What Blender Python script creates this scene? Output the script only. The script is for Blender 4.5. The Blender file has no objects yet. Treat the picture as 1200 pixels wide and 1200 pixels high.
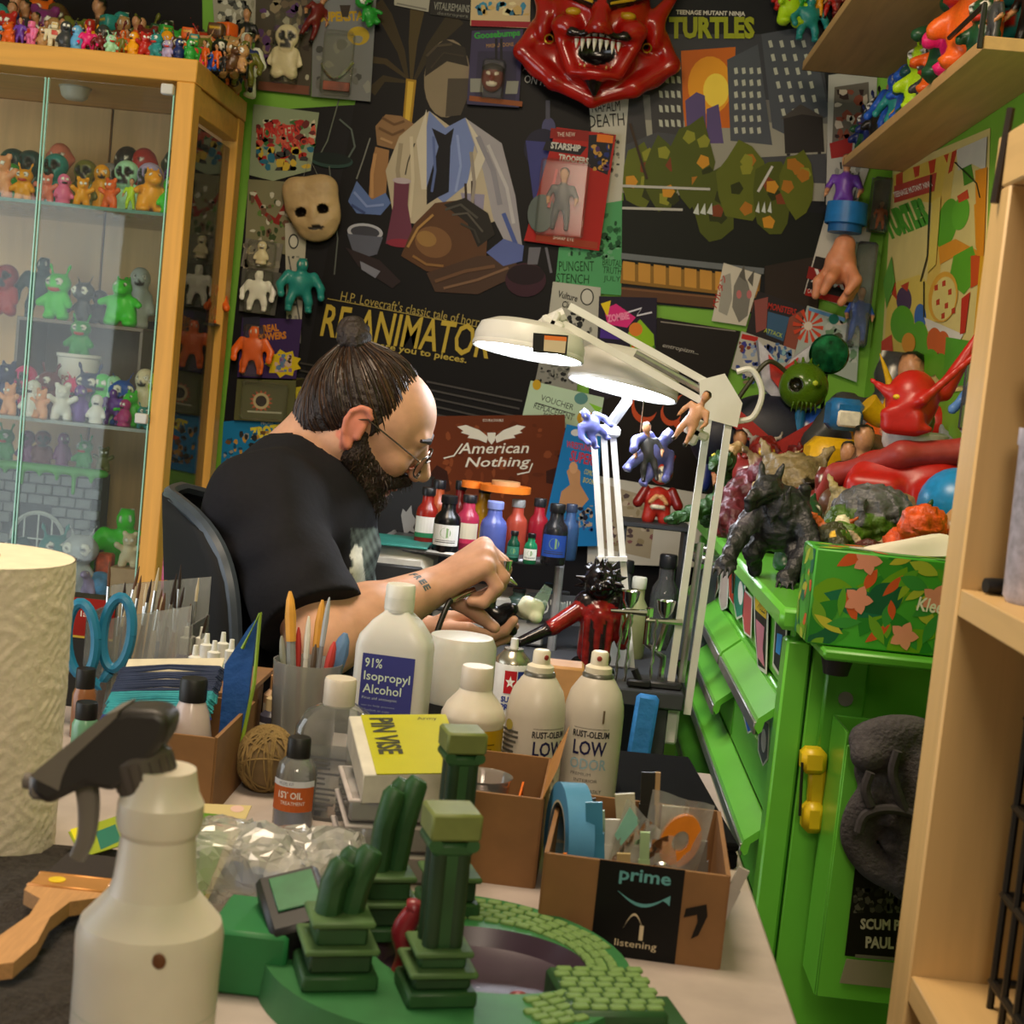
import bpy, bmesh, math, random
import numpy as np
from mathutils import Vector, Matrix, Euler, Quaternion

# ---------------------------------------------------------------- camera, world, light, exposure
SC = bpy.context.scene
COL = SC.collection
FPX = 1750.0
_d = Vector((78, -145, FPX)).normalized()
_lean = math.radians(5.8)
_s, _c = math.sin(_lean), math.cos(_lean)
_w = -(78*_s + 145*_c)/FPX
_u = Vector((_s, -_c, _w)).normalized()
_u = (_u - _d*_u.dot(_d)).normalized()
_x = _d.cross(_u).normalized()
CAM = Vector((0, 0, 1.22))
def cam2world(v): return Vector((v.dot(_x), v.dot(_d), v.dot(_u)))
_right = cam2world(Vector((1, 0, 0))); _up = cam2world(Vector((0, -1, 0))); _fwd = cam2world(Vector((0, 0, 1)))
cd = bpy.data.cameras.new('camera'); cam = bpy.data.objects.new('camera', cd); COL.objects.link(cam)
cd.sensor_width = cd.sensor_height = 24.0; cd.sensor_fit = 'HORIZONTAL'; cd.lens = 24.0*FPX/1200
cd.clip_start = 0.05
m3 = Matrix((_right, _up, -_fwd)).transposed()
cam.matrix_world = Matrix.Translation(CAM) @ m3.to_4x4()
cd.dof.use_dof = True; cd.dof.focus_distance = 2.15; cd.dof.aperture_fstop = 9.0
SC.camera = cam

wd = bpy.data.worlds.new('room_ambience'); SC.world = wd; wd.use_nodes = True
wd.node_tree.nodes['Background'].inputs[0].default_value = (1.0, .82, .62, 1)
wd.node_tree.nodes['Background'].inputs[1].default_value = 0.22
SC.view_settings.view_transform = 'Standard'; SC.view_settings.look = 'None'
SC.view_settings.exposure = -0.15; SC.view_settings.gamma = 1.0; SC.view_settings.use_curve_mapping = False

def area(name, loc, target, sx, sy, power, col):
    l = bpy.data.lights.new(name, 'AREA'); l.shape = 'RECTANGLE'; l.size = sx; l.size_y = sy
    l.energy = power; l.color = col
    o = bpy.data.objects.new(name, l); COL.objects.link(o); o.location = loc
    o.rotation_euler = (Vector(target)-Vector(loc)).to_track_quat('-Z', 'Y').to_euler()
    return o
area('ceiling_light', (-.35, 1.4, 2.5), (-.35, 1.4, 0), .6, .6, 34, (1, .79, .57))
area('front_fill_light', (.12, -1.0, 2.25), (-.15, 1.4, .6), .6, .6, 26, (1, .83, .64))  # unseen fill added behind the camera to brighten the front faces
area('side_window_light', (-1.95, 1.35, 1.05), (-.2, 2.2, 1.0), 1.5, 1.2, 20, (.84, .92, 1))

# ---------------------------------------------------------------- pixel helpers (photo pixel + depth -> place)
def ray(px, py):
    return cam2world(Vector(((px-600)/FPX, (py-600)/FPX, 1)))
def P(px, py, Y):
    r = ray(px, py); return CAM + r*(Y/r.y)
def PZ(px, py, z):
    r = ray(px, py); return CAM + r*((z-CAM.z)/r.z)
def PXp(px, py, X):
    r = ray(px, py); return CAM + r*(X/r.x)
def proj(p):
    v = Vector(p)-CAM
    q = _x*v.x + _d*v.y + _u*v.z
    return (600+FPX*q.x/q.z, 600+FPX*q.y/q.z)
def at(px, Y, z):
    X = 0.0
    for _ in range(6):
        e = proj((X, Y, z))[0]-px
        X -= e*Y/FPX
    return Vector((X, Y, z))
def atb(px, Y, z, dz=.1):
    v = at(px, Y, z+dz); return Vector((v.x, v.y, z))
def mpp(Y): return Y/FPX

# ---------------------------------------------------------------- materials
def lin(h, a=1.0):
    if not isinstance(h, str): return tuple(h) if len(h) == 4 else (*h, a)
    h = h.lstrip('#'); out = []
    for i in (0, 2, 4):
        c = int(h[i:i+2], 16)/255
        out.append(c/12.92 if c <= .04045 else ((c+.055)/1.055)**2.4)
    return (*out, a)
def dk(h, f):
    h = h.lstrip('#'); return '#'+''.join('%02x' % int(int(h[i:i+2], 16)*f) for i in (0, 2, 4))
_mats = {}
def mat(col='#808080', rough=.5, metal=0, noise=.12, scale=40, bump=0, trans=0, spec=.5, coat=0, emit=0, ior=1.45, sss=0, vcol=False, objcol=False, bscale=None, wood=False, alpha=1):
    key = (col if isinstance(col, str) else tuple(col), rough, metal, noise, scale, bump, trans, spec, coat, emit, ior, sss, vcol, objcol, bscale, wood, alpha)
    if key in _mats: return _mats[key]
    m = bpy.data.materials.new('surface'); m.use_nodes = True
    nt = m.node_tree; N = nt.nodes; L = nt.links; b = N['Principled BSDF']
    b.inputs['Roughness'].default_value = rough; b.inputs['Metallic'].default_value = metal
    b.inputs['Transmission Weight'].default_value = trans; b.inputs['Specular IOR Level'].default_value = spec
    b.inputs['Coat Weight'].default_value = coat; b.inputs['IOR'].default_value = ior
    b.inputs['Subsurface Weight'].default_value = sss; b.inputs['Subsurface Scale'].default_value = .01
    b.inputs['Alpha'].default_value = alpha
    tc = N.new('ShaderNodeTexCoord')
    nz = N.new('ShaderNodeTexNoise'); nz.inputs['Scale'].default_value = scale; nz.inputs['Detail'].default_value = 4
    if wood:
        mp = N.new('ShaderNodeMapping'); mp.inputs['Scale'].default_value = (9, 9, .7) if wood == 'z' else ((.7, 9, 9) if wood == 'x' else (9, .7, 9))
        L.new(tc.outputs['Object'], mp.inputs[0]); L.new(mp.outputs[0], nz.inputs['Vector'])
        nz.inputs['Distortion'].default_value = .6
    else:
        L.new(tc.outputs['Object'], nz.inputs['Vector'])
    mr = N.new('ShaderNodeMapRange'); mr.inputs['From Min'].default_value = .3; mr.inputs['From Max'].default_value = .7
    mr.inputs['To Min'].default_value = 1-noise; mr.inputs['To Max'].default_value = 1+noise
    L.new(nz.outputs['Fac'], mr.inputs['Value'])
    mx = N.new('ShaderNodeMix'); mx.data_type = 'RGBA'; mx.blend_type = 'MULTIPLY'; mx.inputs[0].default_value = 1
    L.new(mr.outputs[0], mx.inputs[7])
    if vcol or objcol:
        ca = N.new('ShaderNodeVertexColor'); ca.layer_name = 'Col'
        src = ca.outputs['Color']
        if objcol:
            oi = N.new('ShaderNodeObjectInfo'); m2 = N.new('ShaderNodeMix'); m2.data_type = 'RGBA'
            L.new(ca.outputs['Alpha'], m2.inputs[0]); L.new(oi.outputs['Color'], m2.inputs[6]); L.new(ca.outputs['Color'], m2.inputs[7])
            src = m2.outputs[2]
        L.new(src, mx.inputs[6])
    else:
        mx.inputs[6].default_value = lin(col)
    L.new(mx.outputs[2], b.inputs['Base Color'])
    if emit:
        b.inputs['Emission Strength'].default_value = emit; b.inputs['Emission Color'].default_value = lin(col)
    if bump:
        n2 = N.new('ShaderNodeTexNoise'); n2.inputs['Scale'].default_value = bscale or scale*2; n2.inputs['Detail'].default_value = 5
        L.new(tc.outputs['Object'], n2.inputs['Vector'])
        bp = N.new('ShaderNodeBump'); bp.inputs['Strength'].default_value = bump; bp.inputs['Distance'].default_value = .01
        L.new(n2.outputs['Fac'], bp.inputs['Height']); L.new(bp.outputs['Normal'], b.inputs['Normal'])
    _mats[key] = m; return m
def glass(tint='#ffffff', refl=1.0, rough=.02, haze=0.0):
    """clear sheet or film: transparent with Fresnel reflection, optional milky haze"""
    key = ('glass', tint, refl, rough, haze)
    if key in _mats: return _mats[key]
    m = bpy.data.materials.new('clear_sheet'); m.use_nodes = True; nt = m.node_tree; N = nt.nodes; L = nt.links
    N.remove(N['Principled BSDF']); out = N['Material Output']
    tr = N.new('ShaderNodeBsdfTransparent'); tr.inputs[0].default_value = lin(tint)
    gl = N.new('ShaderNodeBsdfGlossy'); gl.inputs['Roughness'].default_value = rough
    fr = N.new('ShaderNodeFresnel'); fr.inputs[0].default_value = 1.45
    mu = N.new('ShaderNodeMath'); mu.operation = 'MULTIPLY'; mu.inputs[1].default_value = refl
    L.new(fr.outputs[0], mu.inputs[0])
    src = tr.outputs[0]
    if haze:
        df = N.new('ShaderNodeBsdfDiffuse'); df.inputs[0].default_value = lin('#e8e8e4')
        tl = N.new('ShaderNodeBsdfTranslucent'); tl.inputs[0].default_value = lin('#e8e8e4')
        ad = N.new('ShaderNodeMixShader'); ad.inputs[0].default_value = .4; L.new(df.outputs[0], ad.inputs[1]); L.new(tl.outputs[0], ad.inputs[2])
        mh = N.new('ShaderNodeMixShader'); mh.inputs[0].default_value = haze
        L.new(src, mh.inputs[1]); L.new(ad.outputs[0], mh.inputs[2]); src = mh.outputs[0]
    ms = N.new('ShaderNodeMixShader'); L.new(mu.outputs[0], ms.inputs[0]); L.new(src, ms.inputs[1]); L.new(gl.outputs[0], ms.inputs[2])
    L.new(ms.outputs[0], out.inputs['Surface'])
    _mats[key] = m; return m
PRINT = lambda rough=.45: mat(vcol=True, rough=rough, noise=.05, scale=12, spec=.18)
TOY = lambda rough=.35: mat(vcol=True, objcol=True, rough=rough, noise=.1, scale=60)

# ---------------------------------------------------------------- mesh building
def box(sx, sy, sz, c=(0, 0, 0), b=0.0):
    cx, cy, cz = c; h = (sx/2, sy/2, sz/2)
    if b <= 0:
        v = [(cx+i*h[0], cy+j*h[1], cz+k*h[2]) for i in (-1, 1) for j in (-1, 1) for k in (-1, 1)]
        return v, [(0, 1, 3, 2), (4, 6, 7, 5), (0, 4, 5, 1), (2, 3, 7, 6), (0, 2, 6, 4), (1, 5, 7, 3)]
    b = min(b, min(h)*.95); v = []; ix = {}
    for i in (-1, 1):
        for j in (-1, 1):
            for k in (-1, 1):
                s = (i, j, k)
                for a in range(3):
                    p = [s[q]*(h[q] if q == a else h[q]-b) for q in range(3)]
                    ix[(s, a)] = len(v); v.append((cx+p[0], cy+p[1], cz+p[2]))
    f = []
    for a in range(3):
        o = [q for q in range(3) if q != a]
        for sg in (-1, 1):
            q = []
            for (m, n) in ((-1, -1), (1, -1), (1, 1), (-1, 1)):
                s = [0, 0, 0]; s[a] = sg; s[o[0]] = m; s[o[1]] = n; q.append(ix[(tuple(s), a)])
            if (sg > 0) == (a == 1): q.reverse()
            f.append(tuple(q))
        for m in (-1, 1):
            for n in (-1, 1):
                s1 = [0, 0, 0]; s2 = [0, 0, 0]; s1[a] = -1; s2[a] = 1
                for s in (s1, s2): s[o[0]] = m; s[o[1]] = n
                q = [ix[(tuple(s1), o[0])], ix[(tuple(s2), o[0])], ix[(tuple(s2), o[1])], ix[(tuple(s1), o[1])]]
                if (m*n > 0) == (a != 1): q.reverse()
                f.append(tuple(q))
    for i in (-1, 1):
        for j in (-1, 1):
            for k in (-1, 1):
                q = [ix[((i, j, k), a)] for a in range(3)]
                if i*j*k < 0: q.reverse()
                f.append(tuple(q))
    return v, f
def lathe(prof, n=24, c=(0, 0, 0), closed_top=True, closed_bot=True, sq=None, ax='z'):
    """prof: (r, z) from bottom to top; sq = (sx, sy) scales the ring"""
    v = []; f = []; sx, sy = sq or (1, 1)
    for r, z in prof:
        for i in range(n):
            a = 2*math.pi*i/n; v.append((r*math.cos(a)*sx, r*math.sin(a)*sy, z))
    for k in range(len(prof)-1):
        for i in range(n):
            j = (i+1) % n
            f.append((k*n+i, k*n+j, (k+1)*n+j, (k+1)*n+i))
    if closed_bot: f.append(tuple(range(n-1, -1, -1)))
    if closed_top: f.append(tuple((len(prof)-1)*n+i for i in range(n)))
    if ax == 'x': v = [(z, x, y) for x, y, z in v]
    if ax == 'y': v = [(y, z, x) for x, y, z in v]
    return [(x+c[0], y+c[1], z+c[2]) for x, y, z in v], f
def srect_lathe(prof, n=32, e=4, c=(0, 0, 0)):
    """superellipse section: prof (rx, ry, z)"""
    v = []; f = []
    for rx, ry, z in prof:
        for i in range(n):
            a = 2*math.pi*i/n; ca, sa = math.cos(a), math.sin(a)
            v.append((c[0]+rx*math.copysign(abs(ca)**(2/e), ca), c[1]+ry*math.copysign(abs(sa)**(2/e), sa), c[2]+z))
    for k in range(len(prof)-1):
        for i in range(n):
            j = (i+1) % n; f.append((k*n+i, k*n+j, (k+1)*n+j, (k+1)*n+i))
    f.append(tuple(range(n-1, -1, -1))); f.append(tuple((len(prof)-1)*n+i for i in range(n)))
    return v, f
def ell(rx, ry, rz, c=(0, 0, 0), n=16, m=10):
    v = [(c[0], c[1], c[2]-rz)]; f = []
    for k in range(1, m):
        t = -math.pi/2+math.pi*k/m
        for i in range(n):
            a = 2*math.pi*i/n; v.append((c[0]+rx*math.cos(t)*math.cos(a), c[1]+ry*math.cos(t)*math.sin(a), c[2]+rz*math.sin(t)))
    v.append((c[0], c[1], c[2]+rz)); L = len(v)-1
    for i in range(n):
        j = (i+1) % n; f.append((0, 1+j, 1+i)); f.append((L, L-n+i, L-n+j))
        for k in range(m-2): f.append((1+k*n+i, 1+k*n+j, 1+(k+1)*n+j, 1+(k+1)*n+i))
    return v, f
def tube(path, r, n=8, caps=True, flat=None):
    path = [Vector(p) for p in path]; rs = r if isinstance(r, (list, tuple)) else [r]*len(path)
    v = []; f = []; prev = None
    for i, p in enumerate(path):
        t = (path[min(i+1, len(path)-1)]-path[max(i-1, 0)])
        t = t.normalized() if t.length > 1e-9 else Vector((0, 0, 1))
        if prev is None:
            up = Vector((0, 0, 1)) if abs(t.z) < .9 else Vector((1, 0, 0))
            a = t.cross(up).normalized()
        else:
            a = (prev-t*prev.dot(t)).normalized()
        prev = a; bb = t.cross(a)
        for k in range(n):
            an = 2*math.pi*k/n; q = p+(a*math.cos(an)+bb*math.sin(an)*(flat or 1))*rs[i]; v.append(tuple(q))
    for i in range(len(path)-1):
        for k in range(n):
            j = (k+1) % n; f.append((i*n+k, i*n+j, (i+1)*n+j, (i+1)*n+k))
    if caps: f.append(tuple(range(n-1, -1, -1))); f.append(tuple((len(path)-1)*n+i for i in range(n)))
    return v, f
def bar(a, b, w, d=None, up=(0, 0, 1)):
    """rectangular bar from a to b"""
    a, b = Vector(a), Vector(b); t = (b-a).normalized(); u = Vector(up)
    if abs(t.dot(u)) > .95: u = Vector((1, 0, 0))
    s = t.cross(u).normalized(); u = s.cross(t); d = d or w
    v = [tuple(p+s*i*w/2+u*j*d/2) for p in (a, b) for i, j in ((-1, -1), (1, -1), (1, 1), (-1, 1))]
    return v, [(3, 2, 1, 0), (4, 5, 6, 7), (0, 1, 5, 4), (1, 2, 6, 5), (2, 3, 7, 6), (3, 0, 4, 7)]
def smooth_path(pts, k=6):
    """Catmull-Rom"""
    pts = [Vector(p) for p in pts]; q = [pts[0]]+pts+[pts[-1]]; out = []
    for i in range(1, len(q)-2):
        for j in range(k):
            t = j/k; p0, p1, p2, p3 = q[i-1:i+3]
            out.append(.5*((2*p1)+(p2-p0)*t+(2*p0-5*p1+4*p2-p3)*t*t+(3*p1-p0-3*p2+p3)*t**3))
    out.append(pts[-1]); return out
def prism(poly, t, flat='xz'):
    """polygon in a plane, thickness t centred; flat names the plane of the polygon"""
    n = len(poly); v = []
    for s in (-t/2, t/2):
        for a, b in poly:
            v.append({'xz': (a, s, b), 'xy': (a, b, s), 'yz': (s, a, b)}[flat])
    return v, [tuple(range(n-1, -1, -1)), tuple(range(n, 2*n))]+[(i, (i+1) % n, n+(i+1) % n, n+i) for i in range(n)]
def xf(vf, M):
    return [tuple(M @ Vector(p)) for p in vf[0]], vf[1]
def TR(loc=(0, 0, 0), rot=(0, 0, 0), s=1):
    S = Matrix.Diagonal((*((s, s, s) if not hasattr(s, '__len__') else s), 1))
    return Matrix.Translation(Vector(loc)) @ Euler([math.radians(a) for a in rot]).to_matrix().to_4x4() @ S
class MB:
    def __init__(s): s.v = []; s.f = []; s.c = []; s.any = False
    def add(s, vf, col=None, M=None):
        v, f = vf; o = len(s.v)
        s.v += [tuple(M @ Vector(p)) for p in v] if M is not None else [tuple(p) for p in v]
        s.f += [tuple(i+o for i in q) for q in f]
        c = lin(col) if col is not None else (1, 1, 1, 1)
        if col is not None: s.any = True
        s.c += [c]*len(f); return s
    def mesh(s, name='m', auto=40):
        me = bpy.data.meshes.new(name); me.from_pydata(s.v, [], s.f)
        if s.any:
            ca = me.color_attributes.new('Col', 'FLOAT_COLOR', 'CORNER')
            lt = np.repeat(np.array(s.c, np.float32), [len(q) for q in s.f], axis=0)
            ca.data.foreach_set('color', lt.ravel())
        if auto:
            me.polygons.foreach_set('use_smooth', [True]*len(me.polygons))
            me.set_sharp_from_angle(angle=math.radians(auto))
        return me
def mk(*vfs): 
    b = MB()
    for x in vfs: b.add(x)
    return b
def link(name, me, m, parent=None, loc=None, rot=None, scale=None):
    o = bpy.data.objects.new(name, me)
    COL.objects.link(o)
    if m is not None and not len(me.materials): me.materials.append(m)
    if parent is not None: o.parent = parent
    if loc is not None: o.location = loc
    if rot is not None: o.rotation_euler = [math.radians(a) for a in rot]
    if scale is not None: o.scale = (scale,)*3 if not hasattr(scale, '__len__') else scale
    return o
def obj(name, b, m, parent=None, loc=None, rot=None, scale=None, auto=40):
    if isinstance(b, tuple): b = mk(b)
    return link(name, b.mesh(name, auto), m, parent, loc, rot, scale)
def tag(o, label=None, cat=None, group=None, kind=None):
    if label: o['label'] = label
    if cat: o['category'] = cat
    if group: o['group'] = group
    if kind: o['kind'] = kind
    return o
def thing(name, label, cat, loc=(0, 0, 0), rot=(0, 0, 0), group=None, scale=None):
    o = bpy.data.objects.new(name, None); COL.objects.link(o); o.location = loc
    o.empty_display_size = .05
    o.rotation_euler = [math.radians(a) for a in rot]
    if scale is not None: o.scale = (scale,)*3
    return tag(o, label, cat, group)
def single(name, b, m, label, cat, loc=(0, 0, 0), rot=(0, 0, 0), group=None, scale=None, auto=40):
    return tag(obj(name, b, m, None, loc, rot, scale, auto), label, cat, group)
def copy_tree(o, parent=None):
    c = o.copy(); COL.objects.link(c); c.parent = parent
    for ch in o.children: copy_tree(ch, c)
    return c
def struct(name, b, m, loc=None): return tag(obj(name, b, m, None, loc), kind='structure')

# text as filled outlines
_tx = {}
def text2d(s, shear=0, bold=0, sp=1.0):
    key = (s, shear, bold, sp)
    if key in _tx: return _tx[key]
    cu = bpy.data.curves.new('txt', 'FONT'); cu.body = s; cu.size = 1; cu.shear = shear; cu.offset = bold; cu.resolution_u = 2; cu.space_character = sp
    cu.fill_mode = 'FRONT'
    o = bpy.data.objects.new('txt', cu); me = bpy.data.meshes.new_from_object(o)
    v = [(p.co.x, p.co.y) for p in me.vertices]; f = [tuple(p.vertices) for p in me.polygons]
    bpy.data.objects.remove(o); bpy.data.curves.remove(cu); bpy.data.meshes.remove(me)
    xs = [p[0] for p in v] or [0]; ys = [p[1] for p in v] or [0]
    w = max(xs)-min(xs) or 1; h = max(ys)-min(ys) or 1
    _tx[key] = ([((x-min(xs))/w, (y-min(ys))/h) for x, y in v], f, w, h); return _tx[key]

# flat print laid out with photo pixels on a real plane
class Art:
    """plane through o with axes u, v (unit); the viewer side is -n side given by nrm"""
    def __init__(s, o, u=(1, 0, 0), v=(0, 0, 1), nrm=(0, -1, 0), step=.00006, warp=None):
        s.o = Vector(o); s.u = Vector(u).normalized(); s.vv = Vector(v).normalized(); s.n = Vector(nrm).normalized()
        s.b = MB(); s.k = 1; s.step = step; s.warp = warp
    def pt(s, px, py):
        r = ray(px, py); t = (s.o-CAM).dot(s.n)/r.dot(s.n); p = CAM+r*t-s.o
        return p.dot(s.u), p.dot(s.vv)
    def p3(s, ab, k):
        if s.warp: return s.warp(ab[0], ab[1], k*s.step)
        return tuple(s.u*ab[0]+s.vv*ab[1]+s.n*(k*s.step))
    def sheet(s, pix, col, t=.0012):
        ab = [s.pt(*p) for p in pix]; n = len(ab)
        s.b.add(([s.p3(q, -t/s.step) for q in ab]+[s.p3(q, 0) for q in ab],
                 [tuple(range(n)), tuple(range(2*n-1, n-1, -1))]+[(i, n+i, n+(i+1) % n, (i+1) % n) for i in range(n)]), col)
        return s
    def raw(s, ab, faces, col):
        s.b.add(([s.p3(q, s.k) for q in ab], faces), col); s.k += 1; return s
    def poly(s, pix, col):
        ab = [s.pt(*p) for p in pix]; return s.raw(ab, [tuple(range(len(ab)))], col)
    def polys(s, lst, col):
        ab = []; f = []
        for pix in lst:
            f.append(tuple(range(len(ab), len(ab)+len(pix)))); ab += [s.pt(*p) for p in pix]
        return s.raw(ab, f, col)
    def ell(s, cx, cy, rx, ry, col, rot=0, n=22):
        a0 = math.radians(rot)
        return s.poly([(cx+rx*math.cos(t)*math.cos(a0)-ry*math.sin(t)*math.sin(a0), cy+rx*math.cos(t)*math.sin(a0)+ry*math.sin(t)*math.cos(a0)) for t in [2*math.pi*i/n for i in range(n)]], col)
    def line(s, pts, w, col):
        L = []; R_ = []
        for i, p in enumerate(pts):
            a = pts[max(i-1, 0)]; b = pts[min(i+1, len(pts)-1)]
            dx, dy = b[0]-a[0], b[1]-a[1]; l = math.hypot(dx, dy) or 1; ww = w[i] if hasattr(w, '__len__') else w
            L.append((p[0]-dy/l*ww/2, p[1]+dx/l*ww/2)); R_.append((p[0]+dy/l*ww/2, p[1]-dx/l*ww/2))
        n = len(pts); ab = [s.pt(*p) for p in L+R_]
        return s.raw(ab, [(i, i+1, n+i+1, n+i) for i in range(n-1)], col)
    def text(s, t, p0, p1, h, col, shear=0, bold=0, sp=1.0, hv=None):
        """baseline from p0 to p1, letters h pixels high"""
        v, f, w, hh = text2d(t, shear, bold, sp)
        dx, dy = p1[0]-p0[0], p1[1]-p0[1]; l = math.hypot(dx, dy) or 1
        ux, uy = hv or (dy/l*h, -dx/l*h)
        return s.raw([s.pt(p0[0]+a*dx+b*ux, p0[1]+a*dy+b*uy) for a, b in v], f, col)
    def blotch(s, x0, y0, x1, y1, cols, n, seed, smin=2, smax=6):
        rr = random.Random(seed); by = {}
        for i in range(n):
            cx, cy = rr.uniform(x0, x1), rr.uniform(y0, y1); r1, r2 = rr.uniform(smin, smax), rr.uniform(smin, smax)
            k = rr.randint(5, 7); a0 = rr.random()*6
            by.setdefault(rr.choice(cols), []).append([(min(max(cx+r1*math.cos(a0+6.283*j/k)*rr.uniform(.6, 1.1), x0), x1), min(max(cy+r2*math.sin(a0+6.283*j/k)*rr.uniform(.6, 1.1), y0), y1)) for j in range(k)])
        for c, l in by.items(): s.polys(l, c)
        return s
    def build(s, name, label=None, cat=None, parent=None, m=None, group=None):
        o = link(name, s.b.mesh(name, 0), m or PRINT(), parent, s.o if parent is None else s.o-Vector(parent.location))
        return tag(o, label, cat, group)

# ---------------------------------------------------------------- smooth-union bodies (surface nets)
def RC(a, b, ra, rb=None, c=0, k=None): return dict(t='c', a=np.array(a, float), b=np.array(b, float), ra=ra, rb=ra if rb is None else rb, c=c, k=k)
def EL(c0, r, c=0, k=None, R=None): return dict(t='e', o=np.array(c0, float), r=np.array(r, float), c=c, k=k, R=R)
def BX(c0, r, rd=.1, c=0, k=None, R=None): return dict(t='b', o=np.array(c0, float), r=np.array(r, float), rd=rd, c=c, k=k, R=R)
def _dist(p, X):
    if p['t'] == 'c':
        ba = p['b']-p['a']; L2 = ba.dot(ba) or 1e-12; pa = X-p['a']
        t = np.clip((pa @ ba)/L2, 0, 1)
        return np.linalg.norm(pa-t[..., None]*ba, axis=-1)-(p['ra']+t*(p['rb']-p['ra']))
    q = X-p['o']
    if p['R'] is not None: q = q @ np.array(p['R'])
    if p['t'] == 'e':
        k0 = np.linalg.norm(q/p['r'], axis=-1); k1 = np.linalg.norm(q/(p['r']**2), axis=-1)+1e-9
        return k0*(k0-1)/k1
    d = np.abs(q)-(p['r']-p['rd'])
    return np.linalg.norm(np.maximum(d, 0), axis=-1)+np.minimum(d.max(axis=-1), 0)-p['rd']
def _bb(p):
    if p['t'] == 'c':
        r = max(p['ra'], p['rb']); return np.minimum(p['a'], p['b'])-r, np.maximum(p['a'], p['b'])+r
    r = np.linalg.norm(p['r']) if p['R'] is not None else p['r']; return p['o']-r, p['o']+r
_CO = np.array([(i, j, k) for i in (0, 1) for j in (0, 1) for k in (0, 1)])
_ED = [(a, b) for a in range(8) for b in range(a+1, 8) if abs(_CO[a]-_CO[b]).sum() == 1]
def surfnet(V, o, h):
    S = V < 0; cnt = np.zeros(tuple(n-1 for n in V.shape), np.int8)
    for i, j, k in _CO: cnt += S[i:V.shape[0]-1+i, j:V.shape[1]-1+j, k:V.shape[2]-1+k]
    act = (cnt > 0) & (cnt < 8); idx = np.argwhere(act); n = len(idx)
    cid = np.full(act.shape, -1, np.int64); cid[act] = np.arange(n)
    pos = np.zeros((n, 3)); w = np.zeros(n)
    cv = [V[tuple((idx+c).T)] for c in _CO]
    for a, b in _ED:
        va, vb = cv[a], cv[b]; m = (va < 0) != (vb < 0); t = va[m]/(va[m]-vb[m])
        pos[m] += _CO[a]+t[:, None]*(_CO[b]-_CO[a]); w[m] += 1
    verts = o+h*(idx+pos/w[:, None]); faces = []
    for ax in range(3):
        u, v = [(1, 2), (2, 0), (0, 1)][ax]
        sl0 = [slice(None)]*3; sl1 = [slice(None)]*3; sl0[ax] = slice(0, -1); sl1[ax] = slice(1, None)
        for q in (u, v): sl0[q] = slice(1, -1); sl1[q] = slice(1, -1)
        s0 = S[tuple(sl0)]; s1 = S[tuple(sl1)]; e = np.argwhere(s0 != s1)
        if not len(e): continue
        sg = s0[tuple(e.T)]; e = e.copy(); e[:, u] += 1; e[:, v] += 1
        du = np.zeros(3, int); dv = np.zeros(3, int); du[u] = 1; dv[v] = 1
        q = np.stack([cid[tuple((e-du-dv).T)], cid[tuple((e-dv).T)], cid[tuple(e.T)], cid[tuple((e-du).T)]], 1)
        q[~sg] = q[~sg][:, ::-1]; faces.append(q)
    return verts, np.concatenate(faces)
def sdf(prims, h, k=.02, carve=(), pad=None, warp=None):
    lo = np.min([_bb(p)[0] for p in prims], 0)-3*h; hi = np.max([_bb(p)[1] for p in prims], 0)+3*h
    n = np.ceil((hi-lo)/h).astype(int)+1; V = np.full(n, 9.0, np.float32)
    ax = [lo[i]+h*np.arange(n[i]) for i in range(3)]
    def local(p, mg):
        a, b = _bb(p); i0 = np.maximum(((a-mg-lo)/h).astype(int), 0); i1 = np.minimum(((b+mg-lo)/h).astype(int)+2, n)
        sl = tuple(slice(i0[q], i1[q]) for q in range(3))
        X = np.stack(np.meshgrid(*[ax[q][sl[q]] for q in range(3)], indexing='ij'), -1); return sl, X
    for p in prims:
        kk = p['k'] if p['k'] is not None else k
        sl, X = local(p, 2*kk+3*h); d = _dist(p, X); a = V[sl]
        hh = np.clip(.5+.5*(a-d)/kk, 0, 1); V[sl] = a*(1-hh)+d*hh-kk*hh*(1-hh)
    for p in carve:
        sl, X = local(p, 3*h); V[sl] = np.maximum(V[sl], -_dist(p, X))
    v, f = surfnet(V, lo, h)
    D = np.stack([_dist(p, v)-(.0 if p['c'] != -1 else 0) for p in prims], 1)
    cid = np.array([p['c'] for p in prims])[D.argmin(1)]
    if len(carve):
        Dc = np.stack([_dist(p, v) for p in carve], 1); j = Dc.argmin(1); mn = Dc.min(1)
        cc = np.array([p['c'] for p in carve]); cid = np.where(mn < h*.6, cc[j], cid)
    return v, f, cid
def sdf_mesh(name, prims, h, k=.02, carve=(), pal=None, warp=None):
    """pal: list of colours or None (None = the object's own colour)"""
    v, f, cid = sdf(prims, h, k, carve)
    if warp is not None: v = warp(v)
    me = bpy.data.meshes.new(name); me.from_pydata(v.tolist(), [], f.tolist())
    me.polygons.foreach_set('use_smooth', [True]*len(me.polygons))
    if pal is not None:
        ca = me.color_attributes.new('Col', 'FLOAT_COLOR', 'POINT')
        tab = np.array([(0, 0, 0, 0) if c is None else lin(c) for c in pal], np.float32)
        ca.data.foreach_set('color', tab[cid].ravel())
    return me
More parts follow.
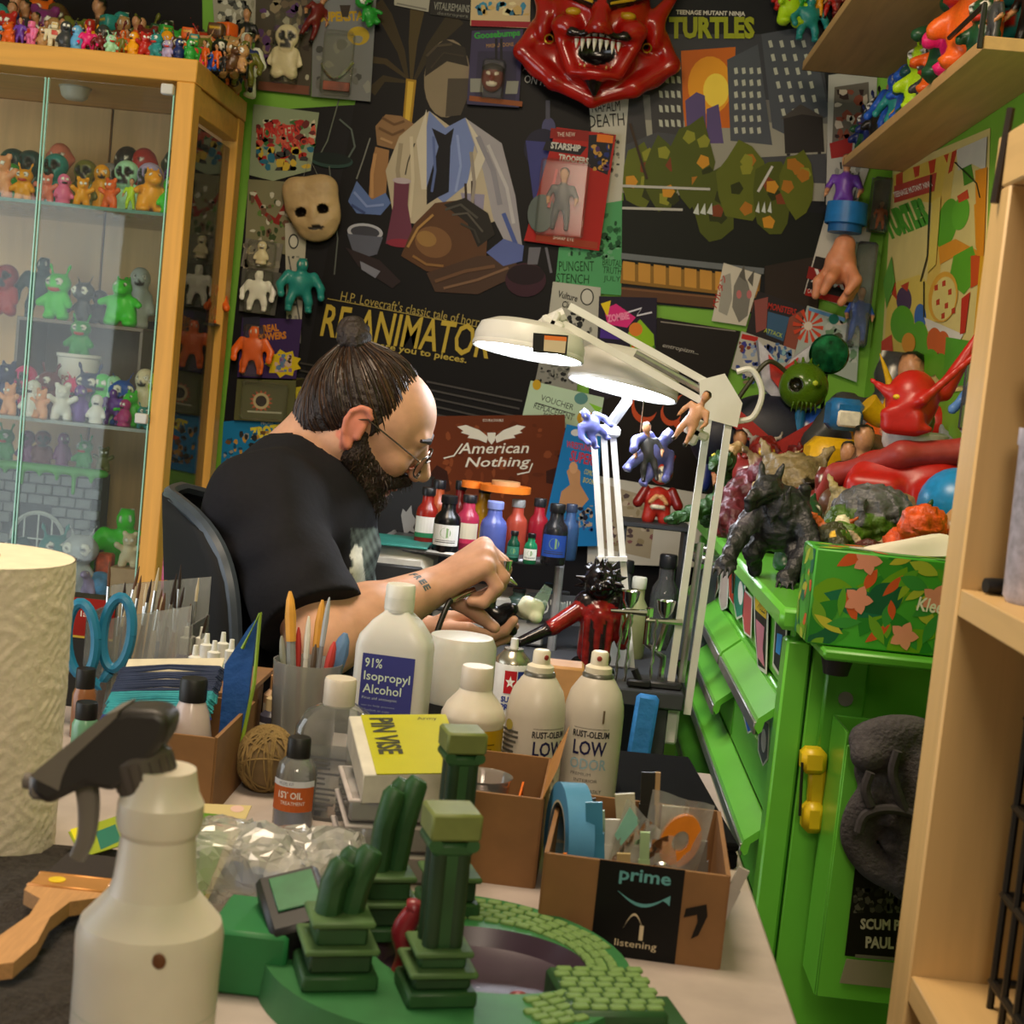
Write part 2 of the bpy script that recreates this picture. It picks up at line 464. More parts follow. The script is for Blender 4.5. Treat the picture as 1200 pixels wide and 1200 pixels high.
ORD = ['first', 'second', 'third', 'fourth', 'fifth', 'sixth', 'seventh', 'eighth', 'ninth', 'tenth', 'eleventh', 'twelfth', 'thirteenth', 'fourteenth', 'fifteenth', 'sixteenth', 'seventeenth', 'eighteenth', 'nineteenth', 'twentieth'] + ['twenty-'+x for x in ['first', 'second', 'third', 'fourth', 'fifth', 'sixth', 'seventh', 'eighth', 'ninth']] + ['thirtieth'] + ['thirty-'+x for x in ['first', 'second', 'third', 'fourth', 'fifth', 'sixth', 'seventh', 'eighth', 'ninth']] + ['fortieth']
# ================================================================ the room
GREEN = mat('#74ad30', .55, noise=.06, scale=8)
WALLY, WALLX, DESK = 3.40, .64, .74
struct('floor', box(4.2, 5.2, .04, (-.3, 1.0, -.02)), mat('#5b4a3a', .6))
struct('wall_back', box(3.4, .06, 2.6, (-.95, WALLY+.03, 1.3)), GREEN)
struct('wall_right', box(.06, 5.0, 2.6, (WALLX+.03, .95, 1.3)), GREEN)
struct('wall_left', box(.06, 5.0, 2.6, (-2.3, .95, 1.3)), mat('#b9b2a2', .7))
struct('ceiling', box(4.2, 5.2, .04, (-.3, 1.0, 2.62)), mat('#d9d4c8', .8))

# ================================================================ toys: shared shapes, coloured per figure
T = {}
def shape(key, prims, pal, h=.045, k=.05, carve=()):
    T[key] = sdf_mesh('toy_'+key, prims, h, k, carve, pal)
W_, K_ = '#f4f0e4', '#15130f'
def mirror(ps):
    out = []
    for p in ps:
        out.append(p); q = dict(p)
        for kk in ('a', 'b', 'o'):
            if kk in q: q[kk] = q[kk]*np.array([-1, 1, 1])
        out.append(q)
    return out
def eyes(x, y, z, r, rp=.5): return mirror([EL((x, y, z), (r, r*.6, r), c=1, k=.005), EL((x, y-r*.55, z), (r*rp, r*.3, r*rp), c=2, k=.003)])
PAL = [None, W_, K_, '#c8321e', '#e0b020']
# all face -Y, unit height, feet at z=0
def legs(x=.15, r=.11, z=.3): return mirror([RC((x, 0, z), (x*1.1, -.02, r*.8), r, r*1.05), EL((x*1.1, -.06, r*.55), (r*1.05, r*1.4, r*.6))])
shape('gummy', [EL((0, 0, .4), (.2, .17, .26)), EL((0, -.02, .76), (.2, .18, .2)), *legs(), *mirror([RC((.17, -.02, .5), (.34, -.08, .62), .075, .09), EL((.15, 0, .95), (.08, .05, .09))]), *eyes(.08, -.19, .79, .045), EL((0, -.19, .69), (.06, .05, .045))], PAL)
shape('kaiju', [EL((0, .02, .38), (.25, .2, .28)), EL((0, -.06, .72), (.19, .2, .17)), EL((0, -.22, .66), (.13, .12, .09)), *legs(.16, .13), *mirror([RC((.22, 0, .5), (.36, -.18, .42), .075, .07), RC((.09, .02, .85), (.15, .05, 1.0), .05, .015)]), RC((0, .15, .25), (.08, .42, .08), .13, .04), *[RC((0, .17-.02*i, .9-.14*i), (0, .27-.01*i, .95-.14*i), .05, .02) for i in range(4)], *eyes(.09, -.21, .77, .04)], PAL)
shape('horned', [EL((0, 0, .33), (.2, .17, .24)), EL((0, -.02, .68), (.25, .22, .2)), *legs(.13, .1), *mirror([RC((.17, -.02, .45), (.3, -.14, .3), .07, .08), RC((.12, 0, .82), (.2, .02, 1.02), .03, .022), EL((.2, .02, 1.02), (.04, .04, .04))]), *eyes(.1, -.2, .72, .07), EL((0, -.2, .57), (.12, .06, .04), c=3)], PAL)
shape('pear', [EL((0, 0, .32), (.26, .24, .33)), EL((0, 0, .76), (.2, .19, .22)), EL((0, -.02, .06), (.25, .24, .07)), *mirror([RC((.22, -.05, .42), (.28, -.16, .25), .06, .06)]), *eyes(.07, -.17, .8, .05), EL((0, -.19, .68), (.1, .05, .025), c=2)], PAL)
shape('tall', [RC((0, 0, .15), (0, 0, .55), .17, .15), EL((0, -.01, .8), (.17, .17, .2)), EL((0, 0, .05), (.2, .18, .06)), *mirror([RC((.15, 0, .55), (.22, -.06, .28), .06, .07)]), *eyes(.07, -.15, .84, .04), EL((0, -.17, .73), (.07, .04, .03), c=2)], PAL)
shape('dino', [EL((0, .05, .4), (.22, .28, .25)), RC((0, -.12, .5), (0, -.25, .75), .13, .11), EL((0, -.33, .78), (.12, .2, .12)), *mirror([RC((.14, -.08, .3), (.16, -.1, .06), .09, .08), RC((.14, .2, .3), (.16, .2, .06), .1, .09)]), RC((0, .3, .4), (0, .62, .2), .13, .03), *[RC((0, -.1+.14*i, .65-.05*i), (0, -.08+.14*i, .78-.07*i), .06, .02, c=4) for i in range(4)], *eyes(.1, -.36, .85, .035)], PAL)
shape('skull', [EL((0, 0, .3), (.2, .16, .26)), EL((0, 0, .74), (.22, .23, .22)), BX((0, -.12, .55), (.12, .1, .08), .04), *legs(.13, .1), *mirror([RC((.18, 0, .48), (.27, -.1, .26), .07, .07)])], PAL, carve=mirror([EL((.09, -.2, .74), (.06, .08, .06), c=2)])+[EL((0, -.23, .65), (.025, .05, .035), c=2), BX((0, -.23, .55), (.09, .03, .012), .005, c=2)])
shape('robot', [BX((0, 0, .5), (.2, .13, .17), .04), BX((0, -.01, .8), (.12, .11, .11), .03), *mirror([BX((.12, 0, .17), (.08, .09, .16), .03), BX((.13, -.05, .05), (.09, .15, .05), .02), BX((.27, 0, .58), (.07, .09, .08), .02), RC((.28, 0, .5), (.3, -.08, .28), .055, .065), RC((.1, .0, .88), (.13, 0, 1.02), .02, .012)]), BX((0, -.11, .82), (.08, .02, .025), .008, c=4, k=.005), BX((0, -.13, .52), (.1, .02, .08), .01, c=3, k=.005)], PAL, k=.02)
shape('person', [EL((0, 0, .6), (.13, .09, .17)), RC((0, 0, .45), (0, 0, .5), .1, .11), EL((0, -.02, .9), (.075, .085, .1), c=5), RC((0, 0, .78), (0, 0, .84), .045, .045, c=5), *mirror([RC((.07, 0, .42), (.1, -.02, .22), .07, .055), RC((.1, -.02, .22), (.11, .01, .05), .055, .04), EL((.11, -.04, .025), (.045, .09, .03), c=2), RC((.15, 0, .7), (.23, -.01, .53), .05, .042), RC((.23, -.01, .53), (.22, -.12, .43), .042, .035, c=5)]), EL((0, .01, .95), (.08, .085, .07), c=2)], PAL+['#c08a62'], k=.03)
shape('brute', [EL((0, 0, .55), (.24, .16, .2)), RC((0, 0, .42), (0, 0, .46), .14, .15), EL((0, -.05, .84), (.11, .12, .13)), *mirror([RC((.11, 0, .38), (.17, -.03, .2), .1, .08), RC((.17, -.03, .2), (.18, .02, .05), .08, .065), EL((.18, -.06, .035), (.07, .12, .04)), RC((.23, 0, .66), (.37, -.03, .46), .09, .075), RC((.37, -.03, .46), (.36, -.17, .32), .075, .06), EL((.36, -.2, .29), (.07, .07, .07)), RC((.05, 0, .94), (.13, .04, 1.03), .03, .01, c=1)]), *eyes(.05, -.15, .87, .03)], PAL, k=.04)
shape('bust', [EL((0, 0, .25), (.3, .18, .25)), RC((0, 0, .42), (0, -.01, .58), .1, .09), EL((0, -.02, .76), (.17, .19, .22)), *mirror([RC((.27, 0, .32), (.33, -.02, .1), .13, .11), EL((.18, 0, .76), (.04, .06, .07))]), *eyes(.07, -.18, .8, .035), EL((0, -.2, .62), (.07, .04, .025), c=3)], PAL)
shape('bug', [EL((0, .02, .26), (.16, .16, .22)), EL((0, -.02, .62), (.24, .2, .19)), *legs(.1, .07, .2), *mirror([RC((.14, -.02, .36), (.26, -.12, .2), .04, .05), RC((.1, 0, .78), (.22, -.02, 1.0), .02, .015), RC((.14, .05, .3), (.3, .1, .3), .03, .02)]), *eyes(.11, -.18, .64, .08, .4), EL((0, -.2, .5), (.08, .03, .02), c=2)], PAL, h=.04)
TOYKINDS = list(T)
CNAME = [('black', '#1a1816'), ('charcoal', '#3c3d3e'), ('grey', '#85888a'), ('silver', '#b9bcbd'), ('white', '#eeebe2'), ('cream', '#e2d3ae'), ('red', '#b8251c'), ('dark red', '#6e1d1a'), ('orange', '#e8641c'), ('peach', '#f0a878'), ('salmon', '#e0806a'), ('yellow', '#f0c818'), ('amber', '#f0a212'), ('lime', '#b8e020'), ('bright green', '#3fce2c'), ('green', '#2f9a3a'), ('dark green', '#1e4a2c'), ('olive', '#6a6a26'), ('mint', '#a8e0b8'), ('teal', '#2a8a86'), ('dark teal', '#1c4a4c'), ('sky blue', '#68b0dc'), ('blue', '#2458b8'), ('navy', '#1e2a62'), ('violet', '#6a3aa0'), ('lilac', '#b0a0c8'), ('purple', '#7a2a6a'), ('periwinkle', '#5a5f9c'), ('pink', '#f078a8'), ('hot pink', '#e82070'), ('magenta', '#b02a72'), ('brown', '#5a3a22'), ('tan', '#b88a58'), ('clear', '#c8cec8'), ('flesh', '#d09a76')]
CHEX = dict(CNAME)
KWORD = dict(gummy='round-eared toy bear', kaiju='spiky toy reptile', horned='horned toy imp', pear='pear-shaped toy ghoul', tall='tall tubular toy ghost', dino='four-legged toy dinosaur', skull='skull-headed toy', robot='boxy toy robot', person='slim posed toy man', brute='broad toy brute', bust='toy bust', bug='toy bug with feelers')
def toy(kind, cname, loc, h, rz=0, label='', name='toy_figure', group=None, rough=.35, rx=0, ry=0):
    o = link(name, T[kind], TOY(.35), None, loc, (rx, ry, rz), h)
    o.color = lin(CHEX[cname]); tag(o, label, 'toy', group); return o

# ================================================================ display cabinet
WOODC = lambda ax: mat('#dca24a', .42, noise=.1, scale=6, wood=ax)
CX1, CX0, CY0, CY1 = -.792, -1.40, 2.90, 3.33
CT = 1.772
cab = thing('display_cabinet', 'tall honey-coloured wooden display cabinet with glass doors and glass side', 'cabinet', (0, 0, 0))
w = CX1-CX0; cxm = (CX0+CX1)/2
obj('top_panel', box(w, CY1-CY0, .044, (cxm, (CY0+CY1)/2, CT-.022), .002), WOODC('x'), cab)
obj('base_panel', box(w, CY1-CY0, .08, (cxm, (CY0+CY1)/2, .04), .002), WOODC('x'), cab)
for x in (CX0+.02, CX1-.02):
    obj('post', box(.036, .05, CT-.124, (x, CY0+.025, (CT-.044+.08)/2), .002), WOODC('z'), cab)
    obj('post', box(.036, .05, CT-.124, (x, CY1-.025, (CT-.044+.08)/2), .002), WOODC('z'), cab)
obj('side_rail', box(.03, CY1-CY0-.1, .05, (CX1-.02, (CY0+CY1)/2, CT-.07), .002), WOODC('x'), cab)
obj('side_rail', box(.03, CY1-CY0-.1, .05, (CX1-.02, (CY0+CY1)/2, .105), .002), WOODC('x'), cab)
GL = glass('#f8fcfa', .8, .02, .02)
EDGE = mat('#9fd8c8', .15, noise=.02, spec=.8)
obj('side_pane', box(.004, CY1-CY0-.1, CT-.22, (CX1-.02, (CY0+CY1)/2, CT/2), 0), glass('#f4fbf8', 1.0, .03, .05), cab)
CB = CY1-.012
for a, b in ((CX0+.04, -1.085), (-1.083, -.93), (-.928, CX1-.04)):
    obj('back_panel', box(b-a-.003, .012, CT-.13, ((a+b)/2, CB, CT/2+.02), .001), mat('#dfb67e', .5, noise=.08, scale=7, wood='z'), cab)
obj('back_panel', box(w-.08, .006, CT-.13, (cxm, CB+.009, CT/2+.02)), mat('#4a3a26', .7), cab)
for a, b in ((CX0+.042, -1.086), (-1.08, CX1-.042)):
    d = obj('door', box(b-a, .005, CT-.15, ((a+b)/2, CY0+.004, CT/2+.015)), GL, cab)
    for xx in (a, b):
        obj('glass_edge', box(.0022, .0054, CT-.15, (xx, CY0+.004, CT/2+.015)), EDGE, d)
for z in (CT-.062, 1.075):
    obj('hinge', box(.024, .018, .02, (CX1-.053, CY0-.002, z), .002), mat('#c8c6c0', .35, noise=.03), cab)
SH1, SH2, SH3 = 1.478, 1.052, .70
for z in (SH1, SH2, SH3):
    s_ = obj('shelf', box(w-.085, CY1-CY0-.04, .006, (cxm, (CY0+CY1)/2+.005, z-.003)), glass('#f0f6f3', .8, .03, .04 if z != SH2 else .35), cab)
    obj('shelf_edge', box(w-.085, .002, .0066, (cxm, CY0+.026, z-.003)), mat('#6f9a8c' if z != SH2 else '#d8d6d0', .2, noise=.03), s_)
# round battery light under the cabinet's top
p = at(88, 3.08, CT-.05)
pl = thing('puck_light', 'small white dome light under the cabinet top', 'light', (p.x, p.y, CT-.044))
obj('dome', lathe([(.018, -.026), (.026, -.02), (.03, -.008), (.031, 0)], 24), mat('#d6cfc2', .4, noise=.03), pl)
obj('ring', lathe([(.033, -.003), (.033, 0)], 24), mat('#b5aea0', .4), pl)

def riser(name, label, px0, px1, Y, z0, z1, dep=.1, col='#7d6f63'):
    a = at(px0, Y, z1); b = at(px1, Y, z1); c = ((a.x+b.x)/2, Y+dep/2, 0); wd_ = b.x-a.x
    t = thing(name, label, 'stand', (c[0], c[1], z0)); m = mat(col, .5, noise=.06)
    obj('top', box(wd_, dep, .008, (0, 0, z1-z0-.004), .001), m, t)
    for s in (-1, 1): obj('side', box(.006, dep, z1-z0-.008, (s*(wd_/2-.003), 0, (z1-z0-.008)/2)), m, t)
    obj('backing', box(wd_-.012, .004, z1-z0-.008, (0, dep/2-.002, (z1-z0-.008)/2)), m, t)
    return t
SHELFROWS = {}
def row(key, where, items, Y, z, name='vinyl_toy', grp=None):
    """items: (px, height in px, kind, colour) placed from the middle of the cabinet towards its wooden post"""
    rr = random.Random(key); items = sorted(items, key=lambda q: -q[0])
    for i, it in enumerate(items):
        px, hp, kind, cn = it[:4]; dy = it[4] if len(it) > 4 else 0
        p = at(px, Y+dy, z)
        toy(kind, cn, p, hp*mpp(Y+dy), rr.uniform(-25, 35), f'{cn} {KWORD[kind]}, {ORD[i]} from the post, {where}', name, grp or where)
# shelf one
row('s1a', 'upper shelf front row', [(0, 52, 'gummy', 'peach'), (27, 42, 'horned', 'amber'), (53, 34, 'gummy', 'salmon'), (73, 37, 'pear', 'pink'), (95, 34, 'gummy', 'amber'), (128, 36, 'gummy', 'orange'), (152, 38, 'person', 'lime'), (176, 56, 'kaiju', 'amber'), (198, 46, 'pear', 'bright green')], 2.965, SH1)
row('s1b', 'upper shelf middle row', [(12, 48, 'pear', 'green'), (62, 66, 'skull', 'teal'), (97, 62, 'skull', 'olive'), (116, 56, 'tall', 'amber'), (145, 66, 'skull', 'mint'), (172, 66, 'skull', 'lilac'), (203, 66, 'skull', 'violet')], 3.06, SH1)
row('s1c', 'upper shelf rear row', [(12, 72, 'skull', 'dark teal'), (32, 72, 'skull', 'dark teal'), (66, 82, 'bust', 'salmon'), (126, 66, 'skull', 'grey'), (145, 86, 'bust', 'black'), (165, 86, 'bust', 'red'), (201, 88, 'bust', 'dark green')], 3.16, SH1)
# stand in the second bay
riser('shelf_riser', 'grey-brown shelf stand on the middle glass shelf', 20, 168, 3.08, SH2, 1.252, .17)
row('s2', 'on the brown shelf stand', [(5, 62, 'skull', 'red', .05), (66, 62, 'horned', 'bright green'), (47, 74, 'brute', 'dark teal', .09), (96, 58, 'bug', 'charcoal'), (115, 42, 'skull', 'charcoal', .02), (141, 62, 'kaiju', 'bright green', -.01), (160, 72, 'tall', 'clear', .09)], 3.12, 1.252)
p = at(236, 3.27, 1.28); toy('brute', 'orange', p, .125, 40, 'orange spiky toy brute behind the glass side of the cabinet')
# small ledge that carries the orange one
single('wall_ledge', box(.1, .1, .006, (0, 0, -.003), .001), glass('#e6f2ee', 1, .03, .1), 'small clear ledge under the orange toy brute', 'ledge', (p.x-.01, p.y, 1.28))
# white picture frame leaning at the back of bay two
for i, (x0, x1, lb) in enumerate(((168, 192, 'black picture frame with white mount at the back of the cabinet'), (214, 232, 'tall pale panel seen through the glass side of the cabinet'))):
    a = at(x0, 3.295, 1.1); b = at(x1, 3.295, 1.1); t = thing('picture_frame', lb, 'frame', ((a.x+b.x)/2, 3.295, SH2))
    obj('frame_border', box(b.x-a.x+.02, .012, .22, (0, .008, .11), .002), mat('#2e3036', .5), t)
    obj('mount', box(b.x-a.x+.005, .006, .185, (0, -.001, .1), .001), mat('#d8d8d4', .6), t)
# bucket with a figure on it
p = at(87, 3.06, SH2)
t = thing('paper_bucket', 'white paper bucket with red lettering on the middle glass shelf', 'bucket', p)
obj('tub', lathe([(.035, 0), (.042, .125), (.045, .128), (.045, .134), (.042, .134), (.04, .12)], 28, closed_top=False), mat('#e8e4dc', .5, noise=.03), t)
obj('lid', lathe([(.0, .122), (.041, .122), (.041, .127), (0, .127)], 28), mat('#e4e0d8', .5), t)
def cylwarp(R, y0=0, c=(0, 0), slope=0):
    def w(a, b, k):
        rr = R(b) if callable(R) else R
        th = a/rr; r = rr+k+.0006
        return (r*math.sin(th), -r*math.cos(th), b)
    return w
class CylArt(Art):
    """print wrapped round a round object: a, b in metres (a along the girth, b up)"""
    def __init__(s, R): s.b = MB(); s.k = 1; s.step = .00005; s.warp = cylwarp(R); s.o = Vector((0, 0, 0))
    def rect(s, a0, b0, a1, b1, col, n=10):
        ab = []; f = []
        for i in range(n+1):
            a = a0+(a1-a0)*i/n; ab += [(a, b0), (a, b1)]
        f = [(2*i, 2*i+2, 2*i+3, 2*i+1) for i in range(n)]
        return s.raw(ab, f, col)
    def band(s, b0, b1, R, col, n=40): return s.rect(-math.pi*R*.999, b0, math.pi*R*.999, b1, col, n)
    def txt(s, t, a0, a1, b0, h, col, shear=0, bold=0, sp=1.0):
        v, f, w_, hh = text2d(t, shear, bold, sp)
        return s.raw([(a0+(a1-a0)*x, b0+h*y) for x, y in v], f, col)
    def blob(s, a, b, rx, ry, col, n=14): return s.raw([(a+rx*math.cos(6.283*i/n), b+ry*math.sin(6.283*i/n)) for i in range(n)], [tuple(range(n))], col)
    def make(s, name, parent, m=None, label=None): return tag(link(name, s.b.mesh(name, 0), m or PRINT(.4), parent), label)
ca = CylArt(lambda b: .035+b*.056)
ca.txt('POLLO', -.022, .026, .075, .014, '#b02a20', bold=.02); ca.blob(.006, .05, .016, .02, '#2a4a9a'); ca.blob(.006, .055, .01, .008, '#d8b890')
ca.make('printed_label', t)
toy('horned', 'green', (p.x, p.y, SH2+.128), .085, 5, 'green horned toy imp sitting on the white paper bucket')
row('s3a', 'middle shelf second row', [(6, 66, 'kaiju', 'navy'), (27, 62, 'skull', 'hot pink'), (55, 62, 'horned', 'dark red'), (86, 62, 'bug', 'hot pink'), (101, 66, 'horned', 'navy'), (117, 60, 'pear', 'bright green'), (130, 58, 'tall', 'mint'), (139, 66, 'bug', 'blue'), (166, 70, 'tall', 'cream'), (179, 66, 'tall', 'lime')], 3.0, SH2)
row('s3b', 'middle shelf front row', [(10, 38, 'gummy', 'peach'), (37, 46, 'pear', 'white'), (47, 36, 'gummy', 'peach', -.015), (71, 44, 'gummy', 'white'), (92, 44, 'tall', 'violet', .02), (112, 36, 'pear', 'white'), (131, 44, 'brute', 'violet', .03), (145, 34, 'pear', 'magenta'), (152, 46, 'kaiju', 'bright green', .03), (167, 30, 'horned', 'teal')], 2.945, SH2)
# toy castle front
cas = at(50, 3.12, SH3); a0 = at(-60, 3.12, SH3).x; a1 = at(122, 3.12, .95).x; CH = .245
t = thing('toy_castle', 'grey toy castle front with dripping green slime in the lower cabinet bay', 'playset', ((a0+a1)/2, 3.15, SH3))
cw = a1-a0
obj('wall_core', box(cw-.012, .05, CH-.012, (0, .012, (CH-.012)/2)), mat('#4c5054', .8), t)
gate_x = at(45, 3.12, .85).x-(a0+a1)/2; GR_ = .056; GZ = .085
bme = mk(box(.0325, .012, .0205, (0, 0, 0), .002)).mesh('brick'); BRM = mat('#85898c', .8, noise=.15, scale=50, bump=.3)
rr = random.Random(4)
for r in range(11):
    z = .012+r*.0224
    for c in range(-1, 14):
        x = -cw/2+.018+c*.0345+(.017 if r % 2 else 0)
        if x < -cw/2+.012 or x > cw/2-.014: continue
        if abs(x-gate_x) < GR_+.012 and z < GZ: continue
        if (x-gate_x)**2+max(z-GZ, 0)**2 < (GR_+.012)**2: continue
        link('brick', bme, BRM, t, (x, -.016+rr.uniform(-.002, .001), z), (0, rr.uniform(-1, 1), 0))
ar = [(GR_*math.cos(a), GZ+GR_*math.sin(a)) for a in [math.pi*i/14 for i in range(15)]]
obj('arch', tube([(gate_x+GR_, -.022, 0)]+[(gate_x+x, -.022, z) for x, z in ar]+[(gate_x-GR_, -.022, 0)], .005, 6), mat('#b8bcb8', .6), t)
obj('gate_opening', prism([(gate_x+GR_, 0), *[(gate_x+x, z) for x, z in ar], (gate_x-GR_, 0)], .012), mat('#2e3136', .8), t, (0, -.012, 0))
for dx in (-.03, 0, .03): obj('gate_bar', bar((gate_x+dx, -.024, 0), (gate_x+dx, -.024, GZ+math.sqrt(GR_**2-dx*dx)), .003), mat('#c8ccc8', .5), t)
obj('gate_bar', bar((gate_x-GR_, -.025, GZ), (gate_x+GR_, -.025, GZ), .003), mat('#c8ccc8', .5), t)
rr = random.Random(8); sp_ = []
for i in range(17):
    x = -cw/2+.012+i*(cw-.02)/16; sp_.append(EL((x, -.02, CH-.008), (.016, .012, .009)))
    if i % 2: sp_.append(RC((x, -.026, CH-.01), (x, -.026, CH-.02-rr.random()*.035), .006, .004))
link('slime', sdf_mesh('slime', sp_, .004, .008), mat('#4fae3a', .25), t)
CTZ = SH3+CH-.005
row('s4a', 'on top of the castle', [(5, 44, 'horned', 'green'), (30, 42, 'skull', 'purple'), (48, 44, 'skull', 'dark red'), (72, 42, 'tall', 'purple'), (98, 40, 'horned', 'green'), (120, 30, 'gummy', 'olive')], 3.15, CTZ)
p = at(148, 2.96, .73)
single('card_box', box(.062, .05, .07, (0, 0, .035), .001), mat('#c8a27a', .6), 'small tan card box under the cream toy in the cabinet', 'box', (p.x, p.y, SH3))
single('orange_toy_crate', mk(box(.032, .03, .05, (0, 0, .025), .004)), mat('#d8582a', .5, noise=.5, scale=60), 'small orange patterned toy block beside the zombie toy', 'toy', (at(122, 2.99, .74).x, 2.99, SH3+.04))
single('toy_ball', ell(.028, .028, .028, (0, 0, .028)), mat('#5a9ad0', .4, noise=.6, scale=40), 'blue and orange toy ball below the orange toy block', 'toy', (at(122, 2.99, .72).x, 2.96, SH3))
toy('gummy', 'cream', (p.x, p.y, SH3+.07), .072, 10, 'cream toy bear standing on a small tan card box', name='vinyl_toy')
row('s4b', 'bottom shelf before the castle', [(20, 76, 'bug', 'dark teal', .03), (60, 76, 'horned', 'teal', .04), (91, 92, 'bug', 'silver'), (141, 106, 'brute', 'bright green', .09), (104, 40, 'dino', 'lilac', -.02), (174, 88, 'pear', 'pink', .05), (28, 40, 'dino', 'grey', -.02), (60, 50, 'kaiju', 'lilac', -.02)], 2.96, SH3)
q = at(166, 2.95, SH3)
t = thing('blue_bottle', 'slim pale blue bottle on the bottom cabinet shelf', 'bottle', q)
obj('vessel', lathe([(.014, 0), (.016, .01), (.016, .06), (.008, .075), (.008, .085)], 18), mat('#7fb8e0', .2), t)
obj('cap', lathe([(.009, .083), (.009, .1)], 18), mat('#a8d0ec', .3), t)
obj('straw', tube(smooth_path([(0, 0, .1), (-.01, 0, .13), (.012, 0, .17)]), .0022, 6), mat('#d8dcd8', .3), t)

# crowd on top of the cabinet
rr = random.Random(21)
FRONT = 'sky blue,orange,violet,pink,tan,cream,charcoal,sky blue,hot pink,dark red,mint,olive,amber,red,teal,lilac,navy,green,hot pink,blue,charcoal'.split(',')
xs = np.linspace(-4, 262, len(FRONT))
for i, c in enumerate(FRONT):
    k = rr.choice(['gummy', 'horned', 'person', 'robot', 'kaiju', 'brute', 'pear', 'person'])
    toy(k, c, at(xs[i], 2.93 if xs[i] < 235 else 3.0, CT), rr.uniform(24, 34)*mpp(2.93), rr.uniform(-40, 40), f'tiny {c} {KWORD[k]}, {ORD[len(FRONT)-1-i]} from the corner, cabinet-top front row', 'mini_toy', 'tiny toys on top of the cabinet')
for rix, (Y, hh, n) in enumerate(((2.99, 44, 21), (3.06, 60, 20), (3.14, 78, 19), (3.22, 96, 17), (3.29, 112, 13))):
    xs = np.linspace(-8, 285, n)
    for i in range(n):
        k = rr.choice(['gummy', 'horned', 'person', 'robot', 'kaiju', 'brute', 'bust', 'person', 'person', 'bug'])
        c = rr.choice(['red', 'brown', 'black', 'charcoal', 'orange', 'tan', 'navy', 'dark green', 'olive', 'dark red', 'amber', 'purple', 'black', 'charcoal', 'teal', 'flesh', 'white', 'brown', 'green'])
        toy(k, c, at(xs[i]+rr.uniform(-4, 4), Y, CT), hh*mpp(Y)*rr.uniform(.75, 1.05)*.85, rr.uniform(-45, 45), f'tiny {c} {KWORD[k]}, {ORD[n-1-i]} from the corner, cabinet-top {ORD[rix+1]} row', 'mini_toy', 'tiny toys on top of the cabinet')
# ================================================================ things pinned to the back wall
def wall(Y=3.397): return Art((P(600, 300, Y)), step=.00006)
def prn(a, name, label, cat='poster', group=None): return a.build(name, label, cat, group=group)
def turn(cx, cy, pts, deg):
    a = math.radians(deg); c, s = math.cos(a), math.sin(a); return [(cx+x*c-y*s, cy+x*s+y*c) for x, y in pts]

# --- dark backing sheets behind everything
prn(wall(3.3985).sheet([(-60, -60), (236, -60), (238, 90), (-60, 70)], '#1d1a1a'), 'dark_backing_sheet', 'dark sheet on the wall behind the toys atop the cabinet')
prn(wall(3.3985).sheet([(300, 130), (428, 122), (380, 500), (262, 496)], '#17161a'), 'black_backing_sheet', 'black backing sheet under the carded toys beside the cabinet')
prn(wall(3.3985).sheet([(420, 560), (860, 590), (850, 800), (420, 800)], '#1b1a1c'), 'dark_backboard', 'dark backboard added on the wall behind the desk', 'board')  # panel added to keep the wall dark behind the desk
prn(wall(3.3945).sheet([(690, 395), (775, 372), (770, 478), (690, 470)], '#2a2530').blotch(700, 400, 768, 440, ['#b8923a', '#6a5a3a', '#8a2a4a', '#3a6a3a'], 26, 61, 3, 8), 'portrait_strip', 'dark strip of small portraits behind the lamp arm')
# --- large dark film poster with a white lab coat
a = wall(3.397).sheet([(447, -45), (748, 12), (658, 545), (347, 492)], '#0e0c0d')
for pts, w, c in (([(478, 95), (470, 60), (452, 20), (440, 5)], [3, 9, 16, 20], '#3a2e14'), ([(482, 95), (484, 50), (490, 5)], [3, 10, 18], '#4a3c1c'), ([(485, 95), (505, 55), (535, 20)], [3, 11, 22], '#332a16'), ([(478, 92), (452, 72), (436, 70)], [3, 7, 8], '#41341a'), ([(478, 96), (450, 92), (435, 108)], [3, 8, 12], '#3a2f18')):
    a.line(pts, w, c)
# glowing tube and raised sleeve
a.poly([(476, 92), (488, 94), (480, 168), (470, 166)], '#a8801e').poly([(478, 95), (485, 96), (478, 160), (473, 160)], '#d8b040')
a.poly([(440, 148), (452, 134), (470, 136), (485, 145), (478, 160), (462, 175), (442, 170)], '#8d6a48')
a.poly([(440, 172), (456, 176), (452, 232), (432, 236), (434, 200)], '#9a7048')
a.poly([(418, 212), (408, 236), (418, 250), (446, 252), (458, 238), (452, 226), (436, 234)], '#5a70a8')
# coat, shirt and tie (plain figure without features)
a.poly([(503, 130), (468, 160), (452, 200), (462, 260), (560, 268), (600, 250), (612, 288), (604, 230), (588, 168), (545, 138), (530, 150)], '#b9aa92')
a.poly([(545, 138), (588, 168), (604, 230), (612, 288), (600, 300), (578, 256), (566, 200)], '#a09aa0')
a.poly([(503, 130), (498, 160), (500, 220), (520, 238), (548, 215), (556, 170), (545, 138), (522, 150)], '#7484b8')
a.poly([(506, 150), (522, 158), (532, 150), (528, 172), (526, 225), (512, 232), (500, 240), (500, 220), (514, 172)], '#101018')
a.polys([[(500, 128), (488, 165), (494, 222), (500, 222), (500, 160)], [(546, 138), (572, 178), (548, 235), (542, 230), (560, 178)]], '#cfc4b2')
a.line([(486, 168), (478, 190), (475, 205)], 1.5, '#3a342c'); a.poly([(540, 226), (568, 228), (566, 250), (545, 250)], '#8f88a0')
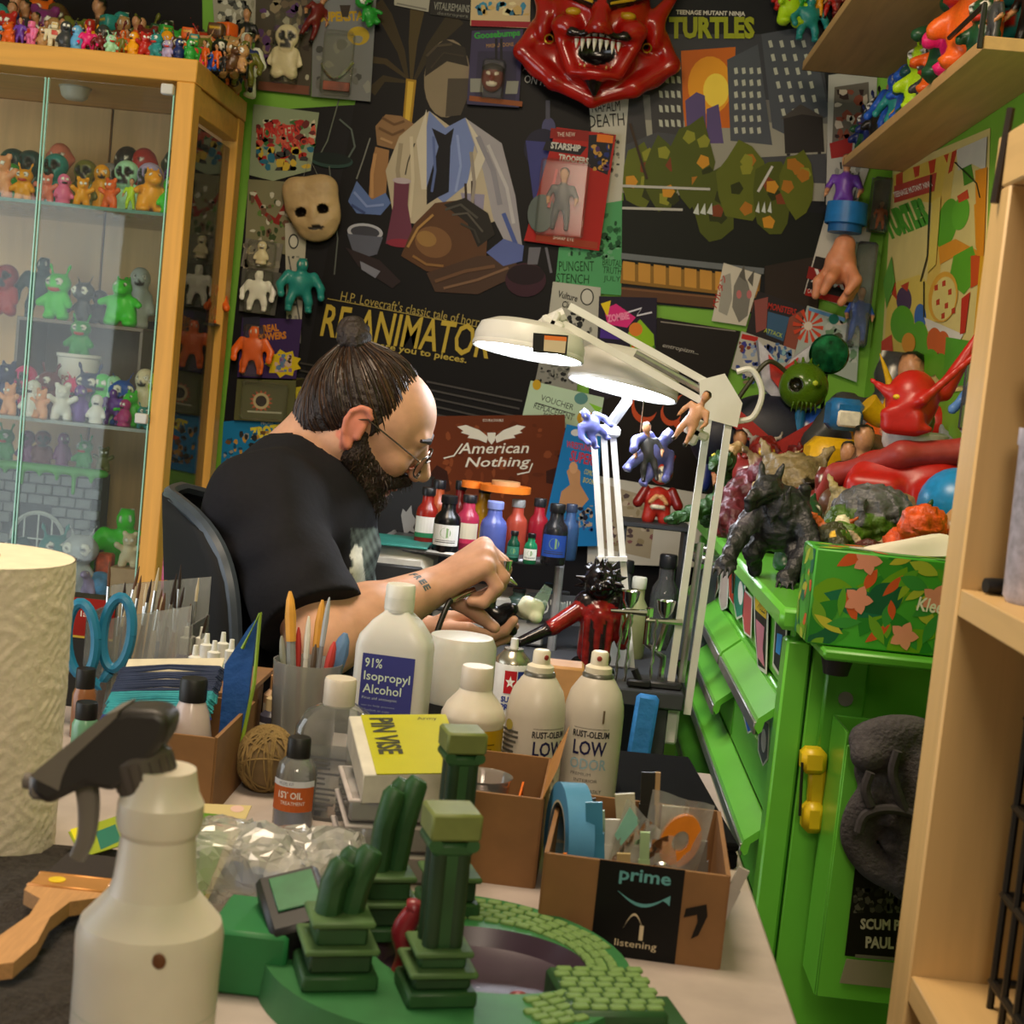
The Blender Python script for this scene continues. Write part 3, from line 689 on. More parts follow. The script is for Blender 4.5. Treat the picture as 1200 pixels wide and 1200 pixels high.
a.polys([[(544, 215), (547, 215), (548, 240), (545, 240)], [(552, 212), (556, 212), (556, 240), (552, 240)]], '#3a2a20')
a.ell(524, 92, 27, 46, '#8a7a62', 4); a.poly([(498, 90), (500, 62), (522, 46), (545, 56), (549, 78), (524, 72)], '#2a241c')
a.poly([(525, 92), (549, 92), (549, 112), (540, 135), (522, 137)], '#4a4136')
for pts, w_, c_ in (([(470, 168), (466, 200), (472, 245)], 5, '#9a8c76'), ([(482, 160), (484, 210), (480, 255)], 4, '#cdbfa6'), ([(560, 160), (578, 200), (586, 240)], 6, '#8a8690'), ([(572, 170), (594, 220), (602, 262)], 4, '#bcb6b8'), ([(552, 178), (556, 215), (552, 250)], 4, '#958a80'), ([(508, 160), (510, 200), (506, 225)], 3, '#5a6aa0'), ([(536, 158), (540, 195), (534, 225)], 3, '#8c9ccc'), ([(590, 250), (600, 275), (606, 290)], 5, '#4a5a98'), ([(448, 138), (462, 146), (474, 142)], 3, '#6a4c30'), ([(444, 150), (460, 158), (474, 152)], 3, '#6a4c30'), ([(446, 162), (460, 168)], 3, '#b08a62'), ([(440, 180), (436, 205), (436, 232)], 4, '#b8895a'), ([(415, 225), (430, 242), (450, 240)], 3, '#8092c8'), ([(412, 240), (428, 250)], 3, '#3c4c80'), ([(500, 66), (512, 54), (530, 52)], 3, '#4a4030'), ([(505, 80), (520, 62), (544, 66)], 2, '#3a3226')):
    a.line(pts, w_, c_)
# glassware
a.poly([(462, 212), (480, 213), (478, 240), (486, 288), (452, 286), (461, 240)], '#6a3448').ell(471, 212, 11, 3.5, '#b8a8b0', 5).ell(470, 285, 17, 5, '#8a2a3c', 4)
a.ell(428, 272, 21, 10, '#b0b0bc', 6).ell(428, 272, 17, 7, '#3e3e48', 6).poly([(407, 274), (449, 278), (442, 298), (428, 302), (414, 296)], '#5a5c6c')
a.line([(398, 115), (384, 165), (376, 180)], 1.4, '#6a7068').line([(398, 140), (412, 152), (416, 172), (408, 186), (396, 190)], 2.2, '#5a6460')
a.ell(388, 188, 26, 9, '#2a4440', 6).ell(388, 186, 24, 7, '#12201e', 6).line([(386, 195), (396, 280), (392, 322)], 1.5, '#5e625e')
a.line([(434, 162), (425, 190), (418, 210)], 1.6, '#7a7a74')
# plain rounded bundle and dark table (in place of the picture's figure)
a.poly([(470, 300), (486, 262), (510, 238), (545, 234), (572, 256), (570, 300), (540, 322), (500, 318)], '#5a3a24')
a.poly([(520, 240), (545, 232), (572, 250), (580, 275), (560, 290), (548, 262)], '#26221e').ell(508, 284, 22, 18, '#7a5434', 20).ell(500, 280, 12, 9, '#96703f', 20)
a.poly([(405, 290), (445, 305), (470, 330), (460, 338), (420, 312)], '#2c2022').poly([(422, 306), (446, 318), (440, 326), (424, 316)], '#7a7a88')
a.poly([(500, 320), (560, 300), (600, 300), (612, 320), (560, 345), (510, 342)], '#4a3428').poly([(570, 296), (590, 280), (614, 288), (612, 306), (590, 312)], '#5a66a0')
a.ell(643, 150, 8, 12, '#4a4a70').ell(636, 175, 22, 24, '#1e1e34').poly([(616, 165), (656, 168), (640, 215), (626, 240)], '#3a3c78').line([(642, 118), (642, 140)], 5, '#4a4a58')
a.ell(616, 328, 24, 20, '#3a1c28').ell(616, 322, 22, 12, '#201018').poly([(620, 290), (634, 290), (630, 310), (618, 310)], '#6a6870').line([(640, 290), (646, 320)], 3, '#6a6870')
# lettering
a.text("H.P. Lovecraft's classic tale of horror", (399, 352), (572, 385), 11, '#a8934e', hv=(2.2, -11))
a.line([(384, 350), (575, 386)], 1, '#a8934e')
a.text('RE-ANIMATOR', (375, 394), (572, 421), 39, '#bfa33c', bold=.015, hv=(8, -38))
a.text('It will scare you to pieces.', (398, 403), (546, 428), 10, '#b9a24a', bold=.02, hv=(2, -10))
for i, y in enumerate((425, 434, 443, 452, 461)): a.line([(350+i*1.2, y), (372, y+4)], 2.2, '#3a3634').line([(500, y+22), (612-i*3, y+45)], 2.2, '#4a4644')
a.text('ON HIS DESK', (614, 97), (672, 108), 9, '#b5b0a8').text('ANOTHER', (612, 84), (662, 93), 8, '#8a857e')
for pts, w_, c_ in (([(522, 246), (540, 240), (560, 256)], 3, '#4a4640'), ([(530, 252), (548, 250), (566, 272)], 2.5, '#565048'), ([(540, 262), (556, 270), (562, 285)], 2.5, '#3a3630'), ([(484, 300), (500, 310), (520, 312)], 3, '#8a6238'), ([(510, 330), (545, 318), (580, 312)], 4, '#6a4a34'), ([(520, 338), (560, 328), (596, 314)], 3, '#7a5a44'), ([(478, 290), (490, 268), (508, 252)], 3, '#a87e48')):
    a.line(pts, w_, c_)
prn(a, 'film_poster', 'large tilted black film poster with white coat and yellow lettering')

# --- city poster with orange sunset and green figures
a = wall(3.395).sheet([(736, -40), (990, -30), (958, 374), (728, 353)], '#14161a')
a.poly([(740, 40), (960, 40), (972, 130), (730, 130)], '#3c3d44').poly([(732, 110), (971, 120), (970, 160), (730, 160)], '#6e6c68').poly([(731, 140), (970, 145), (966, 236), (729, 226)], '#989486')
a.poly([(793, 60), (862, 55), (858, 150), (803, 150)], '#c8641a').ell(832, 100, 26, 34, '#e89a22').ell(839, 106, 15, 20, '#f6d24a')
a.polys([[(803, 118), (816, 108), (826, 112), (828, 165), (806, 165)], [(828, 128), (842, 122), (848, 168), (828, 168)]], '#5a4a78')
a.polys([[(758, 60), (775, 50), (798, 58), (802, 175), (766, 178)], [(728, 110), (752, 100), (760, 180), (728, 182)]], '#3c3a3c')
a.polys([[(852, 70), (888, 52), (905, 170), (856, 165)], [(892, 40), (950, 30), (972, 135), (925, 160), (905, 150)]], '#4c5058')
wn = []
for i in range(6):
    for j in range(4):
        wn.append([(772+j*7, 72+i*17), (776+j*7, 73+i*17), (777+j*7, 81+i*17), (773+j*7, 80+i*17)])
        wn.append([(860+j*9, 80+i*14), (864+j*9, 79+i*14), (865+j*9, 86+i*14), (861+j*9, 87+i*14)])
        wn.append([(900+j*13+i*3, 48+i*16), (904+j*13+i*3, 47+i*16), (906+j*13+i*3, 55+i*16), (902+j*13+i*3, 56+i*16)])
a.polys(wn, '#b8b8a8')
a.poly([(918, 138), (938, 124), (964, 138), (966, 178), (920, 180)], '#2e2a28').poly([(914, 140), (938, 122), (967, 138), (940, 134)], '#48423e').polys([[(922, 180), (926, 180), (924, 200), (920, 200)], [(958, 178), (962, 178), (964, 200), (960, 200)]], '#2e2a28')
a.polys([[(770, 155), (812, 160), (818, 190), (732, 195), (732, 170)], [(880, 185), (968, 180), (968, 215), (880, 212)]], '#45464a')
a.poly([(729, 235), (966, 250), (962, 330), (728, 310)], '#101410')
# plain olive and amber patches, about the size and colours of the printed group
rr = random.Random(5)
for cx, cy, w_, h_ in ((748, 205, 20, 40), (775, 205, 26, 44), (812, 190, 30, 56), (835, 240, 28, 48), (870, 215, 30, 48), (905, 235, 28, 46), (935, 215, 22, 40)):
    a.poly([(cx+w_*math.cos(t)*rr.uniform(.7, 1.1), cy+h_*math.sin(t)*rr.uniform(.75, 1.1)) for t in [6.283*q/11 for q in range(11)]], rr.choice(['#5d6418', '#4c5414', '#666c20']))
    for q in range(5): a.poly(turn(cx+rr.uniform(-.6, .6)*w_, cy+rr.uniform(-.6, .7)*h_, [(-7, -5), (2, -8), (8, -2), (5, 7), (-5, 6)], rr.uniform(0, 90)), rr.choice(['#c88a26', '#8a8a2a', '#2c3208', '#a86c1e', '#7a3a1c']))
a.line([(729, 218), (832, 222)], 3, '#b8b4ac').line([(729, 244), (800, 246)], 3, '#b8b4ac').line([(738, 145), (758, 210)], 3, '#3a2a1c').line([(888, 225), (905, 195)], 3, '#c8c4bc')
a.polys([[(812+8*i, 250), (818+8*i, 238), (819+8*i, 252)] for i in range(3)]+[[(885+7*i, 248), (889+7*i, 236), (890+7*i, 250)] for i in range(3)], '#c8ccc4')
a.line([(728, 300), (895, 318)], 7, '#6a6e70').line([(728, 320), (890, 338)], 24, '#8a6428')
a.polys([[(730+18*i, 306+2*i), (744+18*i, 308+2*i), (744+18*i, 330+2*i), (730+18*i, 328+2*i)] for i in range(9)], '#c08a3a')
a.line([(728, 343), (955, 366)], 14, '#5a3a26').line([(728, 338), (955, 360)], 2, '#7a5234')
a.poly([(896, 312), (960, 300), (958, 365), (896, 360)], '#2c221c')
a.text('TEENAGE MUTANT NINJA', (792, 19), (873, 21), 7, '#d8d0c4', bold=.03).text('TURTLES', (784, 46), (884, 46), 26, '#9aa01e', bold=.05)
prn(a, 'city_poster', 'large poster of a city at sunset with yellow-green title lettering')

# --- brown band poster behind the paint bottles
a = wall(3.36).sheet([(478, 488), (662, 486), (664, 640), (470, 640)], '#6a3015')
a.blotch(482, 492, 660, 600, ['#7a3a1c', '#5e2a12', '#8a4624'], 60, 3, 2, 9)
def wing(s): return [(576+s*4, 512), (576+s*14, 504), (576+s*30, 498), (576+s*40, 500), (576+s*33, 505), (576+s*36, 507), (576+s*26, 510), (576+s*28, 513), (576+s*16, 515), (576+s*6, 519)]
a.polys([wing(-1), wing(1), [(571, 507), (581, 507), (580, 516), (576, 521), (572, 516)]], '#e8e4d8')
a.text('American', (537, 532), (620, 531), 13, '#ece8dc', shear=.25, bold=.01).text('Nothing', (545, 551), (622, 550), 15, '#ece8dc', shear=.25, bold=.01)
a.line([(520, 537), (532, 534), (542, 520)], 1.6, '#ece8dc').line([(606, 556), (620, 553), (624, 543)], 1.6, '#ece8dc')
a.text('DOUBLE DOUBLE', (566, 494), (590, 494), 3, '#e8e4d8').polys([[(500, 560), (512, 545), (524, 552), (528, 575), (505, 580)], [(640, 552), (660, 545), (662, 570), (640, 566)]], '#3a1a10')
prn(a, 'band_poster', 'rust-brown poster with white winged lettering above the paint bottles')

# --- flyers and sheets
def sheet(pix, col, name, label, Y=3.393, cat='flyer', fn=None):
    a = wall(Y).sheet(pix, col)
    if fn: fn(a)
    return prn(a, name, label, cat)
def f1(a): a.text('NAPALM', (694, 132), (727, 130), 13, '#1c1a1a').text('DEATH', (690, 150), (732, 147), 15, '#1c1a1a').blotch(700, 155, 726, 215, ['#3a3836', '#88867e', '#6a6862'], 30, 5, 1, 4)
sheet([(690, 117), (737, 112), (728, 240), (700, 246)], '#bdb8aa', 'gig_flyer', 'white gig flyer with scratchy black lettering under the devil mask', 3.3935, fn=f1)
def f2(a):
    a.text('PUNGENT', (655, 318), (696, 318), 12, '#123a1c').text('STENCH', (652, 331), (690, 333), 11, '#123a1c').text('BRUTAL', (706, 311), (728, 313), 8, '#123a1c').text('TRUTH', (706, 320), (728, 322), 8, '#123a1c').text('JULY', (707, 331), (727, 332), 8, '#1a4a26')
    a.blotch(660, 290, 726, 304, ['#2a5a38', '#18402a', '#6aa078'], 22, 7, 2, 5).blotch(700, 250, 728, 290, ['#2a6a3e', '#184a2a'], 16, 8, 2, 6)
sheet([(698, 240), (729, 235), (728, 346), (650, 340), (655, 290), (696, 288)], '#4f9a62', 'green_flyer', 'pale green photocopied concert flyer beneath the red carded toy', 3.3925, fn=f2)
def f3(a):
    a.text('Vulture', (653, 348), (676, 354), 8, '#1a1a1a', bold=.02).text('Club', (658, 360), (672, 363), 8, '#1a1a1a', bold=.02).ell(688, 348, 8, 10, '#2a2a28').ell(688, 348, 6.5, 8.5, '#c8c4b8')
    a.blotch(642, 365, 694, 430, ['#2a2a2a', '#77756e', '#55534e', '#1a1a1a'], 60, 9, 1.5, 5)
sheet([(648, 330), (704, 337), (700, 432), (636, 424)], '#b9b5a8', 'club_flyer', 'black and white inked club flyer behind the lamp arm', 3.3915, fn=f3)
def f4(a): a.blotch(630, 428, 672, 450, ['#222', '#666'] and ['#222222', '#666660', '#8a8880'], 50, 11, 1.5, 4)
sheet([(632, 424), (678, 428), (676, 458), (626, 452)], '#8a8880', 'rubble_print', 'grey print of rubble behind the lamp head', 3.3905, fn=f4)
def f5(a):
    a.poly([(708, 362), (722, 356), (745, 372), (735, 384), (712, 380)], '#d82a7a').poly([(736, 390), (750, 374), (766, 392), (768, 420), (740, 412)], '#8ab81e').poly([(704, 356), (716, 352), (712, 372)], '#e8c820')
    a.ell(745, 386, 8, 8, '#d87a2a').line([(736, 366), (752, 361), (746, 370), (764, 366)], 2, '#d8d4e0').poly([(704, 384), (730, 390), (726, 398), (703, 396)], '#4a2a88').blotch(740, 405, 768, 422, ['#c83a1a', '#e0b020', '#3a6a1a'], 14, 13, 2, 5)
    a.text('ZOMBIE', (712, 378), (738, 374), 9, '#f08ab0', bold=.05)
sheet([(702, 347), (770, 349), (768, 432), (700, 398)], '#201a2c', 'zombie_sticker_sheet', 'neon pink and green cartoon sheet behind the lamp arm', 3.3908, fn=f5)
def f6(a):
    a.text('VOUCHER', (633, 469), (671, 481), 7, '#3a4038').line([(628, 472), (674, 486)], 1.2, '#3a4038').text('REPLACEMENT', (625, 478), (671, 493), 6.5, '#3a4038').text('MORTY', (636, 489), (657, 496), 6.5, '#3a4038')
    a.ell(629, 451, 5, 6, '#c8a028').ell(681, 467, 8, 7, '#5a8a88').ell(686, 490, 10, 9, '#c89a2a').ell(686, 490, 5, 5, '#e8d8a8').poly([(690, 472), (706, 478), (700, 484)], '#8ac83a')
sheet([(622, 446), (708, 466), (700, 512), (612, 488)], '#b9d0b4', 'voucher_card', 'pale green replacement voucher card with yellow badges', 3.385, fn=f6)
def f7(a):
    a.text('WRESTLING', (663, 524), (693, 530), 8, '#c83a4a', bold=.03).text('SUPER', (667, 540), (694, 546), 13, '#c83a4a', bold=.03).ell(675, 507, 6, 4, '#d8d8d8')
    a.poly([(668, 568), (664, 552), (672, 545), (680, 552), (680, 568), (690, 585), (684, 592), (678, 600), (666, 600), (655, 590), (658, 576)], '#c89468').ell(672, 548, 5, 7, '#d8a478').text('COMIC', (684, 555), (694, 558), 6, '#e8d820').text('BOOK', (683, 565), (696, 568), 6, '#e8d820')
    a.blotch(665, 592, 695, 625, ['#3a5a9a', '#8a98a8', '#2a2a3a', '#b8a088', '#4a8ac8'], 40, 15, 2, 5)
sheet([(664, 497), (704, 506), (700, 640), (632, 640)], '#1e7cc0', 'wrestling_comic', 'bright blue wrestling comic standing behind the paint bottles', 3.345, 'comic', f7)
def f8(a): a.text('entropizm...', (776, 408), (818, 417), 6, '#b8b0a4', shear=.2).line([(774, 377), (862, 388)], 1.3, '#8a8278').ell(803, 484, 18, 22, '#c8502a').ell(807, 480, 15, 20, '#1c1714').ell(786, 485, 12, 14, '#c8502a').ell(788, 480, 11, 13, '#1c1714').ell(755, 478, 15, 18, '#c8502a').ell(758, 472, 15, 17, '#1c1714')
sheet([(770, 372), (868, 388), (845, 470), (835, 580), (690, 562), (705, 470), (768, 445)], '#1c1714', 'dark_record_sleeve', 'very dark brown sleeve with small white script behind the lamp elbow', 3.388, fn=f8)
def f9(a): a.poly([(700, 565), (770, 585), (762, 655), (695, 640)], '#b0a288').blotch(710, 578, 765, 640, ['#8a5a5a', '#c8b8a0', '#5a4a4a', '#9a8a6a'], 50, 17, 2, 5)
sheet([(692, 556), (832, 580), (826, 665), (688, 660)], '#cfcabd', 'beige_print', 'beige leaflet with small brown sketches behind the lamp column', 3.37, fn=f9)
def g1(a):
    a.poly([(868, 318), (876, 330), (880, 345), (876, 370), (866, 378), (858, 360), (860, 335)], '#77736a').poly([(846, 324), (856, 320), (858, 350), (852, 370), (842, 365)], '#9a968a').ell(866, 345, 3, 5, '#b86a6a').ell(878, 345, 3, 5, '#b86a6a').polys([[(866, 324), (872, 310), (874, 330)], [(876, 328), (884, 316), (882, 336)]], '#5a564e')
    a.text('バルタン', (840, 362), (852, 324), 7, '#b02a22', bold=.02)
sheet([(848, 308), (892, 322), (874, 382), (834, 376)], '#c9c1b0', 'silver_alien_card', 'cream card with red vertical script and silver mask drawing', 3.3895, 'card', g1)
def g2(a): a.poly([(884, 352), (900, 348), (898, 385), (886, 390)], '#8a4a44').poly([(925, 372), (942, 362), (932, 420), (918, 405)], '#8a4a3a').poly([(900, 365), (925, 372), (918, 400), (898, 392)], '#3a5a78').text('MONSTERS', (899, 362), (932, 370), 8, '#a82a22', bold=.03).text('ATTACK', (895, 389), (916, 396), 5, '#b8c83a')
sheet([(888, 341), (948, 361), (932, 428), (870, 404)], '#2a2426', 'monster_card', 'dark monster movie card beside the cream alien card', 3.388, 'card', g2)
def g3(a): a.line([(869, 394), (888, 398)], 6, '#b82a24').blotch(866, 400, 890, 420, ['#3a3a8a', '#7a3a2a', '#8a9ab8'], 16, 19, 2, 6).blotch(892, 400, 928, 425, ['#4a6a9a', '#8ab0b8', '#2a3a6a'], 18, 20, 2, 6).blotch(862, 422, 925, 450, ['#3a4a8a', '#c8c4b8', '#8a7a5a'], 22, 21, 2, 5)
sheet([(869, 388), (932, 410), (922, 462), (857, 432)], '#b8b4a8', 'comic_panel_card', 'white bordered comic card with blue panels under the monster card', 3.3865, 'card', g3)
def g4(a):
    rays = []
    for i in range(12):
        t0, t1 = 6.283*i/12, 6.283*(i+.5)/12; rays.append([(947, 382), (947+18*math.cos(t0), 382+20*math.sin(t0)), (947+18*math.cos(t1), 382+20*math.sin(t1))])
    a.polys(rays, '#c8442a').ell(947, 382, 5, 5, '#d8c8b8').blotch(965, 372, 1004, 425, ['#b8bcb4', '#6a8a6a', '#4a4a3a', '#8a9a8a', '#c8b8a8'], 40, 23, 3, 7).line([(948, 362), (990, 375)], 4, '#5a8ab8').ell(977, 374, 6, 6, '#1a6a5a')
sheet([(946, 358), (1008, 378), (1004, 448), (930, 420)], '#a8b0a8', 'sunburst_card', 'pale trading card with a red sunburst', 3.385, 'card', g4)
def g5(a): a.poly([(978, 102), (1018, 96), (1020, 160), (975, 170)], '#6a625a').blotch(978, 105, 1018, 165, ['#8a4a3a', '#c8b8a8', '#3a2a2a'], 22, 25, 3, 8).polys([[(972, 168), (1000, 160), (998, 182), (974, 186)]], '#9a2a2a').line([(985, 190), (990, 235), (978, 240)], 2, '#3a3a3a').line([(1010, 185), (1000, 235)], 2, '#5a5a58').blotch(978, 190, 1012, 235, ['#8a8a86', '#b8b8b2', '#55554f'], 20, 26, 2, 6)
sheet([(971, 88), (1028, 80), (1026, 175), (1000, 252), (968, 240)], '#b3b0a8', 'framed_comic_page', 'white comic page edged in red under the wall shelf', 3.394, 'poster', g5)
def top1(a): a.text('VITALREMAINS', (508, 11), (550, 15), 9, '#8a887e', bold=.02).text('destroyers', (512, 18), (548, 22), 5, '#77756c')
sheet([(504, -20), (553, -16), (552, 24), (504, 17)], '#242220', 'band_patch', 'black patch with pale spiky band lettering at the top', 3.3935, fn=top1)
sheet([(462, -20), (506, -20), (502, 14), (462, 6)], '#a8a294', 'cream_leaflet', 'torn cream leaflet edge at the top of the wall', 3.3932, fn=lambda a: a.line([(465, 4), (500, 11)], 2, '#77736a'))
def top2(a): a.line([(552, 27), (622, 29)], 7, '#9a1f2a').blotch(556, 2, 620, 18, ['#3a8aa8', '#c8a868', '#e0d0a0', '#2a6a8a'], 26, 27, 3, 8)
sheet([(553, -30), (622, -26), (621, 33), (551, 30)], '#cdb488', 'paperback_cover', 'cream and blue book cover above the goblin card', 3.392, 'book', top2)
def lf1(a): a.blotch(300, 140, 370, 175, ['#a82a2a', '#c85a4a', '#3a6a3a', '#c8c0a8', '#6a2a2a'], 60, 29, 3, 8).blotch(300, 172, 368, 200, ['#a8281e', '#2a6a88', '#c8a83a', '#3a3a3a'], 40, 30, 3, 8).text('MONSTERS', (302, 163), (352, 158), 13, '#c23a34', bold=.04).text('ATTACK', (330, 176), (366, 168), 8, '#b83a34', bold=.04)
sheet([(297, 122), (374, 132), (364, 200), (320, 212), (292, 205)], '#8f9a80', 'comic_cover', 'crowded red and green comic cover pinned beside the cabinet', 3.394, 'comic', lf1)
def lf2(a): a.line([(297, 225), (310, 250), (328, 262)], 5, '#8a2420').line([(335, 240), (322, 262)], 5, '#8a2420').blotch(292, 225, 345, 290, ['#5a7a3a', '#b8b0a0', '#6a4a3a', '#c8c4b4', '#3a4a2a'], 50, 31, 2, 6)
sheet([(291, 210), (352, 214), (345, 300), (287, 290)], '#7f7a5e', 'collage_print', 'green and cream collage print beside the tan face mask', 3.3935, 'poster', lf2)
def lf3(a): a.ell(344, 283, 6, 9, '#3a3a3a').ell(344, 283, 4.5, 7, '#c8c4b8').line([(338, 300), (352, 380)], 2, '#5a5a58').blotch(336, 300, 352, 390, ['#4a4a4a', '#8a8a84'], 16, 33, 1, 4)
sheet([(334, 262), (360, 258), (352, 402), (336, 400)], '#b5b0a2', 'narrow_flyer', 'narrow white flyer with ink sketches behind the small blue figure', 3.3922, fn=lf3)
def lf4(a): a.poly([(346, 452), (366, 448), (370, 475), (362, 498), (348, 496)], '#b8a82a').polys([[(346, 468), (356, 470), (355, 474), (346, 473)], [(360, 471), (369, 470), (368, 475), (360, 475)], [(352, 488), (364, 489), (363, 491), (352, 490)], [(358, 474), (362, 482), (357, 482)]], '#3a3408').poly([(344, 446), (368, 442), (370, 450), (346, 454)], '#2a2410')
sheet([(343, 442), (374, 446), (376, 505), (342, 500)], '#4a4418', 'yellow_face_print', 'yellow and black portrait print peeking from behind the man', 3.3925, fn=lf4)
def lf5(a): a.text('ZBOTS', (294, 515), (331, 510), 14, '#e0cc3a', bold=.06).line([(300, 524), (328, 520)], 5, '#c8481e').text('MICRO', (306, 498), (320, 497), 3.5, '#d8d8d0').blotch(262, 505, 330, 552, ['#6a4a2a', '#2a2a2a', '#b8883a', '#8a8a88', '#1a4a6a'], 60, 35, 2, 6)
sheet([(262, 494), (336, 488), (342, 560), (258, 560)], '#1a74a6', 'robot_card_backing', 'turquoise card with yellow arched lettering behind the chair', 3.393, 'card', lf5)
sheet([(372, -20), (445, -20), (438, 15), (372, 10)], '#7a8088', 'grey_strip_print', 'grey print strip above the wrestling belt card', 3.396, fn=lambda a: a.blotch(375, -10, 436, 8, ['#5a6068', '#9aa0a4'], 16, 36, 2, 6))
sheet([(248, -20), (302, -20), (300, 50), (252, 42)], '#a29c8a', 'photo_sheet', 'sheet of grey portraits at the top beside the green wall strip', 3.395, fn=lambda a: a.blotch(255, 0, 298, 45, ['#5a5a54', '#c8c4b4', '#3a3a36', '#8a8470'], 40, 37, 2, 7))

# --- carded toys in clear blisters
def carded(name, label, pix, col, bl, fn=None, Y=3.385, toyspec=None, dep=.03, cat='carded toy'):
    """pix: card outline; bl: (x0, y0, x1, y1) of the clear blister"""
    c = P(sum(p[0] for p in pix)/4, sum(p[1] for p in pix)/4, Y)
    t = thing(name, label, cat, c)
    a = Art(c, step=.00006); a.sheet(pix, col, .002)
    if fn: fn(a)
    a.build('card', parent=t)
    x0, y0, x1, y1 = bl; p0 = P(x0, y1, Y)-c; p1 = P(x1, y0, Y)-c
    w_, h_ = p1.x-p0.x, p1.z-p0.z
    b = MB(); v, f = box(w_, dep, h_, ((p0.x+p1.x)/2, -dep/2-.002, (p0.z+p1.z)/2), min(.006, w_*.12)); b.add((v, f))
    obj('blister', b, glass('#fafaf6', .4, .12, .04), t)
    if toyspec:
        k, cn, s = toyspec; o = link('enclosed_figure', T[k], TOY(), t, ((p0.x+p1.x)/2, -dep/2-.002, p0.z+.004+(1-s)*h_*.3), (0, 0, 0), (h_*s, min(h_*s, dep*1.6), h_*s)); o.color = lin(CHEX[cn])
    return t
def c1(a): a.text('SUPERSTARS', (374, 26), (438, 24), 12, '#b8921e', bold=.05).polys([[(398, 6), (411, 6), (408, 20), (401, 20)]], '#3a3028').ell(420, 42, 13, 11, '#b89a2a').blotch(370, 40, 434, 110, ['#6a6a66', '#8a8a84', '#4a4a48'], 14, 41, 4, 9)
t = carded('wrestling_belt_card', 'grey card lettered in gold with a silver necklace in its blister', [(367, -5), (441, -3), (434, 119), (365, 113)], '#77787a', (376, 40, 418, 112), c1, 3.384, None, .03)
c = Vector(t.location); pts = [P(x, y, 3.376)-c for x, y in ((377, 74), (382, 84), (392, 92), (404, 84), (414, 73))]
obj('chain', tube(smooth_path(pts), .0035, 6), mat('#d8d4cc', .15, 1), t); q = P(394, 101, 3.372)-c; obj('name_plate', box(.06, .004, .02, q, .001), mat('#8a3a22', .4, noise=.4), t)
def c2(a): a.blotch(303, 0, 362, 100, ['#6a5a48', '#3a302a', '#5a3a6a', '#b0aa98', '#8a7a60'], 60, 43, 3, 9).line([(303, 100), (362, 106)], 10, '#7a4a3a')
carded('skeleton_card', 'brown card with a bony figure in a clear blister', [(300, -20), (368, -16), (364, 112), (298, 105)], '#4c4438', (318, 20, 356, 98), c2, 3.389, ('skull', 'cream', .8))
def c3(a): a.text('Goosebumps', (556, 48), (610, 44), 10, '#2f9a3a', bold=.04).text('MASK UNDONE', (570, 56), (602, 54), 4.5, '#b88a3a').poly([(560, 60), (606, 60), (604, 120), (556, 118)], '#2e2a44').polys([[(580, 45), (583, 45), (583, 70), (580, 70)], [(586, 45), (589, 45), (589, 70), (586, 70)]], '#15131c').polys([[(551, 92), (566, 92), (566, 108), (551, 108)], [(594, 95), (608, 95), (606, 110), (592, 110)]], '#8a8a80').line([(550, 115), (612, 122)], 6, '#8a4a22')
t = carded('goblin_card', 'purple card with green lettering and a small brown face', [(553, 36), (613, 34), (608, 126), (547, 122)], '#3a3454', (562, 72, 594, 116), c3, 3.383, None, .022)
c = Vector(t.location); q = P(577, 92, 3.375)-c
link('enclosed_head', sdf_mesh('goblin_head', [EL((0, 0, 0), (.024, .014, .03)), EL((0, -.012, -.002), (.006, .006, .007)), EL((-.009, -.012, .009), (.005, .004, .003), c=1, k=.002), EL((.009, -.012, .009), (.005, .004, .003), c=1, k=.002), EL((0, -.012, -.014), (.012, .004, .005), c=1, k=.002), EL((0, .002, .02), (.025, .014, .014), c=2)], .0025, .006, (), ['#6a2e1e', '#d8ccb8', '#1a1210']), mat(vcol=True, rough=.5), t, q)
def c4(a):
    a.line([(645, 156), (690, 160)], 12, '#8a1a14').text('THE NEW', (653, 160), (674, 160), 5, '#d8c8b8').polys([[(640, 165), (688, 172), (680, 182), (636, 176)], [(690, 158), (720, 158), (712, 205), (688, 195)]], '#1c1a22').text('STARSHIP', (645, 174), (680, 178), 8, '#c8c4bc', bold=.04).text('TROOPERS', (654, 188), (689, 193), 8, '#c8c4bc', bold=.04)
    a.poly([(700, 157), (719, 159), (718, 168), (699, 166)], '#d8701a').blotch(692, 168, 714, 200, ['#1a2a6a', '#b8883a', '#4a2a5a'], 20, 45, 2, 5).line([(628, 278), (700, 288)], 8, '#9a3a22').text('SHARP EYE', (648, 280), (672, 283), 4, '#e8e0d0')
t = carded('red_carded_soldier', 'bright red carded toy soldier in a large clear blister', [(652, 149), (722, 158), (702, 294), (614, 282)], '#a81c16', (626, 192, 692, 276), c4, 3.378, ('person', 'charcoal', .82), .035)
c = Vector(t.location); q = P(645, 222, 3.365)-c; obj('red_rod', bar(q+Vector((0, 0, -.04)), q+Vector((.01, 0, .045)), .006), mat('#c01c18', .3), t)
obj('display_disc', lathe([(.03, 0), (.03, .003)], 20, ax='y'), mat('#3a4a44', .4), t, P(634, 250, 3.37)-c, None, (1, 1, 1.4))
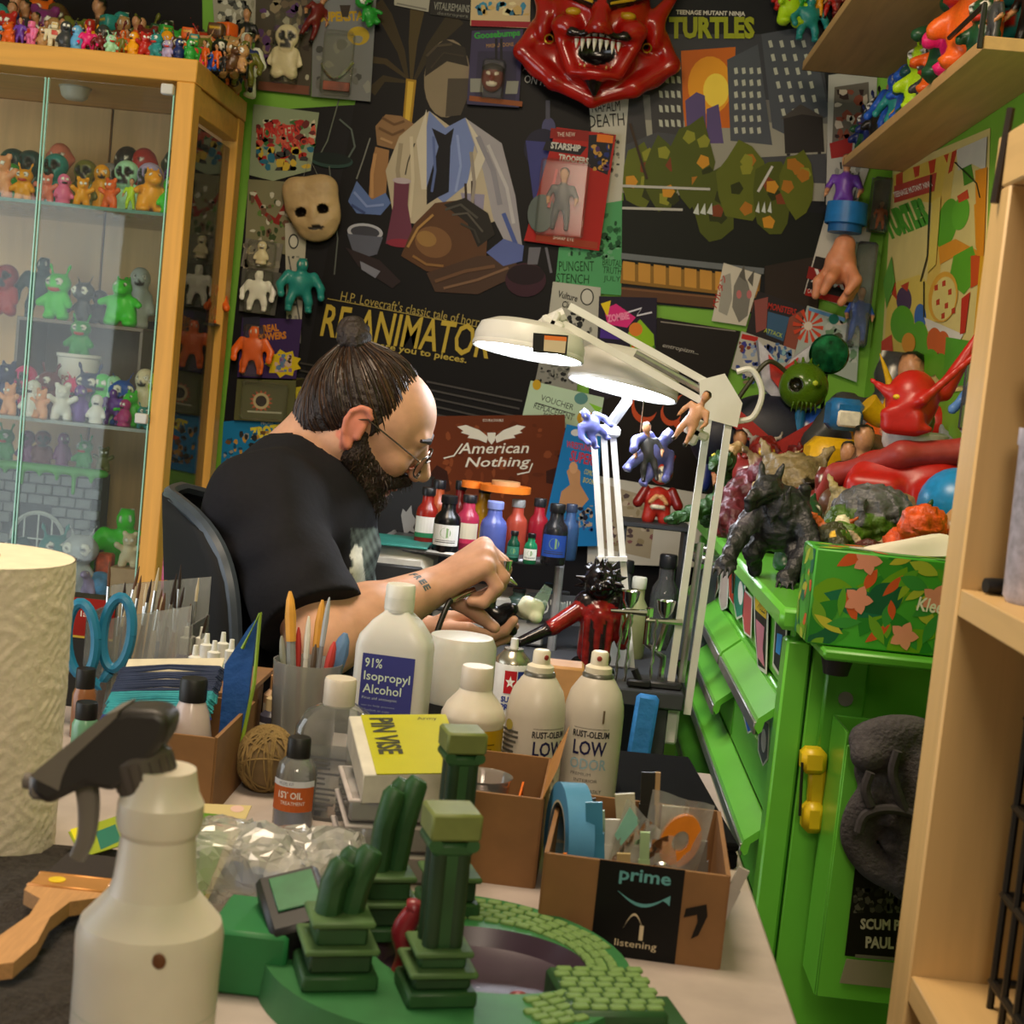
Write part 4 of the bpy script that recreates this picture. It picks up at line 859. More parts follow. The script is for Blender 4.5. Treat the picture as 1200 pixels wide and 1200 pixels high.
def c5(a): a.text('REAL', (309, 390), (327, 388), 9, '#c87a2a', bold=.05).text('POWERS', (302, 400), (336, 397), 9, '#c87a2a', bold=.05).poly(turn(332, 426, [(22*math.cos(6.283*i/18)*(1 if i % 2 else .75), 17*math.sin(6.283*i/18)*(1 if i % 2 else .75)) for i in range(18)], 0), '#d0b41e').blotch(322, 415, 342, 436, ['#5a7aa0', '#c8a89a', '#8a6a9a'], 18, 47, 2, 5).poly([(285, 372), (305, 371), (304, 386), (284, 388)], '#2a2a3a')
carded('powers_card', 'purple and yellow card with a red and orange winged figure', [(284, 372), (354, 374), (347, 444), (278, 442)], '#3a2658', (284, 382, 312, 440), c5, 3.383, ('brute', 'orange', .95), .028)
def c6(a): a.blotch(285, 285, 328, 315, ['#8a8478', '#b8a890', '#6a6258'], 24, 48, 3, 7)
carded('grey_card', 'small grey card with a pale shell toy below the mask', [(288, 279), (332, 286), (326, 320), (282, 312)], '#77726a', (290, 284, 326, 312), c6, 3.386, ('pear', 'cream', .9), .02)
carded('pale_figure_card', 'grey card with a white muscular figure in its blister', [(284, 314), (330, 320), (322, 370), (280, 364)], '#55544e', (286, 318, 322, 366), None, 3.384, ('brute', 'white', .95), .025)
def c7(a):
    a.polys([[(306+9*math.cos(6.283*i/14), 470+9*math.sin(6.283*i/14)), (306+14*math.cos(6.283*(i+.5)/14), 470+13*math.sin(6.283*(i+.5)/14)), (306+9*math.cos(6.283*(i+1)/14), 470+9*math.sin(6.283*(i+1)/14))] for i in range(14)], '#c85a3a'); a.ell(306, 470, 9.5, 9.5, '#c8b890').ell(306, 470, 6.5, 6.5, '#241410').line([(290, 482), (330, 484)], 2, '#b8b8a8')
carded('spiky_ball_box', 'olive window box with an orange sunburst below the powers card', [(278, 444), (347, 446), (344, 496), (274, 492)], '#5a5a38', (282, 450, 340, 490), c7, 3.383, None, .025)
def c8(a): a.text('PUSHER', (957, 306), (974, 311), 6, '#1c1a1a').poly([(948, 312), (1000, 328), (996, 340), (945, 326)], '#8a1c18').text('XXX', (950, 330), (990, 340), 16, '#d8d0c8', bold=.05).line([(944, 342), (992, 354)], 8, '#9a2018').text('CAUTION', (946, 343), (962, 346), 5, '#e8dcd0')
prn(wall(3.39).sheet([(966, 258), (1022, 268), (1000, 362), (942, 344)], '#c2bcae'), 'white_back_card', 'white backing card behind the flesh-coloured toy hand', 'card')
a = wall(3.3885).sheet([(956, 300), (1008, 312), (1000, 360), (943, 344)], '#26201e'); c8(a); prn(a, 'caution_card', 'black and red caution card behind the toy hand', 'card')
for px, py, w_, h_, cn, lb in ((1010, 345, 24, 120, 'blue', 'tall clear blister with small blue figure at the room corner'), (1034, 240, 26, 62, 'orange', 'clear bagged orange and green toy near the room corner')):
    c = P(px, py, 3.37); t = thing('bagged_toy', lb, 'carded toy', c); s = mpp(3.37)
    obj('backing_card', box(w_*s, .002, h_*s, (0, .02, 0)), mat('#5a6a68', .5, noise=.5, scale=30), t); obj('bag', box(w_*s, .03, h_*s, (0, .003, 0), .006), glass('#eef2f0', 1, .08, .15), t)
    o = link('enclosed_figure', T['person'], TOY(), t, (0, .003, -h_*s*.48), (0, 0, 0), h_*s*.55); o.color = lin(CHEX[cn])

# --- tan face mask
mp = P(366, 246, 3.37); s = mpp(3.37)
def pxv(dx, dy, y=0): return (dx*s, y, -dy*s)
t = thing('face_mask', 'tan hollow-eyed rubber face mask hanging by the cabinet', 'mask', mp, (0, -10, 0))
sk = [EL(pxv(0, -8), (.062, .022, .06)), EL(pxv(4, 14), (.05, .022, .045)), EL(pxv(-18, -24), (.03, .018, .03)), EL(pxv(14, -24), (.035, .02, .03)), EL(pxv(2, 6, -.016), (.01, .012, .016)), EL(pxv(4, 20, -.014), (.022, .012, .014)), EL(pxv(28, 6), (.008, .01, .02)), EL(pxv(-13, -4, -.012), (.022, .01, .006)), EL(pxv(13, -6, -.012), (.022, .01, .006)), EL(pxv(-14, 12, -.01), (.016, .01, .012)), EL(pxv(18, 12, -.01), (.016, .01, .012))]
link('shell', sdf_mesh('mask', sk, .004, .012, [EL(pxv(-12, 3, -.02), (.011, .03, .009), c=1), EL(pxv(14, 1, -.02), (.011, .03, .009), c=1), EL(pxv(5, 22, -.03), (.016, .012, .0025), c=1)], ['#bd9f74', '#241a12']), mat(vcol=True, rough=.5, bump=.2, scale=30), t)
obj('string', tube([pxv(-20, -10, .01), pxv(0, -62, .018), pxv(20, -10, .01)], .0008, 5), mat('#8a8a80', .5), t)

# --- red devil mask
c = P(702, 40, 3.33); s = mpp(3.33)
t = thing('devil_mask', 'large glossy red devil mask with sharp white teeth', 'mask', c)
pr = [EL(pxv(0, -28, 0), (.105, .06, .13)), EL(pxv(0, 26, -.005), (.082, .055, .07)), RC(pxv(0, -30, -.06), pxv(0, 2, -.085), .014, .024), EL(pxv(-8, 4, -.08), (.013, .014, .011)), EL(pxv(8, 4, -.08), (.013, .014, .011)), RC(pxv(0, 56, -.04), pxv(2, 72, -.035), .022, .005, c=1), EL(pxv(0, 51, -.055), (.05, .02, .012))]
for sg in (-1, 1):
    pr += [EL(pxv(sg*37, 0, -.045), (.034, .03, .026)), RC(pxv(sg*8, -26, -.068), pxv(sg*50, -42, -.045), .012, .01, c=1), RC(pxv(sg*60, -18, .0), pxv(sg*88, -64, .02), .022, .006), EL(pxv(sg*64, -8, .0), (.02, .02, .04)), RC(pxv(sg*6, 12, -.08), pxv(sg*30, 9, -.07), .008, .007, c=1), RC(pxv(sg*30, 9, -.07), pxv(sg*50, -4, -.045), .007, .003, c=1), RC(pxv(sg*42, 14, -.04), pxv(sg*26, 48, -.045), .014, .014),
           RC(pxv(0, 74, .0), pxv(sg*46, 56, .0), .016, .02), RC(pxv(sg*46, 56, 0), pxv(sg*86, 26, .01), .02, .018), EL(pxv(sg*52, 34, .015), (.06, .02, .045)), RC(pxv(sg*86, 26, .01), pxv(sg*70, -4, .02), .018, .02)]
link('face', sdf_mesh('devil', pr, .0045, .012, [EL(pxv(0, 27, -.085), (.056, .045, .031), c=2), EL(pxv(-31, -17, -.082), (.025, .03, .009), c=3), EL(pxv(31, -17, -.082), (.025, .03, .009), c=3)], ['#a31710', '#1a100e', '#100808', '#c8a020']), mat(vcol=True, rough=.22, coat=.3, noise=.25, scale=14), t)
for sg in (-1, 1): obj('eyeball', ell(.017, .01, .009), mat('#b8901c', .3), t, pxv(sg*31, -16, -.052)); obj('brow_line', tube([pxv(sg*10, -24, -.085), pxv(sg*34, -33, -.066), pxv(sg*52, -44, -.045)], [.003, .004, .002], 6), mat('#c8a020', .4), t)
for i in range(8):
    dx = -24+i*6.8; ln = .026 if i in (1, 3, 4, 6) else .02
    obj('tooth', lathe([(.0005, -ln), (.0035, -ln*.5), (.005, 0)], 8), mat('#e8e0cc', .3), t, pxv(dx, 13+abs(dx)*.02, -.062+abs(dx)*.0005))
for i in range(7):
    dx = -18+i*6; obj('tooth', lathe([(.004, 0), (.0025, .006), (.0005, .009)], 8), mat('#c8a868', .3), t, pxv(dx, 46-abs(dx)*.2, -.056+abs(dx)*.0004))
for sg in (-1, 1):
    obj('horn', tube(smooth_path([pxv(sg*28, -55, -.02), pxv(sg*40, -90, -.04), pxv(sg*34, -125, -.05)]), [.022+(.002-.022)*i/12 for i in range(13)], 10), mat('#5a1a12', .3), t)
    obj('earring', lathe([(.008, -.002), (.011, 0), (.008, .002)], 16, ax='y', closed_top=False, closed_bot=False), mat('#c8a030', .3, .8), t, pxv(sg*56, 12, -.012))
obj('jewel', ell(.006, .004, .009), mat('#2438a0', .2), t, pxv(0, 62, -.045))

# --- little figures hung on the wall
toy('brute', 'teal', P(349, 366, 3.36)-Vector((0, 0, .0)), .125, 20, 'small teal and green figure hung over the narrow flyer', 'hanging_figure')
toy('person', 'dark red', P(357, 48, 3.365), .12, 30, 'small dark red figure perched at the top beside the gold-lettered card', 'hanging_figure', ry=20)
toy('bug', 'green', P(438, 30, 3.365), .09, 30, 'small green bug toy clinging to the gold-lettered card', 'hanging_figure', ry=-30)
toy('person', 'black', P(285, 75, 3.36), .12, 0, 'black toy man hung above the cabinet corner', 'hanging_figure')
toy('skull', 'grey', P(262, 100, 3.36), .13, 10, 'grey skull-headed toy hung beside the cabinet top', 'hanging_figure')
for i, (px, py, k, cn, h_) in enumerate(((925, 30, 'kaiju', 'lime', .1), (945, 48, 'brute', 'teal', .1), (972, 24, 'person', 'red', .1), (985, 20, 'robot', 'dark red', .09), (915, 12, 'horned', 'red', .06), (935, 10, 'bug', 'green', .07), (958, 22, 'person', 'amber', .07))):
    toy(k, cn, P(px, py, 3.36), h_, 20-i*9, f'{cn} {KWORD[k]} fixed to the wall under the top shelf corner', 'hanging_figure')
# flesh-coloured toy hand with blue cuff, knuckles up
c = P(984, 318, 3.32); s = mpp(3.32)
t = thing('toy_hand', 'large flesh-coloured toy hand hanging down from a blue cuff', 'toy', c)
pr = [EL(pxv(0, -6), (.035, .025, .04)), RC(pxv(2, -30), pxv(0, -14), .024, .03)]
for j, (x0, x1, x2, y1, y2) in enumerate(((-13, -22, -24, 14, 30), (12, 18, 14, 12, 30), (6, 15, 4, 18, 36), (-6, -12, -18, 10, 26))):
    pr += [RC(pxv(x0, 2, -.01*j+.01), pxv(x1, y1, -.012*j), .013, .012), RC(pxv(x1, y1, -.012*j), pxv(x2, y2, -.01*j), .012, .009)]
pr += [RC(pxv(10, -4, -.02), pxv(16, 10, -.04), .013, .012), RC(pxv(16, 10, -.04), pxv(8, 24, -.045), .012, .009)]
link('fingers', sdf_mesh('toy_hand', pr, .0035, .008), mat('#d88e66', .45, sss=.1), t)
obj('cuff', lathe([(.042, -.002), (.046, .0), (.044, .045), (.036, .045), (.036, 0)], 20, closed_bot=False, closed_top=False), mat('#1f6fb0', .35), t, pxv(0, -46-8))
obj('cuff_core', lathe([(.037, 0), (.037, .03)], 20), mat('#185a94', .4), t, pxv(0, -44))
toy('person', 'violet', P(984, 268, 3.32), .16, -20, 'slim violet toy figure standing on the toy hand cuff', 'hanging_figure')
# ================================================================ the man
def npv(v): return np.array((v[0], v[1], v[2]), float)
HF = Vector((.885, .1, -.455)).normalized(); HS = HF.cross(Vector((.5, -.06, .86))).normalized(); HU = HS.cross(HF).normalized()
HC = P(436, 485, 2.33)
HR = np.array([npv(HF), npv(HS), npv(HU)]).T          # columns are the head's axes
def H(f, s, u): return npv(HC+HF*f+HS*s+HU*u)
def HEL(f, s, u, r, **k): return EL(H(f, s, u), r, R=HR, **k)
C7 = P(352, 532, 2.34)
RSh, REl, RWr = P(308, 596, 2.15), P(378, 752, 2.02), P(503, 690, 2.17)
LSh, LEl, LWr = P(350, 585, 2.52), P(418, 770, 2.53), P(500, 742, 2.38)
HIP = Vector((-.46, 2.33, .53))
torso = [EL(P(348, 606, 2.33), (.125, .185, .13)), EL(P(340, 690, 2.33), (.135, .18, .16)), EL(P(334, 780, 2.33), (.145, .18, .16)), EL((-.44, 2.33, .56), (.15, .18, .13)),
         RC(C7+Vector((.0, 0, -.03)), (RSh+Vector((0, .02, 0))), .062, .066), RC(C7+Vector((.0, 0, -.03)), LSh, .062, .066)]
# ---- skin: one continuous body
SK = []
for p in torso:
    q = dict(p)
    if q['t'] == 'e': q['r'] = q['r']-.014
    else: q['ra'] -= .012; q['rb'] -= .012
    SK.append(q)
SK += [RC(H(-.05, 0, -.075), C7+Vector((.0, 0, -.015)), .058, .064, k=.03), RC(H(-.01, 0, -.085), C7+Vector((.05, 0, -.05)), .05, .055, k=.03),
       HEL(-.008, 0, .008, (.095, .075, .085)), HEL(.04, 0, .016, (.052, .06, .06)), HEL(.045, 0, -.045, (.047, .053, .062)), HEL(.064, 0, -.1, (.023, .026, .02)),
       RC(H(-.01, .052, -.055), H(.052, .02, -.1), .02, .018), RC(H(-.01, -.052, -.055), H(.052, -.02, -.1), .02, .018),
       RC(H(.084, -.036, .012), H(.084, .036, .012), .011, k=.012),
       RC(H(.09, 0, .004), H(.118, 0, -.038), .0085, .013, k=.008), HEL(.108, .013, -.045, (.011, .009, .009), k=.006), HEL(.108, -.013, -.045, (.011, .009, .009), k=.006),
       HEL(.078, .033, -.012, (.014, .016, .012), k=.004), HEL(.078, -.033, -.012, (.014, .016, .012), k=.004),
       HEL(.07, .04, -.038, (.02, .018, .018), k=.015), HEL(.07, -.04, -.038, (.02, .018, .018), k=.015),
       HEL(.09, 0, -.07, (.012, .022, .006), k=.004, c=2), HEL(.087, 0, -.08, (.012, .02, .006), k=.004, c=2)]
for sg in (1, -1):
    hx = [(.004, .006), (-.006, .015), (-.018, .012), (-.027, 0), (-.028, -.016), (-.022, -.032), (-.012, -.046), (-.003, -.05)]
    SK += [HEL(-.012, sg*.077, -.016, (.017, .007, .03), k=.004, c=1), HEL(-.007, sg*.079, -.047, (.009, .006, .01), k=.004, c=1)]
    SK += [RC(H(a_[0], sg*(.081-.05*min(a_[0], 0)), a_[1]), H(b_[0], sg*(.081-.05*min(b_[0], 0)), b_[1]), .0045, .0045, k=.002, c=1) for a_, b_ in zip(hx, hx[1:])]
    SK += [RC(H(.0, sg*.08, -.012), H(.001, sg*.081, -.03), .005, .006, k=.003, c=1)]
# right arm and fist
SK += [RC(RSh, REl, .056, .047), RC(REl, RWr.lerp(REl, .6), .046, .05, k=.02), RC(RWr.lerp(REl, .6), RWr, .049, .03, k=.02)]
def hand(wr, kn, across, n_out, palm_r, curl, thumb, rs=1.0):
    """wr wrist, kn knuckle centre, across: unit vector along the knuckles, index side positive; curl: list of 3 offsets per finger (vectors from the knuckle)"""
    out = []; A = Vector(across).normalized()
    for i, (off, r) in enumerate(((1.55, .0098), (.52, .0102), (-.5, .0098), (-1.5, .0088))):
        r *= rs; kb = kn+A*off*.0185*rs+Vector(n_out)*(-.004 if i in (0, 3) else .002)
        out.append(RC(wr+A*off*.009, kb, .019, .0125*rs, k=.012))
        q = kb
        for j, d in enumerate(curl[i]):
            q2 = q+Vector(d); out.append(RC(q, q2, r*(1-.07*j), r*(.94-.08*j), k=.004)); q = q2
    tb = wr+A*.018; q = tb
    for j, d in enumerate(thumb):
        q2 = q+Vector(d); out.append(RC(q, q2, (.017, .0115, .0105)[min(j, 2)], (.0125, .0108, .009)[min(j, 2)], k=.008 if j == 0 else .004)); q = q2
    return out
RK = P(569, 650, 2.19)
SK += hand(RWr+Vector((.008, 0, .004)), RK, (-.12, .88, .34), (.3, 0, .9), .02,
           [[(.03, .004, -.022), (.0, .0, -.034), (-.012, -.004, -.018)], [(.03, .004, -.026), (-.01, 0, -.034), (-.02, -.002, -.01)], [(.027, .002, -.028), (-.016, 0, -.03), (-.022, .0, -.004)], [(.02, .0, -.027), (-.017, .0, -.024), (-.018, .0, 0)]],
           [(.038, .006, -.03), (.035, -.01, -.016), (.022, -.008, -.012)], rs=1.2)
# left arm and open palm-up hand
SK += [RC(LSh, LEl, .056, .047), RC(LEl, LWr.lerp(LEl, .6), .045, .048, k=.02), RC(LWr.lerp(LEl, .6), LWr, .047, .029, k=.02)]
LK = P(546, 744, 2.34)
SK += hand(LWr, LK, (.12, -.75, .25), (0, 0, -1), .02,
           [[(.036, -.004, -.006), (.022, -.002, .012), (.012, 0, .018)], [(.038, .002, -.01), (.024, .002, .012), (.012, 0, .02)], [(.034, .006, -.008), (.022, .004, .014), (.01, .0, .018)], [(.026, .008, -.004), (.018, .004, .012), (.008, 0, .014)]],
           [(.03, -.008, .026), (.036, -.002, .01), (.03, .0, -.008)])
man = thing('person', 'bearded man with a hair bun, glasses and black T-shirt airbrushing a toy', 'person', (0, 0, 0))
me = sdf_mesh('body', SK, .0036, .03, [], ['#c4957a', '#c57a64', '#a8645a'])
BODY = link('body', me, mat(vcol=True, rough=.52, noise=.1, scale=45, sss=.1, spec=.35), man)
# ---- T-shirt
SL = RSh.lerp(REl, .86); sd = (REl-RSh).normalized()
LSL = LSh.lerp(LEl, .7); lsd = (LEl-LSh).normalized()
ST = [dict(p) for p in torso]+[RC(RSh, SL+sd*.07, .07, .08, k=.05), RC(LSh, LSL+lsd*.07, .07, .073, k=.05), EL(P(308, 600, 2.16), (.07, .075, .07), k=.05)]
def frame_mat(z): 
    z = Vector(z).normalized(); x = z.cross(Vector((0, 1, 0))).normalized(); y = z.cross(x); return np.array([npv(x), npv(y), npv(z)]).T
cut = [BX(npv(SL+sd*.1), (.16, .12, .1), .005, R=frame_mat(sd)), BX(npv(LSL+lsd*.1), (.12, .12, .1), .005, R=frame_mat(lsd)),
       EL(H(-.045, 0, -.085), (.075, .07, .07)), RC(H(-.05, 0, -.075), C7+Vector((.015, 0, .012)), .062, .07), BX((-.44, 2.33, .36), (.3, .3, .1), .02)]
v, f, cid = sdf(ST, .0045, .045, cut)
# cloth folds
def folds(v):
    x, y, z = v[:, 0], v[:, 1], v[:, 2]
    d = .0055*np.sin(38*z+14*x+3*np.sin(20*y))*np.clip((1.05-z)*5, 0.2, 1)+.0035*np.sin(60*(x-z*.6)+9*y+2*np.sin(30*z))
    c = np.array(npv(P(340, 690, 2.33))); r = v-c; r /= np.linalg.norm(r, axis=1, keepdims=True)+1e-9
    return v+r*d[:, None]
v2 = folds(v)
px = np.array([proj(p) for p in v2]); cols = np.tile(np.array(lin('#16151a'), np.float32), (len(v2), 1))
front = v2[:, 0] > -.36
grey, pale = lin('#6f7b76'), lin('#d4d4cb')
inp = front & (px[:, 0] > 411+(px[:, 1]-620)*.03) & (px[:, 1] > 619) & (px[:, 1] < 697) & (v2[:, 1] < 2.42) & (v2[:, 1] > 2.17)
nz = .55+.35*np.sin(px[:, 0]*.28+px[:, 1]*.17)*np.sin(px[:, 1]*.13+px[:, 0]*.09)+.2*np.sin(px[:, 0]*.9-px[:, 1]*.35)
cols[inp] = (np.array(grey)*nz[inp][:, None]).astype(np.float32); cols[:, 3] = 1
zz = front & (px[:, 1] > 640) & (px[:, 1] < 702) & (px[:, 0] < 424+(px[:, 1]-640)*.1) & (px[:, 0] > 409+12*np.abs(((px[:, 1]-640)/20.) % 1-.5)) & (v2[:, 1] < 2.4) & (v2[:, 1] > 2.17)
cols[zz] = pale
me = bpy.data.meshes.new('t_shirt'); me.from_pydata(v2.tolist(), [], f.tolist()); me.polygons.foreach_set('use_smooth', [True]*len(f))
ca = me.color_attributes.new('Col', 'FLOAT_COLOR', 'POINT'); ca.data.foreach_set('color', cols.ravel())
link('t_shirt', me, mat(vcol=True, rough=.85, noise=.1, scale=120, bump=.25, bscale=25, spec=.25), man)['label'] = 'black T-shirt with grey and white chest print'
hemc = [SL+sd*.0]
# ---- hair, bun, beard
def strands(col, rough=.45):
    m = mat(col, rough, noise=.35, scale=18, bump=.6, bscale=60); return m
HAIR = mat('#241711', .62, noise=.4, scale=22, bump=.5, bscale=120, spec=.6)
hr = [HEL(-.018, 0, .012, (.091, .081, .087)), HEL(-.058, 0, -.01, (.05, .068, .075)), HEL(-.07, 0, -.05, (.03, .05, .04)), RC(H(-.055, 0, .05), H(-.072, 0, .066), .034, .022, k=.02), RC(H(.0, .074, .0), H(.012, .072, -.035), .009, .007, k=.01), RC(H(.0, -.074, .0), H(.012, -.072, -.035), .009, .007, k=.01)]
cut = [HEL(.1, 0, -.02, (.062, .14, .082)), HEL(.095, .06, .03, (.05, .05, .055)), HEL(.095, -.06, .03, (.05, .05, .055)), HEL(.04, .08, -.06, (.042, .05, .05)), HEL(.04, -.08, -.06, (.042, .05, .05)), HEL(-.006, .085, -.03, (.024, .03, .038)), HEL(-.006, -.085, -.03, (.024, .03, .038)), HEL(.0, 0, -.1, (.07, .09, .05))]
v, f, cid = sdf(hr, .003, .025, cut)
loc = (v-npv(HC)) @ HR; bc = np.array((-.08, 0, .07)); dv = loc-bc
an = np.arctan2(dv[:, 1], -dv[:, 2]+.02); rad = np.linalg.norm(dv, axis=1)
amp = .0006*np.sin(an*60+6*np.sin(rad*30))+.0008*np.sin(an*23+rad*40)
cn = v-npv(HC); cn /= np.linalg.norm(cn, axis=1, keepdims=True); v = v+cn*amp[:, None]
me = bpy.data.meshes.new('hair'); me.from_pydata(v.tolist(), [], f.tolist()); me.polygons.foreach_set('use_smooth', [True]*len(f)); hair = link('hair', me, HAIR, man)
loc = (v-npv(HC)) @ HR; rl = np.linalg.norm(loc, axis=1); dr = loc/rl[:, None]; bd_ = np.array((-.074, 0, .066)); bd_ /= np.linalg.norm(bd_)
rg = np.random.default_rng(7); sb = MB()
for q in rg.choice(len(v), 520, replace=False):
    d0 = dr[q]; om = math.acos(max(-1, min(1, d0.dot(bd_))))
    if om < .45: continue
    path = []; wob = rg.normal(0, .02, 3); tl = rg.uniform(.35, 1)
    for st in range(9):
        t_ = st/8*tl; dd = (math.sin((1-t_)*om)*d0+math.sin(t_*om)*bd_)/math.sin(om)+wob*t_*(1-t_); dd /= np.linalg.norm(dd)
        r_ = rl[(dr @ dd).argmax()]+.0012; path.append(HC+Vector(HR @ (dd*r_)))
    w_ = rg.uniform(.0007, .0015); sb.add(tube(path, [w_*.5]+[w_]*7+[w_*.6], 4, False), rg.choice(['#1e130d', '#2c1c13', '#38261a', '#241610', '#463020']))
tag(obj('hair_strands', sb, mat(vcol=True, rough=.42, noise=.1, spec=.5), hair, auto=0), kind='stuff')
v, f, cid = sdf([HEL(-.088, 0, .088, (.026, .026, .026)), HEL(-.08, .01, .078, (.018, .018, .018)), HEL(-.098, -.006, .094, (.017, .02, .018))], .003, .015)
loc = (v-npv(H(-.088, 0, .087))) @ HR; v = v+(v-npv(H(-.088, 0, .087)))*(.05*np.sin(loc[:, 0]*260+loc[:, 1]*200+np.sin(loc[:, 2]*150)*2))[:, None]
me = bpy.data.meshes.new('hair_bun'); me.from_pydata(v.tolist(), [], f.tolist()); me.polygons.foreach_set('use_smooth', [True]*len(f)); link('hair_bun', me, HAIR, hair)
ctr = HC+HF*-.077+HU*.071; ax_ = (HF*-.35+HU*.94).normalized(); e1 = HS; e2 = ax_.cross(e1)
obj('hair_tie', tube([ctr+(e1*math.cos(t)+e2*math.sin(t))*.024 for t in [2*math.pi*i/20 for i in range(21)]], .003, 6), mat('#8d8a86', .6), hair)
bd = [HEL(.06, 0, -.112, (.036, .042, .034)), HEL(.036, 0, -.118, (.045, .046, .03))]
for sg in (1, -1):
    bd += [RC(H(.006, sg*.068, -.025), H(.012, sg*.064, -.06), .009, .015, k=.012), RC(H(.012, sg*.06, -.06), H(.05, sg*.04, -.098), .019, .024, k=.02), RC(H(.02, sg*.058, -.075), H(.068, sg*.03, -.078), .013, .014, k=.012), RC(H(.062, sg*.032, -.08), H(.088, sg*.02, -.066), .013, .01, k=.01), RC(H(.1, sg*.01, -.06), H(.086, sg*.03, -.07), .009, .008, k=.006), RC(H(.018, sg*.064, -.045), H(.07, sg*.042, -.068), .008, .011, k=.012)]
bd += [RC(H(.102, -.01, -.06), H(.102, .01, -.06), .0075, .0075, k=.006)]
v, f, cid = sdf(bd, .003, .02, [HEL(.105, 0, -.076, (.02, .022, .009))])
rg = np.random.default_rng(3); bv = v.copy(); v = v+rg.normal(0, .0008, v.shape)
me = bpy.data.meshes.new('beard'); me.from_pydata(v.tolist(), [], f.tolist()); me.polygons.foreach_set('use_smooth', [True]*len(f)); link('beard', me, mat('#2a1d17', .7, noise=.4, scale=60, bump=.7, bscale=160), man)
sb = MB(); cb = npv(H(.03, 0, -.07))
for q in rg.choice(len(bv), 900, replace=False):
    n_ = bv[q]-cb; n_ /= np.linalg.norm(n_); dn = n_*.5+npv(HU)*-.6+npv(HF)*.25+rg.normal(0, .25, 3); dn /= np.linalg.norm(dn); L_ = rg.uniform(.004, .012)
    sb.add(tube([bv[q]-dn*.002, bv[q]+dn*L_*.6, bv[q]+dn*L_+npv(HU)*-.002], [.0007, .0006, .0002], 3, False), rg.choice(['#1e1410', '#2e2018', '#3e2c20']))
tag(obj('beard_strands', sb, mat(vcol=True, rough=.5, noise=.1), [c_ for c_ in man.children if c_.name.startswith('beard')][0], auto=0), kind='stuff')
for sg in (1, -1):
    obj('eyebrow', tube([H(.099, sg*.014, .012), H(.097, sg*.032, .017), H(.086, sg*.05, .013)], [.004, .005, .003], 6), mat('#2a1d17', .7), man)
# ---- glasses
gl = MB(); pts = []
for sg in (1, -1):
    gl.add(tube([H(.112-.012*abs(math.cos(t))*(1 if sg*math.cos(t) > 0 else 0), sg*.034+.027*math.cos(t), -.022+.02*math.sin(t)) for t in [2*math.pi*i/24 for i in range(25)]], .0014, 6))
    gl.add(tube([H(.1, sg*.06, -.014), H(.06, sg*.078, -.006), H(.0, sg*.083, .002), H(-.016, sg*.082, -.008)], .0014, 6))
gl.add(tube([H(.112, .01, -.018), H(.116, 0, -.014), H(.112, -.01, -.018)], .0014, 6))
g_ = obj('glasses', gl, mat('#6a6258', .25, .9), man)
for sg in (1, -1):
    o = obj('lens', lathe([(.023, 0), (.023, .001)], 20, sq=(1.15, .85)), glass('#f4f8f6', 1.6, .01), g_)
    M_ = Matrix((HS, HU, HF)).transposed().to_4x4(); o.matrix_local = Matrix.Translation(HC+HF*.108+HS*sg*.034+HU*-.022) @ M_
# ---- trousers and shoes
TRS = mat('#1f2024', .85, noise=.12, bump=.2)
KN = [Vector((-.1, 2.2, .55)), Vector((-.12, 2.46, .55))]; FT = [Vector((-.14, 2.2, .09)), Vector((-.16, 2.46, .09))]
tp = [EL((-.46, 2.33, .53), (.15, .18, .1))]
for k_, f_ in zip(KN, FT):
    h_ = Vector((-.42, 2.33+(k_.y-2.33)*.75, .53)); tp += [RC(h_, k_, .09, .07), RC(k_, f_, .068, .055)]
link('trousers', sdf_mesh('trousers', tp, .01, .05), TRS, man)
for f_ in FT:
    link('shoe', sdf_mesh('shoe', [RC((-.04, 0, .05), (.1, 0, .035), .045, .036), EL((-.03, 0, .07), (.05, .045, .05)), BX((.03, 0, .012), (.14, .045, .012), .01)], .006, .02), mat('#151515', .6), man, f_+Vector((.0, 0, -.09)))
# tattoo band on the right forearm
tp_ = RWr.lerp(REl, .14); ad = (RWr-REl).normalized(); n_ = (Vector((0, -1, .75))-ad*Vector((0, -1, .75)).dot(ad)).normalized(); b_ = ad.cross(n_)
a = MB()
for i, ch in enumerate('FREE'):
    tv, tf, _, _ = text2d(ch, 0, .05); pts = []
    for x, y in tv:
        al = ((i+x*.8)/4-.5)*1.15; d_ = n_*math.cos(al)+b_*math.sin(al); pts.append(tuple(tp_+ad*((y-.5)*.014)+d_*.039))
    a.add((pts, tf))
o = obj('tattoo', a, mat('#4a5250', .6), man, auto=0)
sw = o.modifiers.new('wrap', 'SHRINKWRAP'); sw.target = BODY; sw.wrap_method = 'NEAREST_SURFACEPOINT'; sw.wrap_mode = 'ABOVE_SURFACE'; sw.offset = .0004

